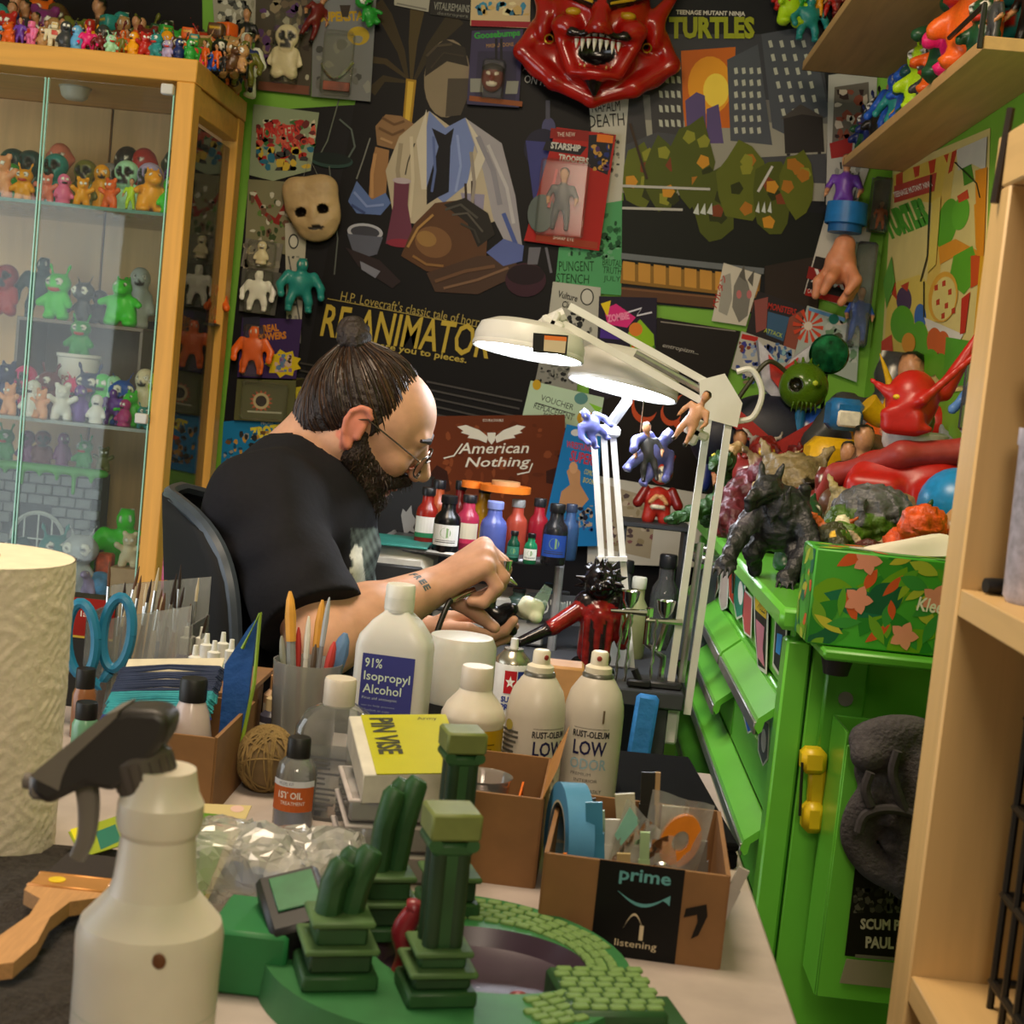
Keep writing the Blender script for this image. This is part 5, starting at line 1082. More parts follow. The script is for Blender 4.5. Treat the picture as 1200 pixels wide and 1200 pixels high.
# ---- airbrush with hose
ab0, ab1 = P(545, 694, 2.185), P(612, 688, 2.2)
tip = P(606, 686, 2.19); mid = P(582, 672, 2.195); back = P(548, 655, 2.24)
t = thing('airbrush', 'chrome airbrush gripped in his fist with black hose', 'tool', mid)
CHR = mat('#c8c6c0', .15, 1, noise=.05)
dv = (tip-mid).normalized()
obj('barrel', tube([back-mid, (0, 0, 0), (tip-mid)*.6, (tip-mid)*.8, tip-mid], [.0065, .0065, .0065, .004, .0015], 14), CHR, t)
obj('paint_cup', lathe([(.004, 0), (.009, .008), (.011, .02), (.0115, .02), (.0095, .007)], 16, closed_top=False), CHR, t, dv*.012+Vector((0, 0, .006)))
obj('trigger', tube([(0, 0, .004), (-.004, 0, .014)], [.002, .004], 8), CHR, t)
hose = [P(541, 697, 2.17), P(528, 704, 2.15), P(519, 722, 2.13), P(511, 745, 2.1), P(505, 770, 2.06), P(501, 800, 2.02), P(499, 840, 2.0), P(500, 900, 2.0)]
obj('hose', tube(smooth_path([h-mid for h in hose]), .0042, 10), mat('#161616', .4), t)
obj('connector', tube([hose[0]-mid+Vector((.018, .01, .008)), hose[0]-mid, hose[1]-mid], [.005, .0062, .005], 10), CHR, t)
# ---- black toy in his other hand, pale head in clear wrap
c = P(586, 726, 2.32); t = thing('toy_in_progress', 'glossy black part-painted toy with pale fluffy head in his open hand', 'toy', c); s = mpp(2.32)
pr = [EL(pxv(0, 0), (.022, .016, .02)), RC(pxv(-6, -4), pxv(-28, -22), .01, .008), RC(pxv(-28, -22), pxv(-20, 4, -.01), .007, .005), RC(pxv(6, -4), pxv(14, -16, -.01), .013, .009), RC(pxv(-4, 6), pxv(-14, 14), .01, .007), RC(pxv(4, 6), pxv(16, 12), .01, .008), EL(pxv(8, -12), (.014, .012, .012)), RC(pxv(-14, -12), pxv(-8, -22), .006, .003)]
link('torso', sdf_mesh('toy_torso', pr, .0025, .006), mat('#0f1012', .22, noise=.2), t)
rg = random.Random(6)
link('fluffy_head', sdf_mesh('fluff', [EL(pxv(rg.uniform(24, 46), rg.uniform(-24, -8), rg.uniform(-.012, .012)), (.011, .01, .01)) for _ in range(16)]+[EL(pxv(35, -17), (.022, .016, .016))], .0025, .003), mat('#cfd6bd', .8, sss=.1), t)
obj('clear_wrap', mk(([pxv(34, -26, -.012), pxv(48, -48, -.004), pxv(58, -42, .008), pxv(52, -18, .01), pxv(42, -8, .0)], [(0, 1, 2, 3, 4)])), glass('#ffffff', 1.5, .15, .35), t)

# ---- chair
t = thing('office_chair', 'black office chair with curved mesh back behind the man', 'chair', (-.41, 2.30, 0), (0, 0, 12))
nU, nV = 16, 16; bw, z0, z1 = .25, .50, 1.0; v = []; O_ = 0
def bk(u, w_):
    z = z0+(z1-z0)*w_; e = abs(2*w_-1); half = bw*max(1-e**5, .0)**(1/3.2)
    return (-.15-.05*w_+.10*u*u*(half/bw)**2, u*half, z)
for i in range(nU+1):
    for j in range(nV+1): v.append(bk(i/nU*2-1, .004+.992*j/nV))
f = [(i*(nV+1)+j, (i+1)*(nV+1)+j, (i+1)*(nV+1)+j+1, i*(nV+1)+j+1) for i in range(nU) for j in range(nV)]
bo = obj('backrest', mk((v, f)), mat('#0d0d0f', .8, noise=.2, scale=200), t); sm = bo.modifiers.new('thick', 'SOLIDIFY'); sm.thickness = .012
rim = [bk(-1, .004+.992*j/40) for j in range(41)]+[bk(-1+2*i/6, .996) for i in range(1, 6)]+[bk(1, .996-.992*j/40) for j in range(41)]
obj('back_rim', tube(rim, .011, 8), mat('#3c444e', .35), t)
obj('seat', srect_lathe([(.2, .2, .40), (.235, .235, .415), (.24, .24, .44), (.22, .22, .455)], 32, 3.5, (.06, 0, 0)), mat('#131316', .85, noise=.15), t)
obj('spine', tube(smooth_path([(-.02, 0, .38), (-.17, 0, .4), (-.205, 0, .55), (-.2, 0, .72)]), .018, 8), mat('#1c1d20', .4), t)
obj('gas_post', lathe([(.025, .1), (.025, .26), (.018, .26), (.018, .41)], 16), mat('#2a2b2e', .3, .6), t)
for i in range(5):
    an = 2*math.pi*i/5; e = Vector((math.cos(an)*.29, math.sin(an)*.29, .065))
    obj('leg', tube([(0, 0, .11), e*.5+Vector((0, 0, .06)), e], [.022, .018, .014], 8), mat('#1c1d20', .4), t)
    obj('caster', lathe([(.026, -.02), (.03, -.01), (.03, .01), (.026, .02)], 14, ax='y'), mat('#111111', .5), t, (e.x, e.y, .03))
# ================================================================ green tool chest
TG = mat('#63b63a', .28, noise=.06, scale=10, spec=.6); TGD = mat('#4f9a2c', .35, noise=.06, scale=10)
ALU = mat('#9a9a98', .35, .85, noise=.1); BLK = mat('#121212', .5)
TX, TY0, TY1, TZ = .28, 1.79, 3.10, .985
tb = thing('tool_chest', 'bright green metal tool chest with stickered drawers', 'tool chest', (0, 0, 0))
TXB = WALLX-.02; tym = (TY0+TY1)/2
obj('body', box(TXB-TX-.03, TY1-TY0-.03, TZ-.14, ((TX+.03+TXB)/2, tym, (TZ-.04+.1)/2), .003), mat('#2c7a14', .4, noise=.06), tb)
obj('side_skin', box(TXB-TX-.034, .006, TZ-.12, ((TX+TXB)/2+.017, TY0+.006, (TZ-.02+.1)/2), .002), TG, tb)
obj('top_tray', box(TXB-TX+.012, TY1-TY0+.012, .028, ((TX+TXB)/2-.006, tym, TZ-.014), .006), TG, tb)
for yy in (TY0+.02, TY1-.02): obj('corner_post', box(.03, .04, TZ-.14, (TX+.016, yy, (TZ-.04+.1)/2), .003), TG, tb)
for yy in (TY0+.08, TY1-.08):
    obj('caster', lathe([(.045, -.018), (.05, -.01), (.05, .01), (.045, .018)], 20, ax='y'), BLK, tb, (TX+.06, yy, .05)); obj('caster', lathe([(.045, -.018), (.05, -.01), (.05, .01), (.045, .018)], 20, ax='y'), BLK, tb, (TXB-.06, yy, .05))
def drawer(y0, y1, z0, z1, grip=True):
    d = obj('drawer', box(.012, y1-y0, z1-z0, (TX+.018, (y0+y1)/2, (z0+z1)/2), .003), TG, tb)
    if grip:
        pr = [(-.028, -.012), (-.034, -.004), (-.030, .008), (-.004, .030), (0, .030), (0, .022), (-.022, .004), (-.024, -.008)]
        v = []; n = len(pr)
        for yy in (y0+.004, y1-.004): v += [(TX+.014+a_, yy, z1-.036+b_) for a_, b_ in pr]
        f = [tuple(range(n)), tuple(range(2*n-1, n-1, -1))]+[((i+1) % n, i, n+i, n+(i+1) % n) for i in range(n)]
        obj('grip', mk((v, f)), TG, d, auto=30)
        obj('grip_trim', box(.004, y1-y0-.01, .016, (TX-.019, (y0+y1)/2, z1-.041), .001), ALU, d)
ym = 2.30
drawer(TY0+.04, ym-.004, .775, .865); drawer(ym+.004, TY1-.04, .775, .865)
drawer(TY0+.04, ym-.004, .70, .77, False); drawer(ym+.004, TY1-.04, .70, .785)
drawer(TY0+.04, TY1-.04, .585, .71)
drawer(TY0+.04, TY1-.04, .455, .60); drawer(TY0+.04, TY1-.04, .32, .45); drawer(TY0+.04, TY1-.04, .13, .315)
obj('upper_panel', box(.01, TY1-TY0-.08, .085, (TX+.02, tym, .912), .002), TG, tb)
obj('top_handle', tube(smooth_path([(TX+.01, 2.9, .935), (TX-.03, 2.89, .935), (TX-.034, 2.72, .935), (TX+.01, 2.71, .935)], 5), .009, 10), mat('#b0aea8', .25, .9), tb)
# stickers on the drawers
SP = TX+.010
def sticker(pix, col, label, fn=None, X=SP):
    a = Art((X, 2.3, .9), u=(0, -1, 0), v=(0, 0, 1), nrm=(-1, 0, 0), step=.00008).sheet(pix, '#c9cdbb', .0006); a.k = 2
    cx = sum(p[0] for p in pix)/len(pix); cy = sum(p[1] for p in pix)/len(pix)
    a.poly([(cx+(x-cx)*.82, cy+(y-cy)*.9) for x, y in pix], col)
    if fn: fn(a)
    a.build('sticker', label, 'sticker')
SP = TX+.0145
sticker([(833, 654), (841, 660), (842, 690), (838, 700), (831, 692)], '#7a4a30', 'brown figure sticker nearest the chest handle', lambda a: a.ell(837, 668, 2.5, 6, '#b88a6a'))
sticker([(846, 660), (854, 668), (852, 712), (845, 716), (842, 700)], '#b8a89a', 'pale bony sticker on the chest top panel')
sticker([(853, 662), (862, 672), (860, 710), (854, 700)], '#a83a22', 'red tall sticker on the chest top panel')
sticker([(862, 668), (874, 678), (872, 722), (863, 726), (858, 700)], '#2a7a62', 'white and green creature sticker on the chest', lambda a: a.ell(868, 695, 3, 14, '#d8d4c8'))
sticker([(872, 690), (882, 700), (880, 748), (872, 742), (869, 715)], '#b04a4a', 'pinkish red sticker on the chest')
sticker([(883, 686), (901, 700), (898, 790), (888, 784), (884, 740)], '#16130f', 'black sticker with yellow lettering and pink figure', lambda a: a.poly([(885, 698), (899, 708), (898, 726), (885, 714)], '#d8b41e').text('WUZZA', (886, 712), (898, 721), 12, '#16130f').poly([(886, 725), (896, 735), (894, 760), (896, 782), (888, 770)], '#c87a8a'))
sticker([(910, 708), (923, 718), (921, 760), (914, 794), (905, 780), (908, 735)], '#1a1c22', 'black and blue armoured sticker on the chest corner', lambda a: a.poly([(911, 742), (917, 744), (914, 768), (909, 764)], '#2a8ad0'))
sticker([(874, 806), (886, 812), (884, 856), (876, 860), (871, 840)], '#2a62c8', 'blue skateboard-shaped sticker on the second drawer', None, TX+.0115)
sticker([(889, 838), (902, 846), (900, 890), (894, 898), (888, 880)], '#5a5a62', 'grey creature sticker on the second drawer', lambda a: a.ell(895, 868, 3, 14, '#c8c8cc'), TX+.0115)
sticker([(868, 1062), (884, 1055), (886, 1080), (876, 1092), (868, 1085)], '#c8901e', 'orange round character sticker on a lower drawer', None, TX+.0115)
sticker([(868, 1098), (878, 1086), (878, 1112), (872, 1134), (866, 1120)], '#b02a3a', 'red oval sticker on a lower drawer', lambda a: a.ell(873, 1110, 2.5, 12, '#d8d4cc'), TX+.0115)
sticker([(850, 1060), (862, 1068), (862, 1100), (856, 1108), (850, 1090)], '#b8b8b4', 'silver torn sticker on a lower drawer', None, TX+.0115)
# ---- near side of the chest: shelf, tissue box, bin
obj('side_shelf', box(.27, .14, .012, (TX+.155, TY0-.072, .955), .003), TGD, tb)
obj('shelf_bracket', box(.05, .012, .14, (TX+.075, TY0-.007, .87), .003), TGD, tb)
obj('bracket_bolt', lathe([(.009, 0), (.008, .005)], 12, ax='y'), ALU, tb, (TX+.075, TY0-.019, .885))
obj('rubber_foot', lathe([(.014, 0), (.018, .018)], 16), BLK, tb, (TX+.04, TY0-.12, .931))
a0, a1 = P(962, 752, 1.68), P(1118, 757, 1.68)
t = thing('tissue_box', 'green floral tissue box with white lettering on the chest side shelf', 'tissue box', ((a0.x+a1.x)/2-.005, 1.715, .962))
bw_, bd_, bh = .175, .085, .108
obj('carton', box(bw_, bd_, bh, (0, 0, bh/2), .002), mat('#3f9a2a', .5, noise=.05), t)
def tpt(x, z): return (x, -bd_/2-.0004, z)
a = MB(); rr = random.Random(12); k = [0]
def leaf(cx, cz, L_, w_, an, col, side='f'):
    pts = []
    for i in range(9): 
        s_ = i/8; pts.append((L_*(s_-.5), w_*math.sin(math.pi*s_)))
    for i in range(7, 0, -1): 
        s_ = i/8; pts.append((L_*(s_-.5), -w_*math.sin(math.pi*s_)))
    c_, n_ = math.cos(an), math.sin(an); k[0] += 1; out = []
    for x, y in pts:
        u_, z_ = cx+x*c_-y*n_, cz+x*n_+y*c_
        lim = bw_/2-.002 if side != 'l' else bd_/2-.002; top = bh-.002 if side != 't' else bd_/2-.002; lo_ = .002 if side != 't' else -bd_/2+.002
        u_ = max(-lim, min(lim, u_)); z_ = max(lo_, min(top, z_)); e = .0003+k[0]*.000006
        out.append({'f': (u_, -bd_/2-e, z_), 'l': (-bw_/2-e, -u_, z_), 't': (u_, z_, bh+e)}[side])
    a.add((out, [tuple(range(len(out)))] if side != 'l' else [tuple(range(len(out)))]), col)
for side, n_ in (('f', 46), ('l', 26), ('t', 26)):
    for i in range(n_): 
        big = i < n_*.35
        leaf(rr.uniform(-.08, .08) if side != 'l' else rr.uniform(-.04, .04), rr.uniform(0, bh) if side != 't' else rr.uniform(-.04, .04), rr.uniform(.05, .08) if big else rr.uniform(.022, .04), rr.uniform(.012, .02) if big else rr.uniform(.004, .008), rr.uniform(0, 3.1), rr.choice(['#2a7a2a', '#1f6a4a', '#6a9a1e', '#3a8a2a', '#1c5a3a']) if big else rr.choice(['#8aa82a', '#6a9a2a', '#c8552a', '#5a9a2a', '#a8b23a', '#b8b23a', '#3a8a3a']), side)
for cx, cz in ((-.03, .1), (-.035, .055), (.05, .065), (.02, .02)):
    for q in range(5): leaf(cx+.008*math.cos(q*1.257), cz+.008*math.sin(q*1.257), .018, .006, q*1.257, '#dc8f78')
tv, tf, _, _ = text2d('Kleenex', .2, .02); k[0] += 10
a.add(([tpt(.03+x*.06, .045+y*.018-x*.004) if False else (.03+x*.055, -bd_/2-.001, .05+y*.016-x*.003) for x, y in tv], tf), '#e8e4d4')
link('floral_print', a.mesh('floral', 0), PRINT(.45), t)
obj('slot', lathe([(.045, 0), (.045, .0008)], 24, sq=(1.2, .45)), mat('#b8b4a8', .6), t, (.01, 0, bh+.0005))
tv = [(-.03, -.01, bh), (.04, -.012, bh), (.082, -.03, bh+.006), (.07, .01, bh+.034), (.03, .008, bh+.018), (-.03, .012, bh+.002), (.0, -.004, bh+.012), (.05, -.016, bh+.03)]
ts = obj('tissue', mk((tv, [(0, 1, 7, 6), (1, 2, 3, 7), (6, 7, 3, 4), (6, 4, 5, 0)])), mat('#dcd4c4', .9, noise=.03), t)
for mod in ('SUBSURF',): mm = ts.modifiers.new('s', mod); mm.levels = 2; mm.render_levels = 2
# side bin
b0 = P(962, 852, 1.74); t = thing('side_bin', 'narrow green metal bin hooked on the near end of the chest', 'bin', (b0.x+.02, 1.725, .555))
bwid = .2; bdep = .09; bh = .31; th = .004
obj('front_panel', box(bwid, th, bh-.015, (bwid/2, -bdep/2, (bh-.015)/2), .001), TG, t)
obj('rear_panel', box(bwid, th, bh, (bwid/2, bdep/2, bh/2), .001), TG, t)
for xx in (0, bwid): obj('end_panel', box(th, bdep, bh, (xx, 0, bh/2), .001), TG, t)
obj('bin_floor', box(bwid, bdep, th, (bwid/2, 0, th/2)), TG, t)
# black flyer with white letters on the bin
a = Art((b0.x+.03, 1.725-bdep/2-.004, .60), step=.00006)
a.sheet([(1003, 1010), (1075, 1016), (1068, 1128), (990, 1120)], '#15140f', .001)
a.blotch(1000, 1040, 1068, 1070, ['#3a3a34', '#55544a', '#26261f'], 40, 51, 3, 7).text('SCUM PARTY', (1008, 1089), (1088, 1092), 13, '#b9b2a0', bold=.04).text('PAUL GREEN', (1014, 1111), (1094, 1114), 14, '#b9b2a0', bold=.04).text('MUSIC', (1042, 1050), (1066, 1052), 10, '#8a8678').line([(1002, 1120), (1064, 1125)], 4, '#6a675c')
a.sheet([(992, 1124), (1068, 1130), (1062, 1160), (984, 1152)], '#8d8571', .0008)
a.build('gig_poster', 'black gig flyer with cream letters on the side bin', 'flyer')
# grey cloth hanging over the bin
c0 = P(1030, 925, 1.62)
rr = random.Random(3)
pr = []
for i, (pts, r0) in enumerate((([(1012, 868), (1040, 858), (1075, 858)], .016), ([(1018, 885), (1050, 872), (1085, 872)], .02), ([(1040, 880), (1024, 905), (1040, 940), (1052, 985)], .02), ([(1062, 875), (1050, 905), (1062, 950), (1066, 1000)], .018), ([(1082, 870), (1076, 910), (1082, 960), (1078, 1010)], .02), ([(1026, 930), (1008, 950), (1004, 985), (1024, 1012), (1054, 1030)], .015), ([(1030, 925), (1050, 935), (1066, 950)], .016), ([(1054, 1030), (1062, 1042), (1070, 1030)], .012), ([(1066, 1000), (1060, 1030)], .016), ([(1090, 880), (1096, 950), (1092, 1010)], .02), ([(1012, 972), (1030, 960), (1056, 958), (1076, 968)], .010))):
    q_ = smooth_path([P(x, y, 1.655-.012*math.sin(i*1.7+k_*1.1)) for k_, (x, y) in enumerate(pts)], 3)
    for a_, b_ in zip(q_, q_[1:]): pr.append(RC(npv(a_), npv(b_), r0, r0, k=.005 if a_ is q_[0] else .008))
v, f, cid = sdf(pr, .0045, .006, [EL(npv(P(1036, 985, 1.625)), (.022, .03, .016))])
me = bpy.data.meshes.new('grey_cloth'); cen = v.mean(0); v = v-cen; v += .0012*np.sin(v*90+np.roll(v, 1, 1)*50); me.from_pydata(v.tolist(), [], f.tolist()); me.polygons.foreach_set('use_smooth', [True]*len(f))
t = thing('grey_cloth', 'crumpled dark grey fleece draped over the green side bin', 'cloth', Vector(cen)); link('fleece', me, mat('#4a4648', .95, noise=.2, scale=150, bump=.4, bscale=200), t)
for pts in ([(1006, 975), (1014, 955), (1040, 948), (1070, 955), (1080, 972)], [(1020, 905), (1014, 925), (1020, 945)], [(1052, 880), (1046, 905), (1054, 935), (1060, 950)]): obj('hem', tube(smooth_path([P(x, y, 1.622)-Vector(cen) for x, y in pts]), .0055, 8), mat('#3a3638', .95, noise=.2, scale=150), t)
# yellow magnetic tool on the corner
c = P(951, 925, 1.772); t = thing('yellow_cutter', 'yellow plastic tape cutter stuck on the green chest end', 'tool', c, (0, -4, 0)); YL = mat('#d9b91c', .35, noise=.06)
obj('upper_block', box(.03, .03, .03, (0, 0, .036), .006), YL, t); obj('lower_block', box(.028, .03, .038, (.003, 0, -.033), .008), YL, t)
obj('bridge', box(.02, .018, .05, (.006, .004, .002), .004), YL, t); obj('blade_bar', tube([(-.014, -.01, .035), (-.014, -.01, -.03)], .002, 6), mat('#3a3a34', .4, .6), t)

# ================================================================ big toys on top of the chest
def big(name, label, px, py, Y, hpx, prims, pal, h, k, carve=(), rz=0, rough=.4, z=None, extra=None, noise=.15, lump=.012):
    """prims in units of the toy's height, facing -Y"""
    p = at(px, Y, TZ if z is None else z); H_ = hpx*mpp(Y)
    t = thing(name, label, 'toy', p, (0, 0, rz))
    me = sdf_mesh(name, prims, h, k, carve, pal); vv = np.zeros(len(me.vertices)*3); me.vertices.foreach_get('co', vv); vv = vv.reshape(-1, 3)
    rg_ = np.random.default_rng(len(name)); vv = vv+lump*(np.sin(vv*41+np.roll(vv, 1, 1)*29+rg_.uniform(0, 6, 3))+.7*np.sin(vv*83-np.roll(vv, 2, 1)*57)); me.vertices.foreach_set('co', vv.ravel())
    link('body', me, mat(vcol=True, rough=rough, noise=.45, scale=9, bump=.3, bscale=22), t, None, None, H_)
    if extra:
        for nm, vf, m_ in extra: obj(nm, vf, m_, t, None, None, H_)
    return t
def jaw_teeth(cx, cy, cz, w_, n, h_): return [EL((cx-w_+2*w_*i/(n-1), cy, cz), (.012, .012, h_), c=1, k=.003) for i in range(n)]
MP = [None]
# black wolf-like beast crouching at the edge
wolf = [EL((0, .1, .5), (.26, .26, .24)), EL((0, .02, .72), (.24, .2, .2)), EL((-.12, -.12, .86), (.15, .17, .14)), RC((-.16, -.2, .83), (-.24, -.36, .76), .09, .05), RC((-.18, -.22, .76), (-.24, -.34, .68), .06, .04),
        RC((-.06, -.06, .96), (-.02, .0, 1.12), .05, .015), RC((-.2, -.04, .96), (-.24, .04, 1.12), .05, .015), RC((.2, 0, .66), (.34, -.12, .4), .12, .1), RC((.34, -.12, .4), (.22, -.36, .12), .1, .08), EL((.2, -.4, .08), (.1, .13, .07)),
        RC((-.2, -.02, .66), (-.32, -.2, .42), .12, .1, c=1), RC((-.32, -.2, .42), (-.36, -.42, .2), .1, .07), EL((-.37, -.46, .14), (.1, .12, .07)), RC((.14, .15, .4), (.22, -.06, .26), .13, .1), RC((.22, -.06, .26), (.2, .12, .06), .08, .07), RC((-.14, .15, .4), (-.22, -.02, .24), .13, .1), RC((-.22, -.02, .24), (-.2, .14, .06), .08, .07), EL((-.14, -.26, .9), (.02, .02, .015), c=2, k=.003), EL((-.24, -.2, .9), (.02, .02, .015), c=2, k=.003)]
for i in range(4): wolf += [RC((.14+.045*i, -.46, .07), (.14+.05*i, -.58, .0), .03, .01, k=.01), RC((-.44+.05*i, -.52, .12), (-.45+.05*i, -.62, .03), .03, .01, k=.01)]
rr = random.Random(9)
for i in range(26): 
    an = rr.uniform(0, 6.28); wolf.append(RC((.2*math.cos(an), .05+.2*math.sin(an), rr.uniform(.55, .9)), (.27*math.cos(an), .08+.28*math.sin(an), rr.uniform(.5, .98)), .06, .01, k=.02))
big('toy_wolf', 'black shaggy wolf beast toy crouching at the chest edge', 905, 660, 2.06, 122, wolf, ['#26262a', '#4a4650', '#c8a020'], .018, .04, rz=-18, lump=.006, extra=[('chain', tube(smooth_path([(-.3, -.5, .2), (-.28, -.5, .02), (-.26, -.52, -.12)]), .012, 6), mat('#3a3a3a', .3, .8))])
# green scaly creature
lizard = [EL((0, .05, .42), (.22, .26, .22)), RC((0, -.05, .55), (-.06, -.14, .74), .15, .13), EL((-.1, -.22, .82), (.15, .2, .14)), RC((-.12, -.32, .8), (-.18, -.46, .76), .1, .05), RC((-.16, -.1, .36), (-.36, -.34, .2), .1, .09), RC((-.36, -.34, .2), (-.6, -.5, .1), .09, .06), RC((.16, -.1, .36), (.3, -.34, .2), .1, .08), RC((.3, -.34, .2), (.2, -.56, .06), .08, .06), EL((.12, .1, .14), (.16, .2, .12)), EL((-.2, .1, .14), (.16, .2, .12)), EL((-.2, -.34, .9), (.035, .03, .03), c=1, k=.004), RC((-.04, -.1, .94), (.02, .02, 1.02), .09, .05, c=2), *[RC((.03, .0+.07*i, .88-.12*i), (.06, .1+.08*i, .94-.12*i), .05, .015, k=.01) for i in range(5)]]
big('toy_swamp_creature', 'green scaly swamp creature toy leaning off the chest', 852, 612, 2.75, 100, lizard, ['#2c4a24', '#d8c850', '#c8a878'], .02, .04, rz=-15)
def skullhead(col): return [EL((0, 0, .62), (.3, .34, .28)), EL((0, -.26, .46), (.2, .16, .14)), EL((0, 0, .2), (.28, .26, .24), c=1), RC((-.2, -.1, .25), (-.4, -.3, .12), .12, .1, c=1), RC((.2, -.1, .25), (.4, -.3, .12), .12, .1, c=1), *mirror([RC((.2, .05, .82), (.34, .1, 1.0), .07, .015), EL((.16, -.3, .66), (.06, .04, .05), c=2, k=.005)]), *jaw_teeth(0, -.38, .44, .14, 6, .05)]
def armored(): return [EL((0, 0, .42), (.24, .17, .22)), EL((0, -.03, .78), (.15, .16, .17)), *mirror([EL((.26, 0, .56), (.13, .13, .11), c=1), RC((.28, -.02, .5), (.34, -.16, .3), .08, .09), RC((.12, 0, .28), (.15, -.04, .08), .12, .11, c=1), RC((.08, 0, .88), (.2, .06, 1.0), .04, .012, c=1), EL((.07, -.16, .8), (.03, .03, .025), c=2, k=.004)]), BX((0, -.13, .45), (.13, .06, .1), .03, c=1)]
def bull(): return [EL((0, 0, .45), (.3, .26, .26)), EL((0, -.2, .66), (.2, .2, .18)), EL((0, -.36, .58), (.13, .12, .1)), *mirror([RC((.16, -.14, .8), (.3, -.16, .92), .05, .015, c=1), RC((.25, -.05, .45), (.36, -.25, .25), .12, .1), RC((.36, -.25, .25), (.3, -.42, .1), .1, .1), EL((.16, .05, .15), (.14, .2, .14)), EL((.08, -.36, .7), (.035, .03, .03), c=2, k=.004)])]
LISTBIG = [
 ('toy_red_warrior', 'deep red armoured toy warrior behind the swamp creature', 888, 575, 2.85, 78, armored(), ['#7a1c18', '#b8b0a8', '#e0c030'], 12),
 ('toy_red_knight', 'red lacquered toy knight with banded armour beside the red warrior', 918, 575, 2.75, 72, armored(), ['#8a2620', '#5a1210', '#e0c030'], -8),
 ('toy_pink_ghoul', 'pinkish red hunched toy ghoul behind the wolf', 885, 640, 2.55, 85, bull(), ['#5e2228', '#a89070', '#e0e0c0'], 20),
 ('toy_moss_ghoul', 'bone-faced mossy toy ghoul behind the wolf', 922, 640, 2.45, 88, skullhead(0), ['#80704e', '#3a4a38', '#201810'], -10),
 ('toy_bone_serpent', 'pale ribbed toy serpent with gaping toothed mouth', 962, 600, 2.5, 76, skullhead(0), ['#b0a284', '#8a7a60', '#16100c'], 30),
 ('toy_black_hulk', 'black hunched toy hulk behind the bone serpent', 985, 610, 2.35, 66, bull(), ['#1c1b1c', '#3a3836', '#8a2018'], 0),
 ('toy_skull_crawler', 'tan skull-faced toy crawler beside the helmeted reptile', 1000, 620, 2.2, 78, skullhead(0), ['#9a8a5e', '#4a3a26', '#2a1c12'], 20),
 ('toy_rotting_ghoul', 'brown rotting toy ghoul with bulging white eyes', 1052, 610, 2.2, 80, skullhead(0), ['#7a6844', '#4a2a1e', '#e8e4d8'], -15),
 ('toy_bark_monster', 'small dark toy monster with orange mane before the reptile', 968, 640, 2.05, 62, bull(), ['#3a3a22', '#b0521e', '#e0b030'], 10),
 ('toy_meat_monster', 'dark red meaty toy monster in front of the helmeted reptile', 1015, 655, 1.98, 55, bull(), ['#4a1e1a', '#a89070', '#e0d0b0'], -10),
 ('toy_green_brute', 'dark green toy brute at the back of the chest top', 1075, 600, 2.3, 62, bull(), ['#2c3a1e', '#5a4a6a', '#e0e0d0'], 0),
 ('toy_flesh_mutant', 'pale flesh-coloured toy mutant with open jaw', 1100, 590, 2.15, 68, skullhead(0), ['#b88a70', '#a87860', '#f0e8d8'], -35),
]
for nm, lb, px, py, Y, hp, pr_, pal, rz in LISTBIG: big(nm, lb, px-4, py, Y, hp*1.5, pr_, pal, .028, .05, rz=rz)
# helmeted reptile
rept = [EL((0, 0, .55), (.34, .3, .26)), EL((-.18, -.3, .46), (.2, .2, .12)), EL((-.16, -.28, .3), (.18, .18, .07)), EL((.05, .0, .2), (.4, .26, .2), c=2), EL((.06, .04, .68), (.35, .3, .24), c=1, k=.01), BX((-.04, -.27, .58), (.04, .03, .22), .02, c=1, k=.01), *[EL((-.3+.05*i, -.44+.02*abs(i-3), .38), (.014, .014, .04), c=3, k=.003) for i in range(7)], EL((-.18, -.3, .6), (.05, .04, .04), c=3, k=.004)]
big('toy_helmet_reptile', 'green toy reptile with grey metal helmet and grinning teeth', 1004, 640, 2.08, 132, rept, ['#4a6a1e', '#5a5a5e', '#5a2a22', '#e0d8b8'], .022, .03, rz=-12)
# orange lumpy beast with grey blade
rr = random.Random(2); lum = [EL((rr.uniform(-.3, .3), rr.uniform(-.2, .2), rr.uniform(.15, .7)), (.14, .14, .14)) for _ in range(26)]+[EL((0, 0, .35), (.34, .26, .35)), EL((-.1, -.1, .75), (.22, .2, .2))]
big('toy_orange_beast', 'bright orange lumpy toy beast gripping a grey blade', 1080, 640, 1.93, 128, lum, ['#d8521a'], .024, .02, rz=0, extra=[('blade', tube(smooth_path([(-.42, -.34, .0), (-.4, -.36, .22), (-.2, -.38, .36), (.2, -.36, .42), (.5, -.3, .4)]), [.02, .05, .075, .085, .09, .09, .085, .08, .075, .07, .07, .075, .08, .07, .06, .08, .1, .1, .09, .08, .07, .06, .05, .04, .03], 8, flat=.5), mat('#6a6258', .4, .3, noise=.2))])
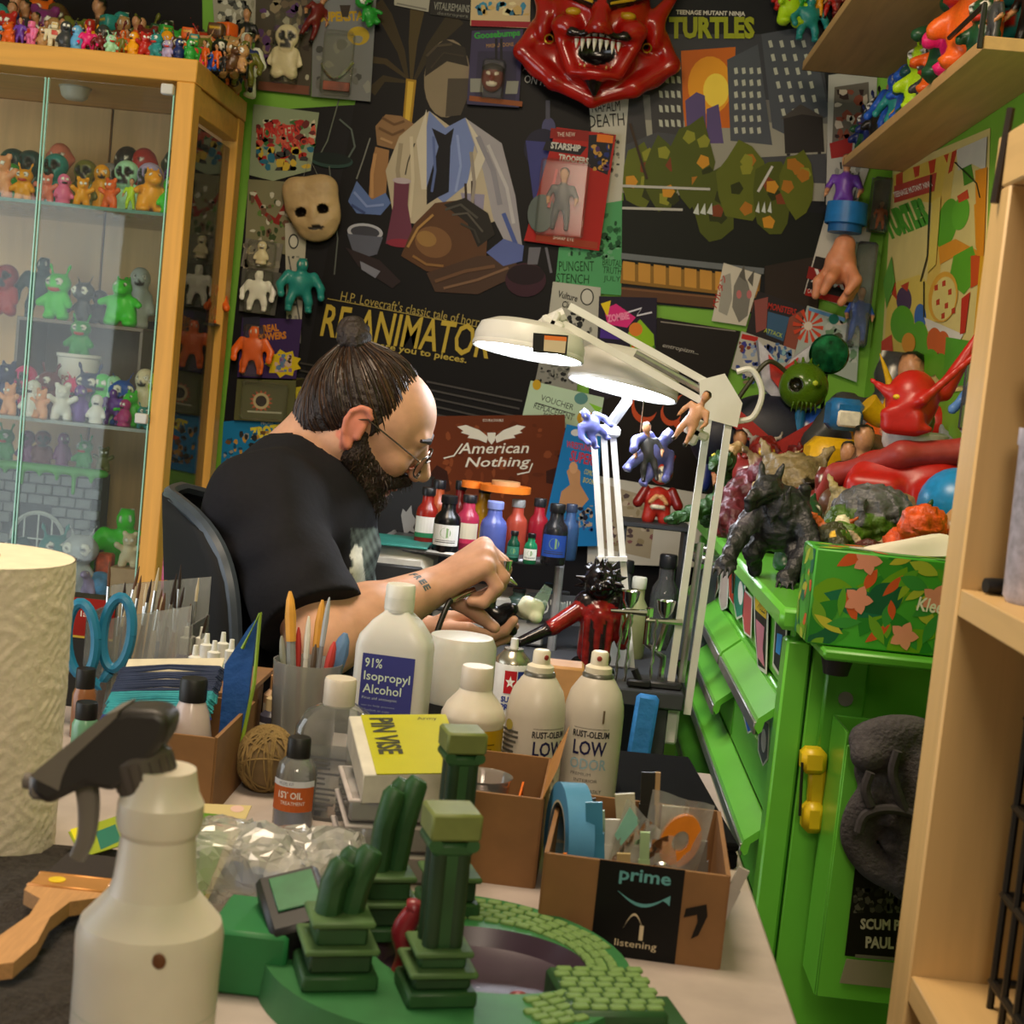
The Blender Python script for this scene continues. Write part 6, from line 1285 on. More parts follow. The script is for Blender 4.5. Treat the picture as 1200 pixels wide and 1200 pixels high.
# big red bust with blue ball joint
p = at(1052, 2.25, TZ); t = thing('red_armour_bust', 'large red toy bust with crested helmet and blue ball shoulder', 'toy', p, (0, 0, -20)); S = 315*mpp(2.25)
RD = mat('#b01c14', .35, noise=.08)
link('torso', sdf_mesh('red_torso', [EL((0, 0, .2), (.26, .2, .26)), RC((-.1, -.05, .34), (.1, -.05, .34), .13), BX((-.1, -.17, .22), (.1, .05, .16), .04), BX((.12, -.17, .22), (.07, .05, .16), .04)], .015, .03), RD, t, None, None, S)
link('collar_cape', sdf_mesh('red_cape', [RC((-.26, -.06, .36), (-.02, -.14, .46), .035, .045), RC((-.02, -.14, .46), (.22, -.06, .5), .045, .05), RC((.22, -.06, .5), (.48, .0, .24), .05, .02), RC((-.26, -.06, .36), (-.32, 0, .26), .035, .03), RC((0, .08, .48), (.3, .1, .4), .06, .04)], .015, .04), mat('#98302a', .45, noise=.1), t, None, None, S)
link('helmet', sdf_mesh('red_helmet', [EL((-.02, -.06, .66), (.095, .11, .11)), BX((-.03, -.1, .58), (.075, .08, .05), .03), RC((-.1, -.16, .6), (.03, -.17, .66), .014, .016), RC((.03, -.17, .66), (.2, -.08, .86), .018, .012), RC((.08, 0, .7), (.2, .04, .98), .035, .01), RC((-.1, -.12, .68), (-.17, -.1, .72), .022, .008), RC((-.09, -.15, .56), (.06, -.15, .56), .016)], .012, .02), RD, t, None, None, S)
obj('neck_ring', lathe([(.11, .48), (.12, .5), (.12, .54), (.1, .55)], 20), mat('#b8b4ae', .5), t, None, None, S)
obj('ball_joint', ell(.14, .14, .14, (.2, -.22, .3), 24, 14), mat('#1f86c4', .3), t, None, None, S)
obj('ball_neck', lathe([(.095, 0), (.09, .2)], 20, (.2, -.22, 0)), mat('#1f86c4', .3), t, None, None, S)
obj('eye', ell(.016, .012, .01, (-.06, -.155, .665), 10, 6), mat('#d8b020', .3), t, None, None, S)
# dark bust with red chevron
p = at(893, 3.0, TZ); t = thing('chevron_bust', 'dark navy toy chest with a red chevron behind the red figures', 'toy', p, (0, 0, 0)); S = 190*mpp(3.0)
link('torso', sdf_mesh('navy_torso', [EL((0, 0, .55), (.36, .2, .26)), EL((0, 0, .25), (.26, .18, .28)), EL((-.34, 0, .5), (.16, .16, .18))], .03, .06), mat('#191c2c', .5), t, None, None, S)
obj('chevron', prism([(-.34, .76), (0, .52), (.34, .76), (.34, .64), (0, .4), (-.34, .64)], .05), mat('#a8231c', .4), t, (0, -.19*S, 0), None, S)
obj('head', prism([(-.1, .84), (-.16, 1.12), (-.05, 1.02), (0, .92), (.05, 1.02), (.16, 1.12), (.1, .84), (0, .76)], .12), mat('#b8b8c0', .4), t, None, None, S)
obj('visor', prism([(-.06, .9), (0, .84), (.06, .9), (.09, 1.04), (0, .96), (-.09, 1.04)], .04), mat('#c02a20', .4), t, (0, -.07*S, 0), None, S)
# round green head with a cable
p = at(938, 2.95, 1.215); t = thing('green_monster_head', 'round glossy green monster head with one socket and a cable', 'toy', p); S = 62*mpp(2.95)
link('head', sdf_mesh('green_head', [EL((0, 0, .5), (.46, .42, .46)), *[RC((.3*math.cos(a_), .1, .5+.42*math.sin(a_)), (.4*math.cos(a_), .12, .5+.56*math.sin(a_)), .05, .02) for a_ in (.9, 1.3, 1.7, 2.1)], *[RC((-.2+.08*i, -.36, .2), (-.22+.09*i, -.3, .02), .025, .02, k=.01) for i in range(6)], EL((.14, -.36, .58), (.12, .1, .1)), EL((.14, -.44, .58), (.05, .04, .05), c=1, k=.005)], .03, .04, [EL((-.22, -.4, .52), (.13, .14, .13), c=2)], ['#4c6e14', '#b8c83a', '#161808']), mat(vcol=True, rough=.2, noise=.2), t, None, None, S)
obj('cable', tube(smooth_path([(-.3, 0, .7), (-.7, -.1, .9), (-1.0, -.1, .5), (-1.3, -.1, -.1), (-1.35, -.1, -.6)]), .045, 8), mat('#3a3c22', .4), t, None, None, S)
obj('stand', lathe([(.3, -2.2), (.12, -2.1), (.1, .06)], 16), mat('#1f6f9c', .4), t, None, None, S)
# yellow and blue robot with curved horn
p = at(970, 2.62, TZ); t = thing('yellow_robot', 'yellow and blue toy robot with a curved yellow horn', 'toy', p, (0, 0, 10)); S = 232*mpp(2.62)
YB = mat('#d8a812', .35, noise=.1)
obj('chest', box(.3, .2, .36, (-.02, 0, .38), .05), YB, t, None, None, S); obj('hips', box(.24, .18, .2, (0, 0, .1), .03), mat('#2a7ab8', .4), t, None, None, S)
obj('head', box(.17, .15, .16, (.0, 0, .68), .03), mat('#1f6aa8', .35), t, None, None, S); obj('face', box(.12, .02, .08, (0, -.08, .66), .01), mat('#e8e0d0', .4), t, None, None, S)
obj('horn', tube(smooth_path([(.1, -.02, .74), (.2, -.02, .68), (.22, -.02, .82), (.14, -.02, 1.0)]), [.07-.0038*i for i in range(19)], 10), YB, t, None, None, S)
obj('shoulder', box(.12, .16, .2, (.2, 0, .45), .04), mat('#2a86c8', .35), t, None, None, S)
# more people-like toys and heads behind
MISC = [(978, 2.25, 70, 'skull', 'brown', 'brown skull-headed toy before the bone serpent', 15), (1030, 2.3, 75, 'kaiju', 'olive', 'olive spiky toy reptile behind the helmeted one', -20), (1065, 2.08, 70, 'horned', 'dark green', 'dark green horned toy imp beside the orange beast', 10), (1120, 1.98, 100, 'bust', 'tan', 'tan toy bust beside the bookcase edge', -20), (960, 2.35, 78, 'brute', 'dark red', 'dark red toy brute beside the bone serpent', 0), (872, 2.65, 70, 'kaiju', 'dark red', 'dark red spiky toy reptile beside the swamp creature', 10), (930, 2.85, 95, 'robot', 'dark red', 'dark red boxy toy robot behind the knight', 10), (1080, 2.7, 150, 'brute', 'red', 'red toy brute behind the red cape', 0), (1012, 2.65, 120, 'horned', 'amber', 'amber horned toy imp behind the black-coated man', 0), (1110, 2.6, 140, 'kaiju', 'grey', 'grey spiky toy reptile near the bubble pack', 0), (860, 2.9, 75, 'person', 'red', 'red toy man at the far chest corner', 0), (1000, 2.45, 132, 'person', 'black', 'tall black-coated toy man standing before the yellow robot', 15), (985, 2.5, 112, 'person', 'red', 'slim red toy man beside the black-coated one', -10), (1026, 2.9, 190, 'brute', 'charcoal', 'dark toy fighter standing high before the cartoon poster', 10), (1048, 2.85, 186, 'person', 'olive', 'olive toy fighter beside the dark fighter', -20), (1010, 2.9, 130, 'robot', 'bright green', 'green and orange boxy toy robot behind the red bust', 10), (1030, 2.75, 140, 'bust', 'orange', 'orange toy bust behind the red bust', 0), (1056, 2.5, 165, 'brute', 'brown', 'brown brain-topped toy brute behind the red helmet', 0), (1095, 2.45, 130, 'robot', 'silver', 'silver toy robot behind the red cape', 0), (995, 2.8, 110, 'robot', 'violet', 'violet boxy toy robot behind the yellow robot', 0), (1118, 2.3, 110, 'bug', 'lime', 'lime toy bug behind the red cape', 20), (1128, 2.2, 90, 'robot', 'teal', 'teal toy robot beside the bookcase', 0), (866, 3.0, 120, 'robot', 'navy', 'navy toy robot at the chest far corner', 0), (944, 2.98, 120, 'tall', 'blue', 'blue tubular toy under the green monster head', 0), (1105, 2.05, 50, 'brute', 'dark teal', 'dark teal toy brute beside the orange beast', 0), (1040, 2.05, 46, 'brute', 'brown', 'small brown toy brute beside the helmeted reptile', 20), (940, 2.2, 66, 'kaiju', 'dark green', 'dark green spiky reptile toy behind the wolf', 10), (950, 2.75, 90, 'horned', 'dark red', 'dark red horned imp between knight and robot', 0)]
for px, Y, hp, k_, cn, lb, rz in MISC: toy(k_, cn, atb(px, Y, TZ, .06), hp*mpp(Y)*(1.5 if hp < 90 else 1.2), rz, lb, 'toy_figure', 'toys crowded on the tool chest')
p = P(972, 415, 3.0); t = thing('prism_ball', 'iridescent green disc behind the green monster head', 'toy', (p.x, p.y, p.z)); obj('shell', lathe([(.0, -.006), (.036, -.004), (.04, .004), (0, .01)], 28, ax='y'), mat('#125a3a', .15, .6, noise=.7, scale=60), t, (0, 0, 0)); obj('post', tube([(0, .01, -.04), (0, .01, TZ-p.z)], .004, 6), BLK, t)

# ================================================================ right wall: cartoon poster, shelves
a = Art((WALLX-.002, 2.8, 1.5), u=(0, -1, 0), v=(0, 0, 1), nrm=(-1, 0, 0), step=.00006)
a.sheet([(1046, 198), (1160, 150), (1150, 455), (1030, 470)], '#d6c47c')
a.poly([(1047, 205), (1120, 176), (1112, 240), (1046, 232)], '#d8b84a').polys([[(1050, 205), (1058, 201), (1058, 216), (1050, 220)], [(1070, 196), (1078, 194), (1077, 206), (1072, 208)], [(1088, 189), (1097, 186), (1095, 202), (1090, 204)], [(1106, 182), (1114, 179), (1111, 194)]], '#c03a22')
a.poly([(1112, 180), (1122, 174), (1100, 330), (1082, 360), (1090, 300)], '#d8b858').poly([(1116, 178), (1122, 175), (1116, 200), (1111, 204)], '#b83420')
a.poly([(1048, 218), (1098, 202), (1095, 224), (1048, 238)], '#b8402e').text('TEENAGE MUTANT NINJA', (1049, 234), (1094, 220), 9, '#e8ddc8', bold=.03).text('TURTLES', (1043, 282), (1092, 262), 34, '#4f9a2a', bold=.09)
a.ell(1110, 262, 12, 30, '#5aa326', 12).ell(1126, 250, 10, 20, '#62ad2c', 10).poly([(1128, 196), (1138, 190), (1142, 212), (1130, 218)], '#4a8a24').poly([(1122, 230), (1134, 222), (1136, 232), (1124, 238)], '#c84a26').poly([(1100, 290), (1120, 280), (1150, 296), (1150, 318), (1120, 300), (1102, 310)], '#d8902a').poly([(1118, 300), (1140, 288), (1150, 320), (1130, 345), (1112, 330)], '#5aa326').poly([(1138, 300), (1150, 298), (1152, 330), (1138, 338)], '#c8501e')
a.poly([(1142, 240), (1156, 232), (1152, 300), (1144, 290)], '#d8921e').poly([(1040, 360), (1052, 330), (1078, 322), (1100, 345), (1092, 440), (1034, 440)], '#d8c05a').ell(1060, 352, 9, 16, '#4a3a5a').ell(1058, 380, 14, 22, '#5aa326').ell(1079, 372, 7, 16, '#3a6ab0').ell(1078, 400, 11, 24, '#5aa326').polys([[(1046, 345), (1050, 330), (1052, 352)], [(1056, 335), (1066, 330), (1064, 342)]], '#b83a22')
a.ell(1106, 348, 17, 30, '#d8a23a', 8).ell(1107, 350, 14, 26, '#d8c878', 8); a.polys([[(x, y), (x+4, y-2), (x+4, y+5), (x, y+6)] for x, y in ((1096, 335), (1105, 330), (1112, 340), (1098, 352), (1108, 356), (1116, 362), (1104, 368))], '#b83a22')
a.poly([(1084, 372), (1130, 392), (1124, 402), (1088, 388)], '#d8d4c8').ell(1096, 400, 9, 16, '#c8602a').ell(1106, 402, 8, 14, '#c8602a').ell(1092, 425, 10, 16, '#5aa326').ell(1104, 430, 8, 16, '#5aa326').poly([(1128, 350), (1138, 342), (1132, 390), (1126, 392)], '#b8301e')
a.poly([(1122, 176), (1158, 160), (1156, 200), (1140, 192), (1124, 200)], '#c8c4b4').poly([(1144, 200), (1158, 196), (1154, 300), (1146, 300)], '#d88a1e').poly([(1150, 300), (1156, 300), (1150, 420), (1140, 420)], '#d8a01e')
a.poly([(1034, 400), (1046, 392), (1050, 440), (1032, 452)], '#c8402a').poly([(1110, 395), (1140, 400), (1134, 452), (1106, 452)], '#4f9a2a').poly([(1036, 330), (1046, 300), (1050, 330), (1040, 362)], '#5a9a3a').poly([(1094, 236), (1104, 230), (1098, 310), (1088, 320)], '#d8c05a').ell(1066, 402, 8, 12, '#d8902a')
for pts in ([(1092, 205), (1088, 300), (1080, 330)], [(1120, 190), (1146, 215), (1150, 232)], [(1084, 330), (1084, 372)]): a.line(pts, 1.5, '#26301a')
a.build('cartoon_poster', 'bright cartoon poster in green, orange and yellow with pizza shapes', 'poster')
PLY = mat('#c39a63', .55, noise=.12, scale=5, wood='y')
def plank(name, label, x0, y0, y1, z):
    t = thing(name, label, 'shelf', (0, 0, 0)); obj('board', box(WALLX-x0, y1-y0, .018, ((x0+WALLX)/2, (y0+y1)/2, z+.009), .001), PLY, t)
    obj('dark_edge', box(WALLX-x0, .004, .018, ((x0+WALLX)/2, y1+.002, z+.009)), mat('#2a2018', .6), t)
    return t
LZ, UZ = 1.745, 1.935
plank('wall_shelf', 'lower plywood wall shelf crowded with small toys', .51, 2.15, 3.25, LZ)
plank('wall_shelf', 'upper plywood wall shelf above the toy-crowded one', .40, 2.2, 3.25, UZ)
obj('rail', tube([(.505, 2.35, LZ+.06), (.505, 2.15, LZ+.06), (.505, 2.15, LZ), ], .004, 6), mat('#1c1a18', .4), [o for o in bpy.data.objects if o.name.startswith('wall_shelf')][0])
rr = random.Random(33); cs = ['violet', 'blue', 'navy', 'dark teal', 'charcoal', 'black', 'olive', 'dark green', 'grey', 'purple', 'brown', 'teal']
SPEC = {8: ('kaiju', 'blue', .115), 5: ('brute', 'blue', .12), 10: ('horned', 'lime', .13), 7: ('pear', 'amber', .07), 13: ('kaiju', 'orange', .13), 15: ('kaiju', 'dark green', .17), 16: ('horned', 'hot pink', .19), 17: ('horned', 'orange', .2)}
n = 20
for i in range(n):
    Y = 3.2-i*.05; k_, cn, h_ = SPEC.get(i, (rr.choice(['brute', 'robot', 'kaiju', 'person', 'horned', 'bug', 'skull']), rr.choice(cs), rr.uniform(.085, .11)))
    toy(k_, cn, (.545, Y, LZ+.018), h_, -60+rr.uniform(-15, 25), f'{cn} {KWORD[k_]}, {ORD[i]} from the far end of the lower shelf', 'shelf_toy', 'toys along the lower wall shelf')
for i in range(11):
    Y = 3.18-i*.09; k_ = rr.choice(['brute', 'robot', 'kaiju', 'person', 'horned']); cn = rr.choice(cs)
    toy(k_, cn, (.605, Y, LZ+.018), rr.uniform(.11, .15), -70+rr.uniform(-20, 20), f'{cn} {KWORD[k_]}, {ORD[i]} from the far end, rear row on lower shelf', 'shelf_toy', 'toys along the lower wall shelf')
# blister with blue figure near the bookcase
c = P(1124, 440, 2.30); t = thing('blue_figure_blister', 'clear bubble pack with pale blue figure beside the bookcase', 'carded toy', (WALLX-.012, c.y, c.z-.02), (0, 0, -70)); s = mpp(2.5)
obj('card', box(.1, .002, .17, (0, .0, 0)), mat('#3a3a5a', .5, noise=.4), t); obj('bubble', box(.07, .04, .13, (0, -.022, -.005), .012), glass('#eef2f4', 1.2, .05, .12), t)
o = link('enclosed_figure', T['brute'], TOY(), t, (0, -.02, -.065), (0, 0, 0), .115); o.color = lin('#5a86c8')

# ================================================================ bookcase
BX_ = mat('#cdaa72', .5, noise=.08, scale=5, wood='z'); BXX = mat('#cdaa72', .5, noise=.08, scale=5, wood='y')
t = thing('bookcase', 'pale wooden open bookcase beside the tissue box', 'bookcase', (0, 0, 0)); bx0, bx1, by0, by1 = .318, .62, .62, 1.25
obj('side_panel', box(bx1-bx0, .052, 1.412, ((bx0+bx1)/2, by1-.026, .706), .002), BX_, t); obj('side_panel', box(bx1-bx0, .052, 1.412, ((bx0+bx1)/2, by0+.026, .706), .002), BX_, t)
obj('top_panel', box(bx1-bx0, by1-by0, .045, ((bx0+bx1)/2, (by0+by1)/2, 1.4345), .002), BXX, t)
obj('rear_panel', box(.006, by1-by0, 1.40, (bx1+.003, (by0+by1)/2, .71)), mat('#9a7a4a', .6), t)
for z in (1.092, .772, .45, .06): obj('shelf', box(bx1-bx0-.004, by1-by0-.104, .022, ((bx0+bx1)/2, (by0+by1)/2, z-.011), .001), BXX, t)
# cup with brush, pen
c = P(1202, 600, 1.12); cz = 1.092
t = thing('brush_cup', 'pale lilac patterned cup holding a make-up brush on the bookcase', 'cup', (.362, 1.14, cz))
obj('cup_wall', lathe([(.022, 0), (.025, .005), (.027, .118), (.0285, .12), (.0285, .132), (.0255, .132), (.0245, .12), (.023, .01)], 28, closed_top=False), mat('#b8b4c4', .45, noise=.25, scale=120), t)
b_ = thing('makeup_brush', 'dark-handled brush leaning in the lilac cup', 'brush', (.362, 1.14, cz))
obj('handle', tube([(.01, 0, .012), (-.004, 0, .13), (-.012, -.002, .16)], [.004, .005, .0055], 8), mat('#1a1614', .35), b_); obj('bristles', tube([(-.012, -.002, .158), (-.016, -.002, .17), (-.02, -.003, .19)], [.006, .0085, .008], 10), mat('#6a4a30', .9), b_)
t = thing('black_pen', 'black marker pen lying on the bookcase shelf', 'pen', (.372, 1.185, cz+.007), (0, 0, 12)); obj('barrel', lathe([(.006, -.04), (.0065, -.035), (.0065, .03)], 12, ax='x'), BLK, t); obj('cap', lathe([(.0072, .0), (.0072, .04)], 12, ax='x'), BLK, t)
t = thing('wire_basket', 'black wire basket inside the lower bookcase bay', 'basket', (.47, 1.05, .772+.0)) ; m_ = mat('#151413', .4)
for z in (.02, .09, .16, .23): obj('hoop', tube([(-.1, -.12, z), (.1, -.12, z), (.1, .1, z), (-.1, .1, z), (-.1, -.12, z)], .004, 6), m_, t)
for q in range(8): obj('wire', tube([(-.1, -.12+.031*q, .0), (-.1, -.12+.031*q, .24)], .003, 6), m_, t)
obj('liner', box(.18, .2, .2, (.005, -.01, .1), .003), mat('#0c0b0a', .8), t)
# figures on the bookcase top
toy('person', 'black', P(1184, 168, 1.2)*1 if False else Vector((.345, 1.20, 1.457)), .085, -40, 'black-suited toy man standing on the bookcase corner', 'toy_figure')
toy('brute', 'charcoal', (.375, 1.17, 1.457), .09, -30, 'charcoal toy fighter behind the black-suited toy on the bookcase', 'toy_figure')
toy('person', 'amber', (.40, 1.19, 1.457), .08, -50, 'amber toy man on the bookcase top', 'toy_figure')
single('toy_staff', tube([(0, 0, 0), (.004, 0, .075)], .0035, 8), mat('#2a1e16', .4), 'thin dark staff leaning on the bookcase corner', 'toy', (.3145, 1.225, 1.4))
# ================================================================ work desk behind the man
DK = mat('#3a3c40', .5, noise=.06)
DX0, DX1, DY0, DY1 = -.30, .225, 2.42, 3.30
t = thing('work_desk', 'dark grey work desk under the lamps', 'desk', (0, 0, 0))
obj('desk_top', box(DX1-DX0, DY1-DY0, .028, ((DX0+DX1)/2, (DY0+DY1)/2, DESK-.014), .003), DK, t)
for x, y in ((DX0+.03, DY0+.05), (DX1-.04, DY0+.03), (DX0+.03, DY1-.05), (DX1-.04, DY1-.05)): obj('leg', box(.035, .035, DESK-.028, (x, y, (DESK-.028)/2), .003), mat('#3c3f42', .4, .4), t)
# blue tape wrapped round the near leg
o = single('tape_wrapped_roll', mk(box(.038, .02, .22, (0, 0, 0), .006)), mat('#2a76b8', .7, noise=.15, scale=30, bump=.3), 'strip of blue masking tape wrapped down the desk leg', 'tape', (DX1-.065, DY0+.0, .625), (0, 3, 0))
# tiered rack with drawers
RX0, RX1, RY0, RY1 = -.335, -.0, 2.66, 2.98
RZ, MZ = .90, .835
t = thing('paint_rack', 'grey tiered desk rack with drawers below the paint bottles', 'rack', ((RX0+RX1)/2, (RY0+RY1)/2, DESK)); rw, rd = RX1-RX0, RY1-RY0
GM = mat('#8f9296', .4, noise=.05)
pts = [(-rw/2, rd/2), (-rw/2, -rd*.2)]+[(rw/2*math.sin(a_), -rd*.2-rd*.28*math.cos(a_)) for a_ in np.linspace(-math.pi/2, math.pi/2, 15)[1:-1]]+[(rw/2, -rd*.2), (rw/2, rd/2)]
obj('mesh_shelf', prism(pts, .006, 'xy'), mat('#55585c', .45, .3, noise=.4, scale=300), t, (0, 0, RZ-DESK-.003))
obj('shelf_lip', tube([(x, y, RZ-DESK) for x, y in pts], .004, 6), mat('#a8abae', .35, .5), t)
obj('middle_shelf', box(rw-.02, rd-.04, .006, (0, .02, MZ-DESK-.04), .001), mat('#26282a', .6), t)
for sx in (-1, 1): obj('side_frame', tube(smooth_path([(sx*rw/2, -rd*.36, 0), (sx*rw/2, -rd*.36, RZ-DESK-.03), (sx*rw/2, -rd*.28, RZ-DESK-.006), (sx*rw/2, rd*.4, RZ-DESK-.006), (sx*rw/2, rd*.46, RZ-DESK-.03), (sx*rw/2, rd*.46, 0)], 4), .008, 8), mat('#9a9da0', .35, .2), t)
d = obj('drawer', box(rw*.62, rd*.5, .05, (rw*.14, -rd*.1, .028), .004), mat('#a9adaf', .4), t)
a = Art((0, 2.71, DESK), step=.00005)
obj('drawer', box(rw*.62, rd*.5, .032, (rw*.14, -rd*.11, .07), .004), mat('#c0c4c6', .4), t)
yd = (RY0+RY1)/2-rd*.36
a = Art(P(650, 720, yd), step=.00005).sheet([(618, 694), (695, 700), (694, 735), (617, 730)], '#4a4f54', .001).text("O'tRill", (632, 719), (668, 721), 17, '#c8ccc8', bold=.01)
a.build('handwritten_tag', 'dark grey tag with white handwriting on the rack drawer', 'label')
# paint bottles
def paint(px, Y, wpx, hpx, body, cap, label, lab=None, z=RZ, glassy=False, name='paint_bottle', band=None):
    s = mpp(Y); r = wpx*s/2; h = hpx*s; p = at(px, Y, z); t = thing(name, label, 'bottle', p, group='paint bottles on the rack')
    m = glass('#dfe8e8', 1.2, .04, .12) if glassy else mat(dk(body, .8), .25, noise=.12, spec=.5)
    obj('vessel', lathe([(r*.9, 0), (r, h*.04), (r, h*.55), (r*.9, h*.64), (r*.56, h*.73), (r*.52, h*.88)], 20), m, t)
    obj('cap', lathe([(r*.6, h*.86), (r*.62, h*.88), (r*.62, h*.985), (r*.56, h)], 20), mat(cap, .35), t)
    if lab:
        ca = CylArt(r); ca.rect(-r*1.1, h*.14, r*1.1, h*.5, lab, 8)
        if band: ca.rect(-r*1.1, h*.14, r*1.1, h*.22, band, 8)
        else: ca.blob(0, h*.36, r*.4, h*.09, '#7a9a6a'); ca.rect(-r*.8, h*.19, r*.8, h*.205, '#3a3a3a', 6); ca.rect(-r*.8, h*.225, r*.8, h*.235, '#3a3a3a', 6)
        ca.make('paper_label', t)
    return t
paint(497, 2.78, 26, 68, '#a8261c', '#17171a', 'red paint bottle with white label at the rack end', '#d8d4cc', band='#2f7a52')
paint(521, 2.69, 32, 68, '#0f0f12', '#17171a', 'black paint bottle with white label in front', '#d0d0cc')
paint(509, 2.84, 24, 74, '#c85a30', '#1c1c20', 'orange paint bottle behind the black bottle')
paint(545, 2.76, 27, 66, '#c8365a', '#1c1c20', 'pink paint bottle with cream label', '#d8d0b8', band='#c8365a')
paint(534, 2.86, 22, 74, '#8a1c22', '#1c1c20', 'dark red paint bottle at the rear of the rack')
paint(562, 2.84, 24, 74, '#d8a21e', '#1c1c20', 'yellow paint bottle at the rear of the rack')
paint(575, 2.70, 32, 66, '#5f6fc0', '#7f8cc8', 'periwinkle blue paint bottle with matching cap')
paint(602, 2.79, 26, 64, '#c8503c', '#8a8a88', 'coral paint bottle with grey cap')
paint(627, 2.79, 24, 68, '#b01f30', '#1c1c20', 'crimson paint bottle beside the dark grey bottle')
paint(600, 2.665, 15, 36, '#14503a', '#141416', 'small dark green paint bottle at the shelf lip', '#3a7a68')
paint(620, 2.655, 16, 36, '#1f8a5a', '#141416', 'small bright green paint bottle at the shelf lip', '#d8dcd4')
paint(647, 2.68, 30, 72, '#232428', '#141416', 'dark grey paint bottle with blue label', '#2a4a9a')
paint(664, 2.78, 22, 66, '#3a5a88', '#2a3448', 'slate blue paint bottle behind the dark grey one')
for i, (px, Y, w_, h_, c_, lb) in enumerate(((470, 2.74, 20, 30, '#4a3068', 'squat purple bottle on the lower rack tier'), (492, 2.74, 18, 28, '#2a2a2c', 'squat dark bottle on the lower rack tier'), (606, 2.72, 26, 30, '#5a7a76', 'squat grey-green jar on the lower rack tier'), (640, 2.78, 18, 34, '#1f5a6a', 'teal bottle on the lower rack tier'), (658, 2.72, 22, 32, '#8a9a98', 'clear grey bottle on the lower rack tier'), (682, 2.74, 20, 30, '#6a7a78', 'small grey bottle at the lower tier end'))):
    paint(px, Y, w_, h_, c_, '#2a2c2e', lb, None, MZ-.037, name='paint_jar')
p = at(592, 2.80, RZ+.113)
t = thing('orange_tape_roll', 'roll of orange tape lying across the paint bottle caps', 'tape', p)
obj('tape_ring', mk(lathe([(.026, 0), (.048, 0), (.048, .012), (.026, .012), (.026, 0)], 28, closed_top=False, closed_bot=False)), mat('#d8701a', .5), t); obj('wood_disc', lathe([(.027, .008), (.027, .02)], 24), mat('#b88a5a', .6), t)
t = thing('small_orange_roll', 'smaller orange tape roll beside the large one', 'tape', at(553, 2.82, RZ+.113)); obj('tape_ring', lathe([(.012, 0), (.02, 0), (.02, .012), (.012, .012), (.012, 0)], 24, closed_top=False, closed_bot=False), mat('#d8701a', .5), t); obj('core', lathe([(.012, .001), (.0125, .011)], 20, closed_top=False, closed_bot=False), mat('#c8a070', .6), t)
# black box with pale wolf emblem, teal mat left of the rack
t = thing('black_box', 'black box with a pale wolf head emblem behind his chin', 'box', P(478, 660, 2.95)); c = Vector(t.location)
q0, q1 = P(440, 640, 2.95)-c, P(505, 575, 2.95)-c; obj('carton', box(q1.x-q0.x, .06, q1.z-q0.z+.05, ((q0.x+q1.x)/2, .03, (q0.z+q1.z)/2), .002), mat('#1a1a1c', .5), t)
a = Art(P(478, 610, 2.949), step=.00005).poly([(470, 604), (472, 596), (476, 600), (482, 592), (483, 602), (488, 610), (484, 618), (488, 626), (480, 622), (474, 628), (472, 616)], '#8a8a88'); a.build('emblem', None, None, t)
t.location.z = t.location.z
g = single('cutting_mat', mk(box(.14, .16, .004, (0, 0, 0), .001)), mat('#2f8078', .5), 'corner of a teal cutting mat behind his chest', 'mat', at(462, 2.75, .905)); 
t = thing('white_caddy', 'white plastic caddy under the teal cutting mat', 'caddy', at(462, 2.75, DESK)); obj('shell', box(.13, .14, .155, (0, 0, .0825), .02), mat('#c9c8c2', .4), t); obj('dark_insert', box(.1, .01, .1, (0, -.07, .08), .004), mat('#26282a', .5), t)

# ================================================================ magnifier lamps
WH = mat('#d9d8d2', .35, noise=.03); LIT = mat('#f2f6ff', .5, noise=.02, emit=38.0)
def lamp_head(par, c, r, tilt, rz, hh=1.0):
    prof = [(r*.97, -.012), (r, -.008), (r, .008*hh), (r*.93, .026*hh), (r*.7, .036*hh), (r*.2, .038*hh)]
    o = obj('lamp_shade', lathe(prof, 36, closed_bot=False, sq=(1, .82)), WH, par, c, (tilt[0], tilt[1], rz))
    obj('light_disc', lathe([(r*.95, -.011), (r*.95, -.0085)], 36, sq=(1, .82)), LIT, o)
    obj('shade_rim', lathe([(r*1.005, -.013), (r*1.02, -.009), (r*1.005, -.004)], 36, closed_bot=False, closed_top=False, sq=(1, .82)), WH, o)
    return o
def arm_pair(par, a, b, gap, w_=.012, n=2):
    up = Vector((0, 1, 0)).cross((b-a)).normalized()
    for s in ((-1, 1) if n == 2 else (0,)):
        obj('arm_bar', bar(a+up*gap/2*s, b+up*gap/2*s, w_, w_), WH, par)
    obj('spring', tube([a.lerp(b, .1), a.lerp(b, .55)], .006, 8), mat('#b0aea8', .3, .8), par)
def knob(par, c, s=.02):
    obj('cross_knob', mk(box(s*2.2, .012, s*.8, (0, 0, 0), .004), box(s*.8, .012, s*2.2, (0, 0, 0), .004)), WH, par, c, (0, 20, 0))
t = thing('magnifier_lamp', 'white magnifier desk lamp with warning label on its head', 'lamp', (0, 0, 0))
base, elb, top = P(793, 835, 2.47), P(845, 470, 2.47), P(662, 368, 2.47)
arm_pair(t, base, elb, .034); arm_pair(t, elb, top, .03)
obj('elbow_plate', mk(prism([(-.03, -.03), (.03, -.04), (.034, .0), (.0, .045), (-.04, .03)], .022)), WH, t, elb)
obj('elbow_loop', tube(smooth_path([elb+Vector((.02, 0, .05)), elb+Vector((.045, 0, .055)), elb+Vector((.065, 0, .02)), elb+Vector((.055, 0, -.02)), elb+Vector((.03, 0, -.03))], 5), .005, 8), WH, t)
knob(t, P(816, 507, 2.44)); knob(t, P(648, 378, 2.45), .018)
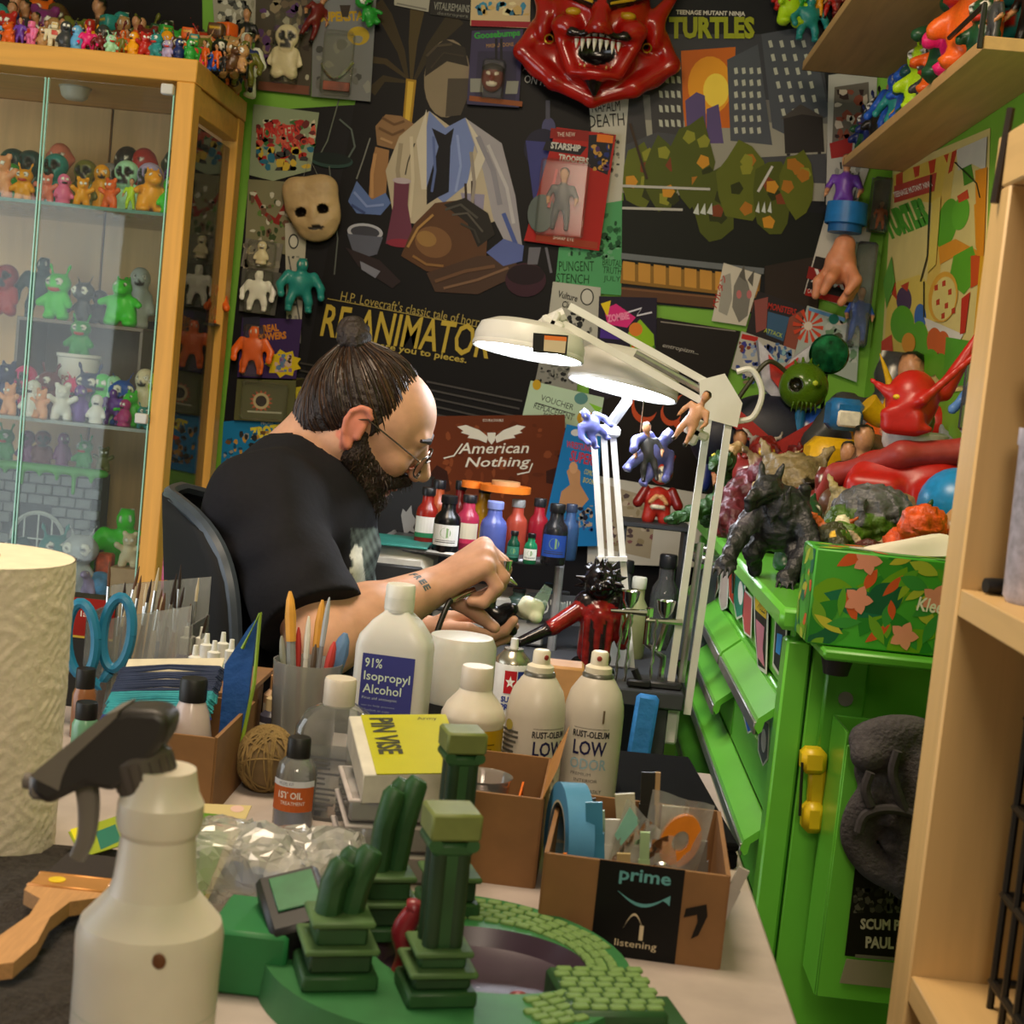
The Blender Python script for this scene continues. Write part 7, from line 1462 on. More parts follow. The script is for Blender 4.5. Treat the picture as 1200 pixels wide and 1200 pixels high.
obj('clamp', mk(box(.03, .04, .09, (0, 0, -.02), .004)), WH, t, P(790, 790, 2.47)-Vector((0, 0, .05)))
obj('neck', tube([top, P(640, 378, 2.47), P(628, 390, 2.47)], [.012, .011, .014], 8), WH, t)
sh = lamp_head(t, P(620, 406, 2.47), .092, (-7, 5), 0)
c = P(645, 403, 2.392)
a = Art(c, step=.00005).sheet([(625, 390), (666, 393), (664, 416), (624, 413)], '#1c1c1a', .001).poly([(638, 393), (664, 395), (662, 414), (637, 411)], '#b8a888').poly([(638, 393), (664, 395), (664, 400), (638, 398)], '#c86a2a'); a.build('warning_label', None, None, t)
t = thing('magnifier_lamp', 'white magnifier desk lamp with lit oval head and slim column', 'lamp', (0, 0, 0))
base, top2 = P(722, 800, 2.62), P(710, 505, 2.62)
for dx0, dx1 in ((-.012, -.022), (.004, -.004), (.03, .012)): obj('arm_bar', bar(base+Vector((dx0, 0, .0)), top2+Vector((dx1, 0, 0)), .011), WH, t)
obj('joint', mk(box(.05, .03, .02, (0, 0, 0), .005)), WH, t, top2); obj('cross_strut', bar(P(700, 655, 2.61), P(735, 655, 2.61), .008), WH, t)
head = P(731, 449, 2.60)
obj('neck', tube([top2, P(735, 470, 2.61), head+Vector((0, 0, .02))], [.01, .01, .012], 8), mat('#8d8f92', .35, .3), t)
lamp_head(t, head, .096, (-8, 8), 0, 1.5)
obj('clamp', mk(box(.04, .05, .05, (0, 0, 0), .004)), WH, t, (base.x, base.y, DESK+.025)); obj('pull_chain', tube([head+Vector((.035, -.06, -.02)), head+Vector((.035, -.06, -.08))], .0012, 5), CHR, t)
# toys hung on the lamps
def hung(nm, lb, px, py, Y, hpx, kind, cn, rx, ry, rz):
    toy(kind, cn, P(px, py, Y), hpx*mpp(Y), rz, lb, nm, None, rx=rx, ry=ry)
hung('hanging_figure', 'blue-violet toy wrestler dangling from the lamp column', 742, 560, 2.56, 75, 'brute', 'periwinkle', 0, 35, 20)
hung('hanging_figure', 'dark grey toy man hanging beside the blue-violet wrestler', 762, 565, 2.56, 70, 'person', 'charcoal', 0, -10, 0)
hung('hanging_figure', 'bare-chested brown toy wrestler riding the lamp elbow', 795, 520, 2.42, 70, 'person', 'flesh', 0, 25, -20)
hung('hanging_figure', 'blue-grey toy holding the lamp column top', 705, 520, 2.58, 50, 'brute', 'periwinkle', 0, -40, 30)
# shelf with red armoured toy
p = at(768, 3.05, .965)
t = thing('small_shelf', 'small grey riser shelf under the red skull toy', 'shelf', (p.x, 3.05, DESK)); obj('board', box(.14, .12, .01, (0, 0, .22), .002), DK, t)
for sx in (-1, 1): obj('leg', box(.008, .1, .215, (sx*.062, 0, .1075), .001), DK, t)
sk_ = [EL((0, 0, .32), (.2, .14, .22)), EL((0, -.02, .76), (.18, .17, .19)), *mirror([RC((.2, 0, .48), (.3, -.05, .28), .07, .08, c=1), RC((.1, 0, .2), (.12, -.02, .06), .1, .1), RC((.12, 0, .9), (.18, .02, 1.02), .05, .02), RC((.04, -.14, .4), (.14, -.13, .3), .03, .02, c=2)]), EL((.01, -.13, .74), (.11, .08, .13), c=3, k=.008), RC((-.08, -.13, .24), (.08, -.13, .24), .025, c=3)]
S = 78*mpp(3.05); tt = thing('red_skull_toy', 'red hooded toy with pale skull face on the riser shelf', 'toy', (p.x, 3.04, DESK+.225)); link('body', sdf_mesh('red_skull', sk_, .022, .03, mirror([EL((.05, -.22, .77), (.035, .04, .04), c=4)]), ['#a8281c', '#7a1612', '#d8a06a', '#d8ccb0', '#120c0a']), mat(vcol=True, rough=.3, noise=.15), tt, None, None, S)
# red and black sculpted figure reaching out
base = at(692, 2.5, DESK); S = 140*mpp(2.5)
t = thing('demon_sculpt', 'glossy red and black demon sculpture with spiky head reaching out', 'sculpture', base)
pr = [RC((0, 0, .2), (.02, 0, .52), .14, .16), EL((.02, 0, .55), (.2, .14, .12)), RC((-.12, -.02, .58), (-.36, -.14, .4), .08, .07), RC((-.36, -.14, .4), (-.62, -.24, .26), .06, .045, c=1), RC((.16, 0, .56), (.24, .02, .3), .08, .06), *[RC((-.08+.05*i, -.12, .5), (-.06+.04*i, -.13, .08), .03, .035, k=.012, c=i % 2) for i in range(5)], RC((-.1, .0, .62), (.14, .02, .64), .1, .1, c=1)]
link('torso', sdf_mesh('demon_torso', pr, .016, .03, (), ['#7a1a18', '#1c1416']), mat(vcol=True, rough=.15, noise=.5, scale=12), t, None, None, S)
rr = random.Random(5); sp = [EL((0, -.02, .8), (.14, .14, .16)), RC((-.08, 0, .62), (.14, .02, .66), .09, .1)]
for i in range(46):
    u_ = rr.uniform(-.3, 1); an = rr.uniform(0, 6.28); q_ = math.sqrt(1-u_*u_); d_ = np.array((q_*math.cos(an), q_*math.sin(an), u_)); c_ = np.array((0, -.02, .8)); sp.append(RC(c_+d_*.12, c_+d_*rr.uniform(.17, .24), .035, .008, k=.006))
link('spiky_head', sdf_mesh('demon_head', sp, .014, .02), mat('#141011', .18, noise=.3), t, None, None, S)
link('plinth', sdf_mesh('demon_base', [EL((0, 0, .05), (.2, .16, .07)), EL((-.1, 0, .08), (.09, .1, .08)), EL((.02, .0, .15), (.14, .12, .1))], .016, .02), mat('#0e0d0f', .25), t, None, None, S)
# jars, cream bottle and airbrush stand
def jar(px, Y, wpx, hpx, body, cap, lb, clear=False): return paint(px, Y, wpx, hpx, body, cap, lb, None, DESK, clear, 'jar')
paint(740, 2.72, 28, 96, '#b9bd86', '#c8c8b8', 'cream coloured bottle behind the airbrush stand', None, DESK, name='squeeze_bottle')
jar(724, 2.85, 30, 100, '#8a9a98', '#1c1c1e', 'grey glass jar with black lid behind the cream bottle', True); jar(772, 2.85, 34, 112, '#8a9a98', '#1c1c1e', 'clear jar with black lid below the red skull toy', True); jar(700, 2.9, 24, 80, '#7a8a88', '#8a8c8e', 'small clear jar behind the demon sculpture', True)
c = at(752, 2.47, DESK); t = thing('airbrush_stand', 'chrome airbrush holder with cups and hanging chains', 'stand', c); s = mpp(2.47)
obj('foot', box(.07, .05, .012, (.03, 0, .006), .003), mat('#2a2b2d', .4), t); obj('post', tube([(.03, 0, .01), (.03, 0, .05), (0, 0, .07), (0, 0, .13)], .006, 8), CHR, t)
for dx, z_ in ((-.035, .14), (.025, .13)):
    obj('airbrush_cup', lathe([(.006, -.012), (.013, .0), (.0155, .014), (.0165, .016), (.0145, .014), (.011, .0)], 18, closed_top=False), CHR, t, (dx, -.01, z_))
    obj('airbrush_body', tube([(dx-.03, -.01, z_-.02), (dx+.03, -.006, z_-.018)], [.003, .006], 8), CHR, t); obj('airbrush_tail', tube([(dx+.005, 0, z_-.02), (dx-.006, 0, z_-.075)], .005, 8), CHR, t)
for dx in (-.045, -.03, .012): obj('chain', tube([(dx, -.012, .115)]+[(dx+.001*math.sin(i*2.1), -.012, .115-i*.01) for i in range(1, 12)], [.0035 if i % 2 else .002 for i in range(12)], 6), mat('#b0aca0', .25, .9), t)
t = thing('dark_clip', 'black spring clip lying on the desk edge', 'clip', at(748, 2.44, DESK)); obj('jaw', box(.04, .02, .012, (0, 0, .008), .003), BLK, t); obj('lever', tube([(0, 0, .012), (-.01, 0, .03)], .006, 8), BLK, t)
t = thing('leaning_sheet', 'dark grey leaning panel between desk jars and chest', 'panel', at(796, 2.75, DESK)); obj('sheet', prism([(-.03, 0), (.05, 0), (.055, .2), (.02, .17)], .006), mat('#4a4f57', .4), t); obj('sheet_edge', bar((.05, -.004, 0), (.055, -.004, .2), .004), mat('#6a6f77', .4), t)
# ================================================================ cluttered table before the camera
t = thing('front_table', 'pale topped table loaded with supplies', 'table', (0, 0, 0))
obj('table_top', box(1.25, 1.35, .03, (-.40, 1.245, DESK-.015), .003), mat('#a89c94', .6, noise=.1, scale=20), t)
for x, y in ((-.98, .62), (.17, .62), (-.98, 1.86), (.17, 1.86)): obj('leg', box(.04, .04, DESK-.03, (x, y, (DESK-.03)/2), .003), mat('#6a5a48', .6), t)
D = DESK
IVORY = mat('#cfc6b8', .38, noise=.04, sss=.08)
# ---- trigger spray bottle
p = atb(176, .93, D, .1); s = mpp(.93)
t = thing('spray_bottle', 'large white spray bottle with grey trigger head and rusty speck', 'bottle', p)
r = .0462
obj('bottle', lathe([(r*.97, 0), (r, .006), (r, .078), (r*1.015, .094), (r*1.015, .104), (r*.97, .112), (r*.8, .121), (.0285, .131), (.0262, .14), (.0238, .168), (.0262, .172), (.0275, .178), (.0272, .19), (.0235, .197), (.0215, .206), (.0205, .212)], 44), mat('#cbc2b4', .35, noise=.03, sss=.1), t, auto=17)
obj('liquid_line', lathe([(r*1.002, .055), (r*1.002, .0565)], 44, closed_top=False, closed_bot=False), mat('#b9b6a6', .4), t)
obj('rust_speck', ell(.0045, .002, .005), mat('#5a3212', .7), t, (.018, -r*.955, .103))
TRM = mat('#2b2726', .45, noise=.06); TRM2 = mat('#6a625c', .45, noise=.06)
def sp(x, y, dy=0): q = P(x, y, .93)-p; return (q.x, q.y+dy, q.z)
hp = [(44, 904), (80, 875), (133, 833), (157, 825), (192, 826), (207, 838), (201, 860), (184, 886), (160, 910), (140, 921), (110, 914), (84, 927), (64, 937), (48, 922)]
hb = MB(); hb.add(prism([(sp(*q)[0], sp(*q)[2]) for q in hp], .034)); ho = obj('trigger_head', hb, TRM, t); bv = ho.modifiers.new('bev', 'BEVEL'); bv.width = .007; bv.segments = 3
pl_ = [(46, 901), (80, 873), (133, 831), (150, 825), (146, 834), (92, 884), (84, 902), (80, 918)]
obj('top_plate', prism([(sp(*q)[0], sp(*q)[2]) for q in pl_], .0356), TRM2, t)
no = obj('nozzle', box(.018, .026, .018, sp(57, 917), .003), TRM2, t); obj('nozzle_tip', lathe([(.005, -.012), (.006, 0)], 14, ax='x'), TRM2, t, sp(50, 917))
hd = obj('neck_collar', lathe([(.0185, .0), (.0195, .003), (.0195, .022), (.016, .026)], 28), mat('#4c443f', .5), t, sp(176, 925), (0, -20, 0))
for q in range(18): 
    an = 6.2832*q/18; obj('collar_rib', box(.001, .001, .016, (.0195*math.cos(an), .0195*math.sin(an), .012)), mat('#3c3531', .5), hd)
pth = smooth_path([sp(100, 912), sp(104, 945), sp(101, 980), sp(90, 1006)]); obj('trigger', tube(pth, [.0066-.0028*i/len(pth) for i in range(len(pth))], 8, flat=1.3), TRM2, t)
# ---- paper towel roll
p = atb(-42, 1.33, D, .14); R = 118*mpp(1.33)
t = thing('paper_towel_roll', 'thick cream quilted paper towel roll standing on end', 'paper towel', p)
b = MB(); n, m_ = 180, 130; v = []
for j in range(m_+1):
    z = .275*j/m_
    for i in range(n):
        a_ = 2*math.pi*i/n; u_ = a_*R; q = math.sin(u_*300+2.2*math.sin(z*110))*math.sin(z*300+2.2*math.sin(u_*110))+.9*math.sin(70*z+3*math.sin(u_*55))*math.sin(u_*60); rr_ = R+.0005*q*(1 if q > 0 else .3)
        v.append((rr_*math.cos(a_), rr_*math.sin(a_), z))
f = [(j*n+i, j*n+(i+1) % n, (j+1)*n+(i+1) % n, (j+1)*n+i) for j in range(m_) for i in range(n)]
b.add((v, f)); TWL = mat('#dcccbc', .9, noise=.03, bump=.2, bscale=120)
obj('sheets', b, TWL, t, auto=0); obj('top_face', lathe([(.022, .2745), (R*.6, .2752), (R*.985, .275)], 48, closed_top=False, closed_bot=False), mat('#dcd3ba', .95, noise=.06, scale=60), t)
obj('core', lathe([(.021, .27), (.0225, .276), (.0225, .02)], 28, closed_top=False), mat('#9a7a52', .8), t)
# ---- dark towel and dark mat
rr = random.Random(4); n = 46; v = []
for j in range(n+1):
    for i in range(n+1):
        x, y = -.78+.48*i/n, .72+.62*j/n; v.append((x, y, .006+.012*abs(math.sin(x*17+3*math.sin(y*9)))*abs(math.sin(y*13+x*5))+rr.uniform(0, .0035)))
f = [(j*(n+1)+i, j*(n+1)+i+1, (j+1)*(n+1)+i+1, (j+1)*(n+1)+i) for j in range(n) for i in range(n)]
o = single('dark_towel', mk((v, f)), mat('#3b3530', 1, noise=.35, scale=220, bump=.8, bscale=500), 'dark brown terry towel spread under the spray bottle', 'towel', (0, 0, D), auto=0)
# ---- flat paint brush
f0 = PZ(84, 1042, D+.03); f1 = PZ(8, 1122, D+.03); dd = (f0-f1).normalized(); c = f0-dd*.028
t = thing('flat_paint_brush', 'wide flat paint brush with copper ferrule lying on the towel', 'brush', (c.x, c.y, D+.03), (0, 0, math.degrees(math.atan2(dd.y, dd.x))))
fp = [(-.14, -.012), (-.1, -.015), (-.05, -.008), (-.015, -.012), (.0, -.03), (.012, -.031), (.012, .031), (.0, .03), (-.015, .012), (-.05, .008), (-.1, .015), (-.14, .012), (-.148, 0)]
obj('handle', prism(fp, .012, 'xy'), mat('#b98a5a', .5, noise=.12, wood='x'), t); fe = obj('ferrule', box(.034, .064, .014, (.028, 0, 0), .002), mat('#d69a5c', .3, .55, noise=.1), t)
for x in (.013, .041): obj('crimp', box(.003, .0645, .0148, (x, 0, 0), .001), mat('#c08448', .35, .5), fe)
obj('sticker_dot', lathe([(.007, 0), (.007, .0006)], 14), mat('#d8b81e', .5), fe, (.026, .012, .0072)); obj('bristles', box(.06, .06, .011, (.074, 0, 0), .004), mat('#2a2320', .9, noise=.4, scale=200, wood='x'), t)
# ---- clear packets, green blister card
t = thing('green_toy_card', 'lime green toy card with orange lettering lying behind the spray bottle', 'card', (0, 0, 0))
a = Art(PZ(230, 1000, D+.03), u=(1, 0, 0), v=(0, .94, .34), nrm=(0, -.34, .94), step=.00006)
a.sheet([(196, 940), (295, 944), (240, 1062), (190, 1062)], '#b8a878', .001).poly([(214, 964), (232, 962), (268, 978), (236, 1060), (192, 1060)], '#6f9a12').text('MONSTER', (234, 964), (278, 973), 9, '#c8552a', bold=.06).poly([(232, 952), (262, 955), (268, 966), (240, 962)], '#4f7a1a').ell(278, 948, 8, 4, '#c8a8a0'); a.build('printed_card', parent=t)
t.location = (0, 0, 0)
t2 = thing('yellow_packet', 'yellow and teal packet poking out beside the trigger', 'packet', (0, 0, 0)); a = Art(PZ(120, 975, D+.03), u=(1, 0, 0), v=(0, .9, .44), nrm=(0, -.44, .9), step=.00006).sheet([(80, 975), (140, 955), (160, 985), (95, 1005)], '#8a9a1e', .001).poly([(82, 972), (105, 965), (110, 978), (88, 985)], '#d8d01e').poly([(112, 975), (135, 966), (142, 985), (118, 996)], '#1f6a5a'); a.build('wrapper', parent=t2)
# plastic bag
rr = random.Random(14); c = PZ(315, 1010, D+.03)
pr = [EL((rr.uniform(-.06, .06), rr.uniform(-.05, .05), rr.uniform(.012, .045)), (.03, .032, rr.uniform(.018, .03))) for _ in range(18)]
v, f, cid = sdf(pr, .0065, .008); v += .004*np.sin(v*130+np.roll(v, 1, 1)*90)+np.random.default_rng(2).normal(0, .0012, v.shape)
me = bpy.data.meshes.new('plastic_bag'); me.from_pydata(v.tolist(), [], f.tolist())
t = thing('plastic_bag', 'crumpled clear plastic bag holding blue bits', 'bag', (c.x, c.y, D)); link('film', me, glass('#f0f0ee', 1.6, .15, .5), t); obj('blue_bits', mk(*[ell(.012, .012, .008, (rr.uniform(-.035, .035), rr.uniform(-.03, .03), .014), 8, 6) for _ in range(7)]), mat('#3a5a9a', .5, noise=.4), t)
# ---- twine ball
c = at(309, 1.62, D); R = 36*mpp(1.62)
t = thing('twine_ball', 'ball of brown twine behind the oil bottle', 'twine', c); obj('core', ell(R*.96, R*.96, R*1.1, (0, 0, R*1.1), 24, 16), mat('#6e5a3c', .9), t)
sb = MB(); rr = random.Random(3)
for q in range(46):
    ax_ = Vector((rr.gauss(0, 1), rr.gauss(0, 1), rr.gauss(0, .35))).normalized(); u_ = ax_.orthogonal().normalized(); w_ = ax_.cross(u_); off = rr.uniform(-.35, .35)
    sb.add(tube([(lambda d_: (d_.x*R, d_.y*R, R*1.1+d_.z*R*1.13))((u_*math.cos(k_)+w_*math.sin(k_))*math.sqrt(1-off*off)+ax_*off) for k_ in [6.2832*i/22 for i in range(23)]], .0011, 4, False))
tag(obj('strands', sb, mat('#80693f', .9, noise=.2), t, auto=0), kind='stuff')
# ---- bottles of the front row
def label_cyl(t, r, items):
    ca = CylArt(r)
    for it in items: getattr(ca, it[0])(*it[1:])
    return ca
p = atb(458, 1.72, D); s = mpp(1.72)
t = thing('alcohol_bottle', 'tall translucent isopropyl alcohol bottle with violet label', 'bottle', p, (0, 0, -6))
hw, hd_ = 45*s, 30*s
obj('bottle', srect_lathe([(hw*.97, hd_*.95, 0), (hw, hd_, .006), (hw, hd_, .16), (hw*.93, hd_*.96, .172), (hw*.62, hd_*.8, .19), (hw*.36, hd_*.52, .2), (hw*.32, hd_*.47, .204)], 40, 4.5), mat('#cac9c4', .32, noise=.02, sss=.1), t)
obj('cap', lathe([(.0165, .2), (.0172, .202), (.0172, .23), (.016, .233)], 32), mat('#dcdcd4', .35), t); obj('cap_ribs', lathe([(.0178, .204), (.0178, .218)], 16, closed_top=False, closed_bot=False), mat('#d6d6ce', .4), t)
class FlatArt(CylArt):
    def __init__(s, y): s.b = MB(); s.k = 1; s.step = .00005; s.o = Vector((0, 0, 0)); s.warp = lambda a, b, k: (a, y-k-.0005, b)
fa = FlatArt(-hd_*1.0); fa.rect(-.031, .0, .031, .153, '#3c3f80', 2)
fa.txt('91%', -.0275, -.007, .137, .011, '#c8d8c8', bold=.01).txt('Isopropyl', -.0275, .027, .119, .0135, '#c8d8c8', bold=.01).txt('Alcohol', -.0275, .018, .107, .0105, '#c8d8c8', bold=.01).txt('First aid antiseptic', -.0275, .014, .099, .004, '#a8b4c0').txt('use to help prevent', -.0275, .012, .091, .003, '#8a94b0').txt('infection in cuts', -.0275, .006, .086, .003, '#8a94b0').txt('16 FL OZ', .0, .014, .01, .005, '#a8b4c0')
fa.make('violet_label', t)
ht = FlatArt(-hd_*.86); ht.txt('KEEP OUT OF REACH', -.024, .026, .186, .003, '#a8a8a0'); 
# clear bottle with white cap
p = atb(393, 1.56, D, .08); s = mpp(1.56); t = thing('clear_bottle', 'squat clear bottle with white cap and printed text', 'bottle', p, (0, 0, -4)); hw, hd_ = 48*s, 32*s
CLR = glass('#eef0f0', 2.2, .03, .16)
obj('bottle', srect_lathe([(hw*.95, hd_*.95, 0), (hw, hd_, .006), (hw, hd_, .072), (hw*1.02, hd_, .082), (hw*.98, hd_*.95, .096), (hw*.75, hd_*.8, .113), (hw*.4, hd_*.6, .121)], 40, 3.5), CLR, t); obj('inner_liquid', srect_lathe([(hw*.92, hd_*.9, .004), (hw*.94, hd_*.94, .068)], 32, 3.5), glass('#e4e8ea', .8, .05, .12), t)
obj('cap', lathe([(.0165, .119), (.0172, .121), (.0172, .146), (.016, .149)], 28), IVORY, t)
fa = FlatArt(-hd_*1.0); rr = random.Random(3)
for i in range(11): fa.rect(-.022, .012+i*.0055, -.022+rr.uniform(.02, .042), .0142+i*.0055, '#6a6c70', 2)
fa.rect(-.024, .006, -.002, .0105, '#4a4c50', 2); fa.make('printed_text', t)
# oil bottle
p = atb(347, 1.50, D, .05); s = mpp(1.50); r = 31*s; t = thing('oil_bottle', 'small clear bottle of oil with black cap and orange label', 'bottle', p, scale=.80)
obj('bottle', lathe([(r*.95, 0), (r, .004), (r, .075), (r*.9, .086), (r*.5, .096)], 28), glass('#e8eef4', 1.8, .03, .22), t); obj('liquid', lathe([(r*.9, .002), (r*.92, .03)], 24), mat('#5a6f98', .3), t); obj('cap', lathe([(r*.56, .092), (r*.58, .094), (r*.56, .118), (r*.5, .12)], 24), BLK, t)
ca = CylArt(r); ca.rect(-r*1.2, .028, r*1.2, .06, '#b0582a', 10).txt('1ST OIL', -.018, .014, .045, .009, '#dcd8d4', bold=.02).txt('TREATMENT', -.014, .018, .037, .0045, '#dcd8d4').rect(-r*1.2, .06, r*1.2, .068, '#c8ccd4', 8).txt('MODEL KIT', -.018, .002, .062, .004, '#4a5068'); ca.make('orange_label', t)
# frosted cup / tub behind
p = atb(534, 1.80, D, .08); s = mpp(1.8); r = 42*s; t = thing('frosted_tub', 'frosted plastic tub with grey printed label behind the alcohol', 'tub', p)
obj('tub', lathe([(r*.94, 0), (r, .01), (r, .08), (r*.98, .09)], 32), mat('#6a6e74', .5, noise=.25, scale=120), t); obj('frosted_lid', lathe([(r*1.0, .086), (r*1.02, .09), (r*1.0, .155), (r*.88, .166), (r*.3, .168)], 32), mat('#c2c2bc', .35, noise=.05, sss=.2), t); obj('dark_band', lathe([(r*1.015, .072), (r*1.02, .086)], 32, closed_top=False, closed_bot=False), mat('#26282a', .4), t)
# yellow bottle with cream cap
p = atb(553, 1.60, D, .1); s = mpp(1.6); r = 37*s; t = thing('yellow_label_bottle', 'cream shouldered bottle with mustard yellow label', 'bottle', p)
obj('bottle', lathe([(r*.95, 0), (r, .004), (r, .108), (r*1.04, .112), (r*1.04, .117), (r*.9, .128), (r*.55, .142), (r*.5, .147)], 32), IVORY, t); obj('cap', lathe([(.0175, .145), (.018, .147), (.0175, .168), (.0165, .17)], 28), IVORY, t)
ca = CylArt(r); ca.band(.006, .106, r, '#b08a16'); rr = random.Random(5)
for i in range(9): ca.rect(.004, .05+i*.005, .028+rr.uniform(-.006, .002), .0515+i*.005, '#6a5210', 4)
ca.make('yellow_label', t)
# spray cans
def can(px, Y, rz, lb, front=True):
    p = atb(px, Y, D, .1); s = mpp(Y); r = 35.5*s; t = thing('spray_can', lb, 'spray can', p, (0, 0, rz), 'large white spray cans')
    obj('can_body', lathe([(r*.96, 0), (r, .005), (r, .118), (r*.97, .13), (r*.85, .145), (r*.62, .157), (r*.5, .162)], 36), mat('#c1b9ae', .34, noise=.03), t)
    obj('collar', lathe([(r*.5, .16), (r*.53, .161), (r*.53, .164), (r*.48, .166)], 28), mat('#6a6862', .35, .5), t)
    n_ = obj('nozzle_cap', lathe([(r*.46, .164), (r*.45, .172), (r*.3, .175), (r*.29, .188), (r*.24, .19)], 24), mat('#d3cbb8', .45, noise=.04), t); obj('paint_dot', ell(.003, .001, .003), mat('#8a2a22', .6), n_, (0, -r*.3, .183))
    ca = CylArt(r)
    ca.txt('RUST-OLEUM', -.021, .021, .098, .0075, '#2c2c30', bold=.03).txt('LOW', -.019, .019, .078, .0165, '#23244a', bold=.02).txt('ODOR', -.021, .021, .062, .0125, '#8fa8b4', bold=.02).txt('PREMIUM', -.019, .004, .055, .0035, '#6a6a68').txt('INTERIOR', -.014, .012, .048, .0035, '#3a3a3a').txt('STAINS EASILY', -.018, .018, .036, .004, '#3a3a3a').rect(-.02, .108, .02, .1085, '#4a4a4a')
    rr = random.Random(2)
    for i in range(17): ca.rect(-.062, .012+i*.0055, -.062+rr.uniform(.018, .026), .0148+i*.0055, '#55544e', 4)
    ca.blob(-.05, .108, .006, .006, '#a89a4a'); ca.make('can_print', t); return t
t = can(694, 1.66, -3, 'white spray can facing forward with violet drip')
obj('drip', tube([(.012, -.0335, .13), (.012, -.0352, .116)], .0012, 5), mat('#5a4a3a', .4), t)
can(626, 1.63, 34, 'white spray can turned away showing its small print')
p = atb(598, 1.95, D, .08); s = mpp(1.95); r = 23*s
t = thing('primer_can', 'small white and red primer spray can without cap', 'spray can', p); obj('can_body', lathe([(r*.97, 0), (r, .004), (r, .108), (r*.9, .113)], 30), mat('#cfd0d2', .3), t)
obj('dome', lathe([(r*.92, .111), (r*.9, .117), (r*.6, .125), (r*.5, .128), (r*.5, .131)], 28), mat('#a8a394', .25, .8), t); obj('spray_button', lathe([(.0055, .13), (.005, .144)], 16), mat('#dcdcd8', .4), t)
ca = CylArt(r); ca.rect(-.008, .075, .008, .105, '#b0242c', 4).rect(.009, .075, .024, .105, '#2a3a86', 4); 
st = [(.0065*math.sin(6.283*i/10)*(1 if i % 2 == 0 else .42), .09+.0085*math.cos(6.283*i/10)*(1 if i % 2 == 0 else .42)) for i in range(10)]; ca.raw(st, [tuple(range(10))], '#e8e8e8')
ca.raw([(x+.0165, y) for x, y in st], [tuple(range(10))], '#e8e8e8'); ca.txt('SURFACE', -.01, .026, .063, .008, '#2a3a86', bold=.04).txt('PRIMER', -.01, .022, .053, .008, '#2a3a86', bold=.04); ca.make('can_print', t)
single('tan_box', mk(box(.05, .05, .15, (0, 0, .075), .003)), mat('#b98a58', .6), 'tan lidded tube between the two large spray cans', 'box', atb(658, 1.78, D, .12))
# ---- glass of brushes
p = atb(357, 1.75, D, .07); s = mpp(1.75)
t = thing('brush_jar', 'cloudy plastic tumbler stuffed with paint brushes', 'cup', p); obj('tumbler', lathe([(.034, 0), (.036, .004), (.042, .125), (.040, .125), (.034, .008)], 30, closed_top=False), glass('#c8c8b8', 1.2, .1, .35), t); obj('stained_base', lathe([(.033, .003), (.035, .03)], 24), mat('#6a6250', .6), t)
BR = [(340, 693, '#c07a1e', .006, '#d89a3a'), (378, 703, '#c07a1e', .005, '#d89a3a'), (386, 700, '#8a8c90', .003, '#b0b4b8'), (362, 722, '#d8d4c8', .0035, '#e0dcd0'), (350, 735, '#9a1f1c', .0035, '#a8302a'), (392, 752, '#a01f20', .005, '#b83a30'), (405, 742, '#c8ccc8', .009, '#5a7aa0'), (330, 745, '#6a7a78', .004, '#8a8a7a'), (370, 755, '#3a3a38', .003, '#5a4a3a')]
for i, (px, py, hc, rr_, tc) in enumerate(BR):
    top = P(px, py, 1.75+.012*math.sin(i*2.2)); b0 = Vector((p.x+(top.x-p.x)*.3, 1.75+(top.y-1.75)*.3, D+.008)); nm = ('orange-brown', 'amber', 'steel grey', 'white-tipped', 'thin red', 'stout crimson', 'white toothbrush-like', 'grey-green', 'dark')[i]
    bt = thing('paint_brush', f'{nm} handled brush standing in the cloudy tumbler', 'brush', b0); d_ = top-b0
    obj('handle', tube([(0, 0, 0), d_*.45, d_*.7], [rr_*.6, rr_, rr_*.9], 8), mat('#8a8c8a' if i < 2 else hc, .4), bt); obj('tip', tube([d_*.7, d_*.85, d_*.95, d_], [rr_, rr_*1.15, rr_*.8, rr_*.3], 8), mat(tc, .5), bt)
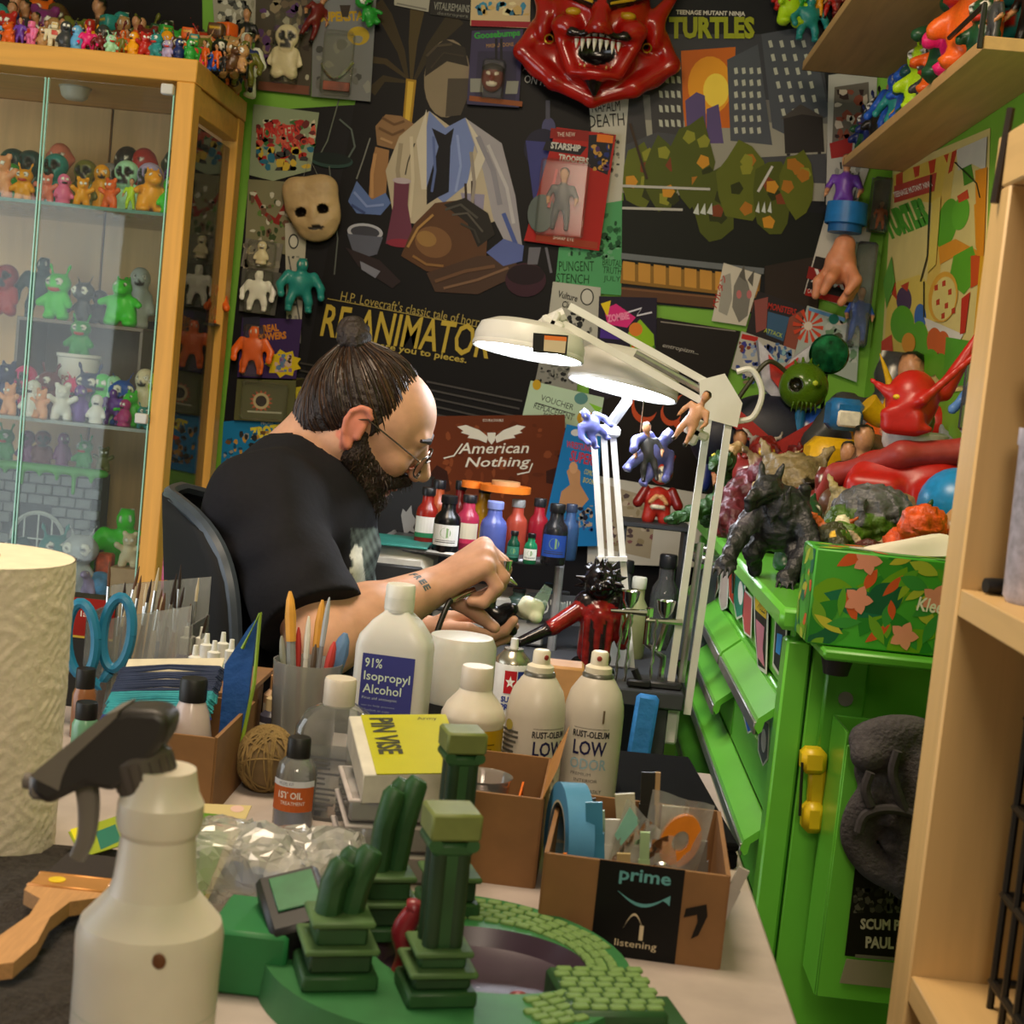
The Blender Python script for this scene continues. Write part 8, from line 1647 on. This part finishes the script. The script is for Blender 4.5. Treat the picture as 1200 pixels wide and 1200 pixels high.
# ---- clear caddy with brushes, scissors
c = at(165, 1.86, D); t = thing('brush_caddy', 'clear plastic caddy packed with fine brushes', 'caddy', (c.x, 1.86, D)); cw_, cd_, ch_ = .13, .09, .165
PL = glass('#eef0ee', 1.3, .06, .22)
for nm, vf in (('front_wall', prism([(-cw_/2, 0), (cw_/2, 0), (cw_/2, .165), (-cw_/2, .13)], .003)),): obj(nm, vf, PL, t, (0, -cd_/2, 0))
obj('rear_wall', prism([(-cw_/2, 0), (cw_/2, 0), (cw_/2, .19), (-cw_/2, .165)], .003), PL, t, (0, cd_/2, 0))
for sx in (-1, 1): obj('side_wall', box(.003, cd_, .14, (sx*cw_/2, 0, .07)), PL, t)
obj('caddy_floor', box(cw_, cd_, .004, (0, 0, .002)), PL, t)
rr = random.Random(8)
for i in range(26):
    x, y = rr.uniform(-.058, .058), rr.uniform(-.035, .035); L_ = rr.uniform(.14, .2); dx, dy = rr.uniform(-.01, .035), rr.uniform(-.01, .01); hc = rr.choice(['#1c1a18', '#5a3a22', '#8a6a48', '#2a2a2c', '#6a4a30', '#3a3a3a', '#a89a80', '#1f4a7a'])
    word = {'#1c1a18': 'black', '#5a3a22': 'brown', '#8a6a48': 'tan', '#2a2a2c': 'charcoal', '#6a4a30': 'chestnut', '#3a3a3a': 'dark grey', '#a89a80': 'beige', '#1f4a7a': 'navy'}[hc]
    bt = thing('fine_brush', f'{word} handled fine brush, {ORD[i]} inserted in the clear caddy', 'brush', (c.x+x, 1.86+y, D+.005), group='fine brushes in the caddy'); q = Vector((dx, dy, L_))
    obj('handle', tube([(0, 0, 0), q*.4, q*.68], [.0015, .003, .0022], 6), mat(hc, .4), bt); obj('ferrule', tube([q*.68, q*.84], [.0023, .002], 6), mat('#c8c8c4', .25, .9), bt); obj('bristle_tip', tube([q*.84, q*.92, q], [.002, .0022, .0005], 6), mat(rr.choice(['#5a3a22', '#c8b89a', '#2a1c14']), .7), bt)
# scissors
c = P(128, 745, 1.84); t = thing('scissors', 'blue looped scissors standing handles up by the caddy', 'scissors', (c.x, 1.80, D)); HB = mat('#1f6f92', .4)
def loop(cx, cz, rx, rz, tl): return tube([(cx+rx*math.cos(a_)*math.cos(tl)-rz*math.sin(a_)*math.sin(tl), 0, cz+rx*math.cos(a_)*math.sin(tl)+rz*math.sin(a_)*math.cos(tl)) for a_ in [6.2832*i/26 for i in range(27)]], .0068, 8, False)
zc = c.z-D
obj('handle_loop', loop(-.022, zc+.0, .018, .045, .1), HB, t); obj('handle_loop', loop(.018, zc+.01, .018, .045, -.05), HB, t, (0, .012, 0)); obj('shank', tube([(-.012, 0, zc-.045), (.008, .004, .05)], [.007, .005], 8), HB, t); obj('shank', tube([(.012, .012, zc-.04), (.0, .01, .05)], [.007, .005], 8), HB, t)
obj('blade', prism([(-.006, .0), (.006, .06), (.014, .06), (.008, 0)], .002), mat('#a8a8a4', .25, .9), t); obj('blade', prism([(.006, .0), (-.006, .06), (.002, .06), (.01, 0)], .002), mat('#a8a8a4', .25, .9), t, (0, .004, 0))
# red/black paint box, jars at left
a0 = at(95, 1.9, D); t = thing('red_top_box', 'black box with a red lettered band beside the towel roll', 'box', (a0.x, 1.92, D)); obj('carton', box(.07, .04, .145, (0, 0, .0725), .002), mat('#16140f', .5), t); fa = FlatArt(-.02); fa.rect(-.035, .095, .035, .145, '#8a2018', 2).txt('layers', -.01, .03, .118, .01, '#d8c8b8').rect(-.035, .092, .035, .095, '#b89a3a', 2); fa.make('front_print', t)
def fatjar(px, Y, wpx, hpx, col, lb):
    s = mpp(Y); r = wpx*s/2; h = hpx*s; t = thing('paint_pot', lb, 'jar', at(px, Y, D)); obj('vessel', lathe([(r*.95, 0), (r, h*.05), (r, h*.62), (r*.8, h*.72)], 22), mat(col, .25, noise=.15, spec=.6), t); obj('lid', lathe([(r*.78, h*.7), (r*.82, h*.72), (r*.82, h*.98), (r*.76, h)], 22), BLK, t)
fatjar(97, 1.66, 32, 72, '#6a9a7a', 'green paint pot with black lid beside the towel roll'); fatjar(95, 1.76, 28, 84, '#8a5a3a', 'brown paint pot behind the green one'); 
# cardboard box with spool card and bottles
CB_ = mat('#7f5a34', .75, noise=.1, scale=30)
def carton(name, lb, x0, x1, y0, y1, z0, h, fl=None, t_=.004, rz=0, mt=None, cat='box'):
    t = thing(name, lb, cat, ((x0+x1)/2, (y0+y1)/2, z0), (0, 0, rz)); w_, d_ = x1-x0, y1-y0; m_ = mt or CB_
    obj('front_side', box(w_, t_, h, (0, -d_/2, h/2)), m_, t); obj('rear_side', box(w_, t_, h, (0, d_/2, h/2)), m_, t)
    for sx in (-1, 1): obj('end_side', box(t_, d_, h, (sx*w_/2, 0, h/2)), m_, t)
    obj('bottom', box(w_, d_, t_, (0, 0, t_/2)), m_, t); return t
l = at(170, 1.5, D).x; r_ = at(245, 1.5, D).x
bx = carton('supply_carton', 'small brown carton of dropper bottles behind the spray bottle', l, r_, 1.5, 1.68, D, .085)
def dropper(px, py_top, Y, hpx, body, lb, cap='#d8d8d0', z=None):
    s = mpp(Y); top = P(px, py_top, Y); h = hpx*s; r = h*.2; t = thing('dropper_bottle', lb, 'bottle', (top.x, top.y, top.z-h), group='dropper paint bottles')
    obj('vessel', lathe([(r*.9, 0), (r, h*.04), (r, h*.52), (r*.6, h*.62)], 18), mat(body, .35, noise=.1), t); obj('cap', lathe([(r*.62, h*.6), (r*.62, h*.84), (r*.3, h*.88), (r*.22, h)], 18), mat(cap, .4), t); return t
# plank of bottles: a little tray so that they stand
tz = D+.085
l = at(185, 1.72, tz).x; r_ = at(290, 1.72, tz).x
o = thing('bottle_tray', 'low card tray carrying dropper bottles behind the thread card', 'tray', ((l+r_)/2, 1.79, D)); obj('tray_floor', box(r_-l, .17, .006, (0, 0, .082)), CB_, o); obj('tray_base', box(r_-l-.02, .15, .079, (0, 0, .0395)), CB_, o)
DR = [(229, 763, 1.72, '#a8202c', 'red'), (243, 745, 1.80, '#8a2a2a', 'rust'), (262, 745, 1.82, '#2a7a78', 'teal'), (251, 762, 1.76, '#4a2028', 'plum'), (218, 752, 1.83, '#2a3a8a', 'blue'), (272, 752, 1.78, '#8a8a84', 'grey'), (236, 755, 1.84, '#b86a5a', 'pink')]
for px, py, Y, c_, w_ in DR:
    top = P(px, py, Y); t = thing('dropper_bottle', f'{w_} dropper bottle with white cap on the card tray', 'bottle', (top.x, top.y, tz), group='dropper paint bottles'); h = max(top.z-tz, .05); r = .0125
    obj('vessel', lathe([(r*.9, 0), (r, .004), (r, h-.04), (r*.6, h-.034)], 18), mat(c_, .35, noise=.1), t); obj('cap', lathe([(r*.62, h-.036), (r*.62, h-.014), (r*.3, h-.012), (r*.22, h)], 18), mat('#d8d8d0', .4), t)
for px, Y, c_, w_, hp_ in ((226, 1.62, '#c8aa9a', 'pink-bottomed clear', 62), ):
    t = thing('lidded_jar', 'pink-bottomed clear jar with black lid in the carton', 'jar', at(217, 1.58, D+.004)); r = .024; obj('vessel', lathe([(r*.9, 0), (r, .006), (r*1.05, .05), (r*.8, .085), (r*.55, .1)], 22), mat('#b8a8a4', .2, noise=.05), t); obj('pink_fill', lathe([(r*1.01, .03), (r*1.06, .05), (r*1.03, .055)], 22, closed_top=False, closed_bot=False), mat('#c8405a', .3), t); obj('lid', lathe([(r*.6, .098), (r*.62, .1), (r*.62, .12), (r*.56, .123)], 22), BLK, t)
# white dropper and labelled bottles right of the blue board
for px, Y, hp_, c_, cap, lb in ((298, 1.66, 62, '#8a8c80', '#d0d0c8', 'grey dropper bottle with white cap beside the tumbler'), (322, 1.85, 90, '#c8a88a', '#c89a6a', 'tan lidded bottle behind the grey dropper'), (316, 1.78, 78, '#3a3a48', '#c8b48a', 'dark bottle with cream cap behind the tumbler'), (335, 1.95, 92, '#4a2a3a', '#c88a7a', 'plum bottle with pink cap behind the tumbler'), (270, 1.9, 80, '#9aa0a0', '#6a8088', 'grey glass jar behind the blue board')):
    s = mpp(Y); h = hp_*s; r = h*.2; t = thing('dropper_bottle', lb, 'bottle', at(px, Y, D)); obj('vessel', lathe([(r*.9, 0), (r, h*.04), (r, h*.6), (r*.6, h*.68)], 18), mat(c_, .35, noise=.1), t); obj('cap', lathe([(r*.62, h*.66), (r*.62, h*.86), (r*.3, h*.9), (r*.22, h)], 18), mat(cap, .4), t)
    ca = CylArt(r); ca.rect(-r, h*.12, r, h*.5, '#c8c4b4', 6).rect(-r*.7, h*.2, r*.5, h*.24, '#4a4a44', 4).rect(-r*.7, h*.3, r*.7, h*.34, '#4a4a44', 4); ca.make('paper_label', t)
# card wound with thread
c = P(192, 815, 1.62); t = thing('thread_card', 'card wound with navy, teal and blue embroidery thread', 'thread', (c.x, c.y, c.z), (38, -8, -6)); obj('card', box(.115, .11, .003, (0, 0, 0), .001), mat('#c8bea4', .7), t)
rr = random.Random(6)
for q, (y0, y1, c_) in enumerate(((.0, .036, '#26304a'), (-.034, .0, '#2f8a92'), (-.055, -.034, '#1f2f86'))):
    b = MB()
    for i in range(16):
        y = y0+(y1-y0)*i/15; w_ = .06+rr.uniform(0, .004); sk_ = rr.uniform(-.003, .003); b.add(tube([(-w_, y, 0), (-w_+.004, y, .006), (0, y+sk_, .0085+rr.uniform(0, .002)), (w_-.004, y, .006), (w_, y, 0), (0, y, -.006), (-w_, y, 0)], .0016, 5, False))
    tag(obj('thread_winding', b, mat(c_, .6, noise=.25), t, auto=0), kind='stuff')
obj('card_prop', bar((0, 0, -.004), (0, .05, -.075), .03, .004), mat('#94632f', .75), t)
# blue taped board standing on edge
c = P(262, 945, 1.62); c.z = D; t = thing('blue_taped_board', 'tall narrow board wrapped in blue masking tape', 'board', c)
pp = [P(x, y, 1.62)-c for x, y in ((247, 940), (266, 938), (290, 830), (303, 722), (292, 735), (264, 778), (258, 850))]
obj('board', prism([(q.x, q.z) for q in pp], .006), mat('#1d4f96', .65, noise=.15, scale=25, bump=.3), t)
q = [P(x, y, 1.614)-c for x, y in ((276, 905), (298, 800), (305, 718), (284, 760))]
obj('green_edge', tube([q[0], q[1], q[2], q[3]], [.0022]*4, 6), mat('#8aa832', .5), t)
# ---- pin vise box on clear cases
c = PZ(452, 985, D); t = thing('clear_case_stack', 'stacked clear plastic cases under the yellow box', 'case', (at(455, 1.42, D).x, 1.42, D), (0, 0, 14)); 
for i, (w_, d_, h_) in enumerate(((.105, .12, .03), (.102, .118, .028), (.1, .115, .024))): z_ = sum((.03, .028, .024)[:i]); cs_ = obj('case', box(w_, d_, h_-.002, (0, 0, z_+h_/2), .003), glass('#e4dede', 1.4, .08, .4), t); obj('case_rim', box(w_+.003, d_+.003, .003, (0, 0, z_+h_-.003), .001), mat('#b8b0ae', .3), cs_)
t = thing('yellow_tool_box', 'bright yellow flat tool box with black lettering', 'box', (at(463, 1.42, D).x, 1.42, D+.081), (13, -3, 16)); bw_, bd_, bh_ = .098, .12, .03
obj('carton', box(bw_, bd_, bh_, (0, 0, bh_/2+.014), .001), mat('#c8c3b8', .5), t); obj('yellow_face', box(bw_-.012, bd_, .001, (.006, 0, bh_+.0145)), mat('#aaa804', .45, noise=.03), t)
tv, tf, _, _ = text2d('PIN VISE', 0, .03); b = MB(); b.add(([(-.03+.024*y-.0, .052-.075*x, bh_+.0156) for x, y in tv], [tuple(reversed(q)) for q in tf])); obj('box_lettering', b, mat('#2c2c10', .5), t, auto=0); b = MB(); tv, tf, _, _ = text2d('Army', 0, 0); b.add(([(.018+.02*x, .045+.008*y, bh_+.0156) for x, y in tv], tf)); obj('maker_lettering', b, mat('#2c2c10', .5), t, auto=0)
# clear cup with pink inside
p = atb(562, 1.46, D, .05); t = thing('clear_cup', 'clear plastic cup with pink residue beside the open carton', 'cup', p, (0, 0, 0)); obj('cup_wall', lathe([(.018, 0), (.02, .003), (.028, .085), (.03, .088), (.027, .085), (.018, .006)], 26, closed_top=False), glass('#efe8e8', 1.3, .05, .25), t); obj('pink_residue', lathe([(.018, .004), (.022, .05)], 22), glass('#e0a0a8', .4, .1, .3), t)
# open carton
l, r_ = at(468, 1.40, D).x, at(628, 1.40, D).x
bx = carton('open_carton', 'open brown carton behind the green playset', l, r_, 1.40, 1.56, D, .088, rz=-2); obj('flap', mk(([(0, -.085, .088), (0, .07, .088), (.016, .085, .125), (.012, -.07, .118)], [(0, 1, 2, 3)])), mat('#a8763c', .75), bx, ((r_-l)/2, 0, 0)); obj('orange_sheet', box(.002, .08, .06, ((r_-l)/2-.025, 0, .04)), mat('#d86a1e', .6), bx)
# ---- carton with printed tape
l, r_ = at(636, 1.25, D).x, at(848, 1.25, D).x
bx = carton('printed_carton', 'brown shipping carton with black printed tape, full of packets', l, r_, 1.25, 1.45, D, .082, rz=-3)
yf = 1.25; w_ = r_-l
fa = FlatArt(-.1-.002); cxm = 0
fa.rect(-.032, .0, .041, .083, '#141313', 2).txt('prime', -.014, .03, .064, .0145, '#5f9a9c', bold=.02)
def arc(x0, x1, zc_, dip, th_, col, fa=fa):
    n_ = 14; up_ = [(x0+(x1-x0)*i/n_, zc_-dip*math.sin(math.pi*i/n_)) for i in range(n_+1)]; lo_ = [(x, z-th_*math.sin(math.pi*min(max(i/n_, .04), .96))) for i, (x, z) in enumerate(up_)]
    fa.raw(up_+lo_, [(i, i+1, n_+2+i, n_+1+i) for i in range(n_)], col)
arc(-.014, .03, .058, .009, .003, '#5f9a9c'); fa.raw([(.024, .0545), (.031, .059), (.031, .05), (.029, .052)], [(0, 1, 2, 3)], '#5f9a9c')
fa.txt('listening', -.012, .024, .008, .008, '#c8b89a'); fa.raw([(.008, .03), (.0115, .03), (.0115, .017), (.008, .017)], [(0, 1, 2, 3)], '#c8b89a')
arc(-.006, .011, .026, -.014, .002, '#c8b89a'); fa.raw([(.045, .05), (.062, .056), (.064, .046), (.058, .028), (.052, .024), (.056, .04), (.055, .046), (.044, .042)], [tuple(range(8))], '#1a1613'); fa.make('tape_print', bx)
# contents
def stick(name, lb, px, Y, py0, py1, col, w_=.008, th=.003, lean=0, m_=None, cat='tool'):
    a0 = at(px, Y, D+.008); a1 = P(px+lean, py0, Y); t = thing(name, lb, cat, a0); obj('shaft', bar((0, 0, 0), (a1-a0)*.72, th, w_), m_ or mat(col, .45), t); obj('end', bar((a1-a0)*.72, a1-a0, th*.9, w_*.85), mat(col, .4), t)
t = thing('blue_tape_roll', 'roll of blue masking tape standing in the printed carton', 'tape', at(666, 1.37, D+.058)); obj('tape_band', lathe([(.038, -.012), (.055, -.012), (.055, .012), (.038, .012), (.038, -.012)], 36, ax='x', closed_top=False, closed_bot=False), mat('#3f7ea6', .6, noise=.06), t, None, (0, 0, 12)); obj('card_core', lathe([(.036, -.012), (.038, -.012), (.038, .012), (.036, .012)], 36, ax='x', closed_top=False, closed_bot=False), mat('#b8a888', .7), t, None, (0, 0, 12))
for nm, lb, px, Y, py, c_, w_, ln in (('craft_knife', 'orange handled craft knife upright in the printed carton', 668, 1.32, 1000, '#d8761a', .014, 0), ('orange_knife', 'red-orange slim knife beside the craft knife', 682, 1.31, 1010, '#c8501e', .01, 0), ('blue_file', 'blue plastic file standing in the printed carton', 698, 1.33, 940, '#3a7fa0', .018, -2), ('green_ruler', 'green plastic ruler standing in the printed carton', 672, 1.36, 925, '#7a9a5a', .012, -4), ('white_tape_edge', 'white plastic disc edge among the packets', 716, 1.34, 960, '#c8c6bc', .016, 2), ('mint_stick', 'pale mint sanding stick among the packets', 752, 1.30, 975, '#9ab88a', .01, 4), ('black_marker', 'black marker with lime tip at the carton rear', 754, 1.42, 905, '#1c1e1a', .016, 6), ('wood_stick', 'thin wooden stick at the carton rear', 765, 1.42, 905, '#a88a60', .006, 6), ('cream_card', 'cream folded card leaning in the printed carton', 740, 1.38, 930, '#b8b49a', .022, -8), ('steel_ruler', 'steel handle poking over the carton end', 832, 1.30, 1018, '#a8a49c', .012, 40)): stick(nm, lb, px, Y, py, 0, c_, w_, .004, ln)
for nm, lb, px, Y, py, c_, w_, ln in (('white_card', 'white printed card upright behind the orange loop', 782, 1.40, 945, '#b9b6aa', .03, 10), ('sanding_sponge', 'grey sanding sponge stick in the carton corner', 812, 1.36, 985, '#6a665e', .024, 4), ('clear_ruler', 'pale green clear ruler beside the blue file', 706, 1.37, 950, '#8fae96', .014, -5), ('yellow_file', 'tan emery stick near the carton front', 728, 1.29, 1000, '#b09a6a', .014, 3), ('dark_file', 'dark metal file behind the blue file', 690, 1.40, 935, '#3a3a3c', .012, 2)): stick(nm, lb, px, Y, py, 0, c_, w_, .004, ln)
def packet(lb, pix, Y, fn=None, tint='#e6e6de'):
    c = P(sum(p[0] for p in pix)/4, sum(p[1] for p in pix)/4, Y); t = thing('clear_packet', lb, 'packet', c); b = MB(); v = [P(x, y, Y)-c for x, y in pix]
    n_ = 7; g = []
    for j in range(n_+1):
        for i in range(n_+1):
            a_, b_ = i/n_, j/n_; q = (v[0]*(1-a_)+v[1]*a_)*(1-b_)+(v[3]*(1-a_)+v[2]*a_)*b_; g.append(tuple(q+Vector((0, .004*math.sin(a_*9+b_*5)+.006*math.sin(math.pi*a_)*math.sin(math.pi*b_), 0))))
    o = obj('film', mk((g, [(j*(n_+1)+i, j*(n_+1)+i+1, (j+1)*(n_+1)+i+1, (j+1)*(n_+1)+i) for j in range(n_) for i in range(n_)])), glass(tint, 2.0, .12, .28), t); return t, c
t, c = packet('clear packet holding a loop of orange tape in the carton', [(765, 925), (838, 945), (815, 1030), (750, 1010)], 1.34)
obj('orange_loop', lathe([(.009, -.004), (.022, -.004), (.022, .004), (.009, .004), (.009, -.004)], 28, ax='y', closed_top=False, closed_bot=False), mat('#d8801a', .5), t, P(797, 985, 1.345)-c, (0, 20, 0), (.8, 1, 1.15))
t, c = packet('clear packet with teal header card in the carton', [(735, 935), (775, 975), (745, 1040), (712, 1010)], 1.32, tint='#d8d8cc'); obj('header_card', prism([((P(x, y, 1.322)-c).x, (P(x, y, 1.322)-c).z) for x, y in ((738, 945), (750, 962), (728, 990), (720, 978))], .001), mat('#7fb8a4', .5), t)
t, c = packet('small crumpled clear packet with metal rings in the carton', [(745, 985), (790, 980), (795, 1032), (725, 1032)], 1.30); obj('metal_ring', lathe([(.008, -.001), (.0105, 0), (.008, .001)], 18, ax='y', closed_top=False, closed_bot=False), CHR, t, (.01, .002, -.012))

# ================================================================ green ruin playset
PG = mat('#234a26', .5, noise=.25, scale=18, bump=.15); PGD = mat('#1a361c', .5, noise=.3, scale=14, bump=.15); PGL = mat('#48663a', .6, noise=.2, scale=25)
pc = PZ(520, 1195, D+.03); PCX, PCY = at(520, 1.12, D).x, 1.135; PH = .028
t = thing('ruin_playset', 'green toy ruin playset with columns and a purple pit', 'playset', (PCX, PCY, D))
RO, RI = .145, .085; n = 56
top = [(RO*math.cos(6.2832*i/n), RO*math.sin(6.2832*i/n)) for i in range(n)]; pit = (.025, .005)
inn = [(pit[0]+RI*math.cos(6.2832*i/n), pit[1]+RI*.78*math.sin(6.2832*i/n)) for i in range(n)]
v = [(x, y, PH) for x, y in top]+[(x, y, PH) for x, y in inn]+[(x*1.02, y*1.02, 0) for x, y in top]
f = [(i, (i+1) % n, n+(i+1) % n, n+i) for i in range(n)]+[(2*n+i, 2*n+(i+1) % n, (i+1) % n, i) for i in range(n)]
obj('round_base', mk((v, f)), mat('#2c6838', .5, noise=.2, scale=20), t, auto=30)
v = []; 
for k_, (sc, z) in enumerate(((1, PH), (.9, PH-.014), (.6, PH-.022), (.02, PH-.024))): v += [(pit[0]+(x-pit[0])*sc, pit[1]+(y-pit[1])*sc, z) for x, y in inn]
obj('pit_bowl', mk((v, [(k_*n+i, k_*n+(i+1) % n, (k_+1)*n+(i+1) % n, (k_+1)*n+i) for k_ in range(3) for i in range(n)])), mat('#3a2c3a', .35, noise=.25, scale=12), t)
# paving stones round the pit
rr = random.Random(11); sm_ = [mk(box(.0125, .0078, .004, (0, 0, 0), .0012)).mesh('paving_stone') for _ in range(1)][0]
sm_.materials.append(mat('#68884a', .65, noise=.25, scale=60)); cnt = 0
for ring in range(7):
    rr_ = RI+.012+ring*.0088
    nn = int(2*math.pi*rr_/.0138)
    for i in range(nn):
        a_ = 6.2832*(i+.5*(ring % 2))/nn
        if not (-1.1 < (a_+math.pi) % 6.2832-math.pi < 2.3): continue
        x, y = pit[0]*.6+rr_*math.cos(a_), pit[1]+rr_*(.86+.02*ring)*math.sin(a_)
        if x*x+y*y > (RO-.008)**2 or cnt > 290: continue
        cnt += 1; o = link('paving_stone', sm_, None, t, (x, y, PH+rr.uniform(.0, .0012))); o.rotation_euler = (0, 0, a_+math.pi/2+rr.uniform(-.05, .05))
def column(px, Y, ptop, broken, tiers, s_, th_=.02):
    b0 = atb(px, Y, D+PH, .04)-Vector(t.location); H_ = P(px, ptop, Y).z-(D+PH)
    rootp = obj('column', mk(box(.056*s_, .056*s_, .012, (0, 0, .006), .002)), PG, t, b0, (0, 0, 18)); z = .012
    for k_ in range(tiers):
        w_ = (.046-.008*k_)*s_; obj('column_tier', box(w_, w_, th_, (0, 0, z+th_/2), .002), PG if k_ % 2 else PGD, rootp); obj('tier_lip', box(w_+.009*s_, w_+.009*s_, .005, (0, 0, z+th_), .0015), PGL, rootp); z += th_+.002
    if broken:
        for dx, dy, dh in ((-.0085, 0, -.004), (.0085, .004, .004), (0, .012, .0)): obj('broken_shaft', tube([(dx*s_, dy*s_, z), (dx*s_*1.1+.003, dy*s_, (z+H_)/2), (dx*s_*1.2+.009, dy*s_, H_-.004+dh), (dx*s_*1.2+.011, dy*s_, H_+dh)], [.0105*s_, .0105*s_, .0105*s_, .008*s_], 9), PG, rootp)
    else:
        for dx in (-.0085, .0085):
            for dy in (-.0085, .0085): obj('shaft', tube([(dx*s_, dy*s_, z), (dx*s_, dy*s_, H_-.026*s_)], .0078*s_, 10), PGD, rootp)
        obj('shaft_core', box(.012*s_, .03*s_, H_-.03*s_-z, (0, 0, z+(H_-.03*s_-z)/2), .001), PG, rootp)
        obj('capital', box(.034*s_, .034*s_, .012*s_, (0, 0, H_-.03*s_), .003), PG, rootp)
        for dx in (-.015, .015): obj('volute', lathe([(.0055*s_, -.018*s_), (.0055*s_, .018*s_)], 12, ax='y'), PG, rootp, (dx*s_, 0, H_-.026*s_))
        obj('capital_slab', box(.041*s_, .041*s_, .022*s_, (0, 0, H_-.011*s_), .002), mat('#66703a', .5, noise=.15), rootp)
column(397, 1.07, 1002, True, 2, 1.0, .017); column(452, 1.17, 918, True, 2, .9, .018); column(515, 1.06, 944, False, 2, .92, .012); column(528, 1.24, 852, False, 1, .85)
# red tentacles
TEN = mat('#7a2028', .35, noise=.2)
for pts, r0 in (([(470, 1160), (478, 1120), (468, 1090), (480, 1065), (470, 1062)], .0125), ([(455, 1195), (450, 1180), (470, 1172)], .008), ([(600, 1195), (604, 1172), (616, 1172), (622, 1195)], .007)):
    q = [Vector((at(x, 1.10, D+PH).x, 1.10, P(x, y, 1.10).z))-Vector(t.location) for x, y in pts]; pth = smooth_path(q, 5); obj('tentacle', tube(pth, [r0*(1-.55*i/len(pth)) for i in range(len(pth))], 10), TEN, t)
# stepped edge pieces on the near side
for i, (px, Y, w_, d_) in enumerate(((705, 1.10, .075, .085), (758, 1.09, .05, .06), (790, 1.08, .03, .05))):
    b0 = at(px, Y, D)-Vector(t.location); hb_ = .031-.009*i; blk = obj('step_block', box(w_, d_, hb_, (0, 0, hb_/2), .003), PG, t, b0, (0, 0, 14))
    if i == 0:
        for a_ in range(5):
            for b_ in range(8):
                o = link('paving_stone', sm_, None, blk, (-w_/2+.009+a_*.0142+(.004 if b_ % 2 else 0), -d_/2+.008+b_*.0098, hb_+rr.uniform(0, .001)))
# green and black blocks beside the playset
c = PZ(318, 1108, D+.04); single('green_block', mk(box(.062, .08, .05, (0, 0, .025), .003)), mat('#1f6a38', .5, noise=.06), 'plain green block between the spray bottle and playset', 'block', (at(290, 1.1, D).x, 1.12, D))
t = thing('black_speaker_box', 'tilted black box with a green top window beside the ruin', 'box', (at(352, 1.14, D).x, 1.14, D+.012), (0, 0, 0)); e = obj('shell', box(.05, .07, .05, (0, 0, .036), .004), mat('#161616', .45), t, None, (18, -14, 20)); obj('window', box(.034, .04, .002, (.002, .006, .062), .0005), mat('#2f6a44', .35, noise=.2), e)

MBK = mat('#0b0b0c', .95, spec=.1); t = thing('dark_filler', 'flat dark filler slab added behind the printed carton', 'case', (.148, 1.70, D), (0, 0, 4)); obj('filler_base', box(.11, .36, .018, (0, 0, .009), .003), MBK, t); obj('filler_lid', box(.11, .36, .01, (0, 0, .023), .003), MBK, t)  # made-up slab added to darken the pale table top here
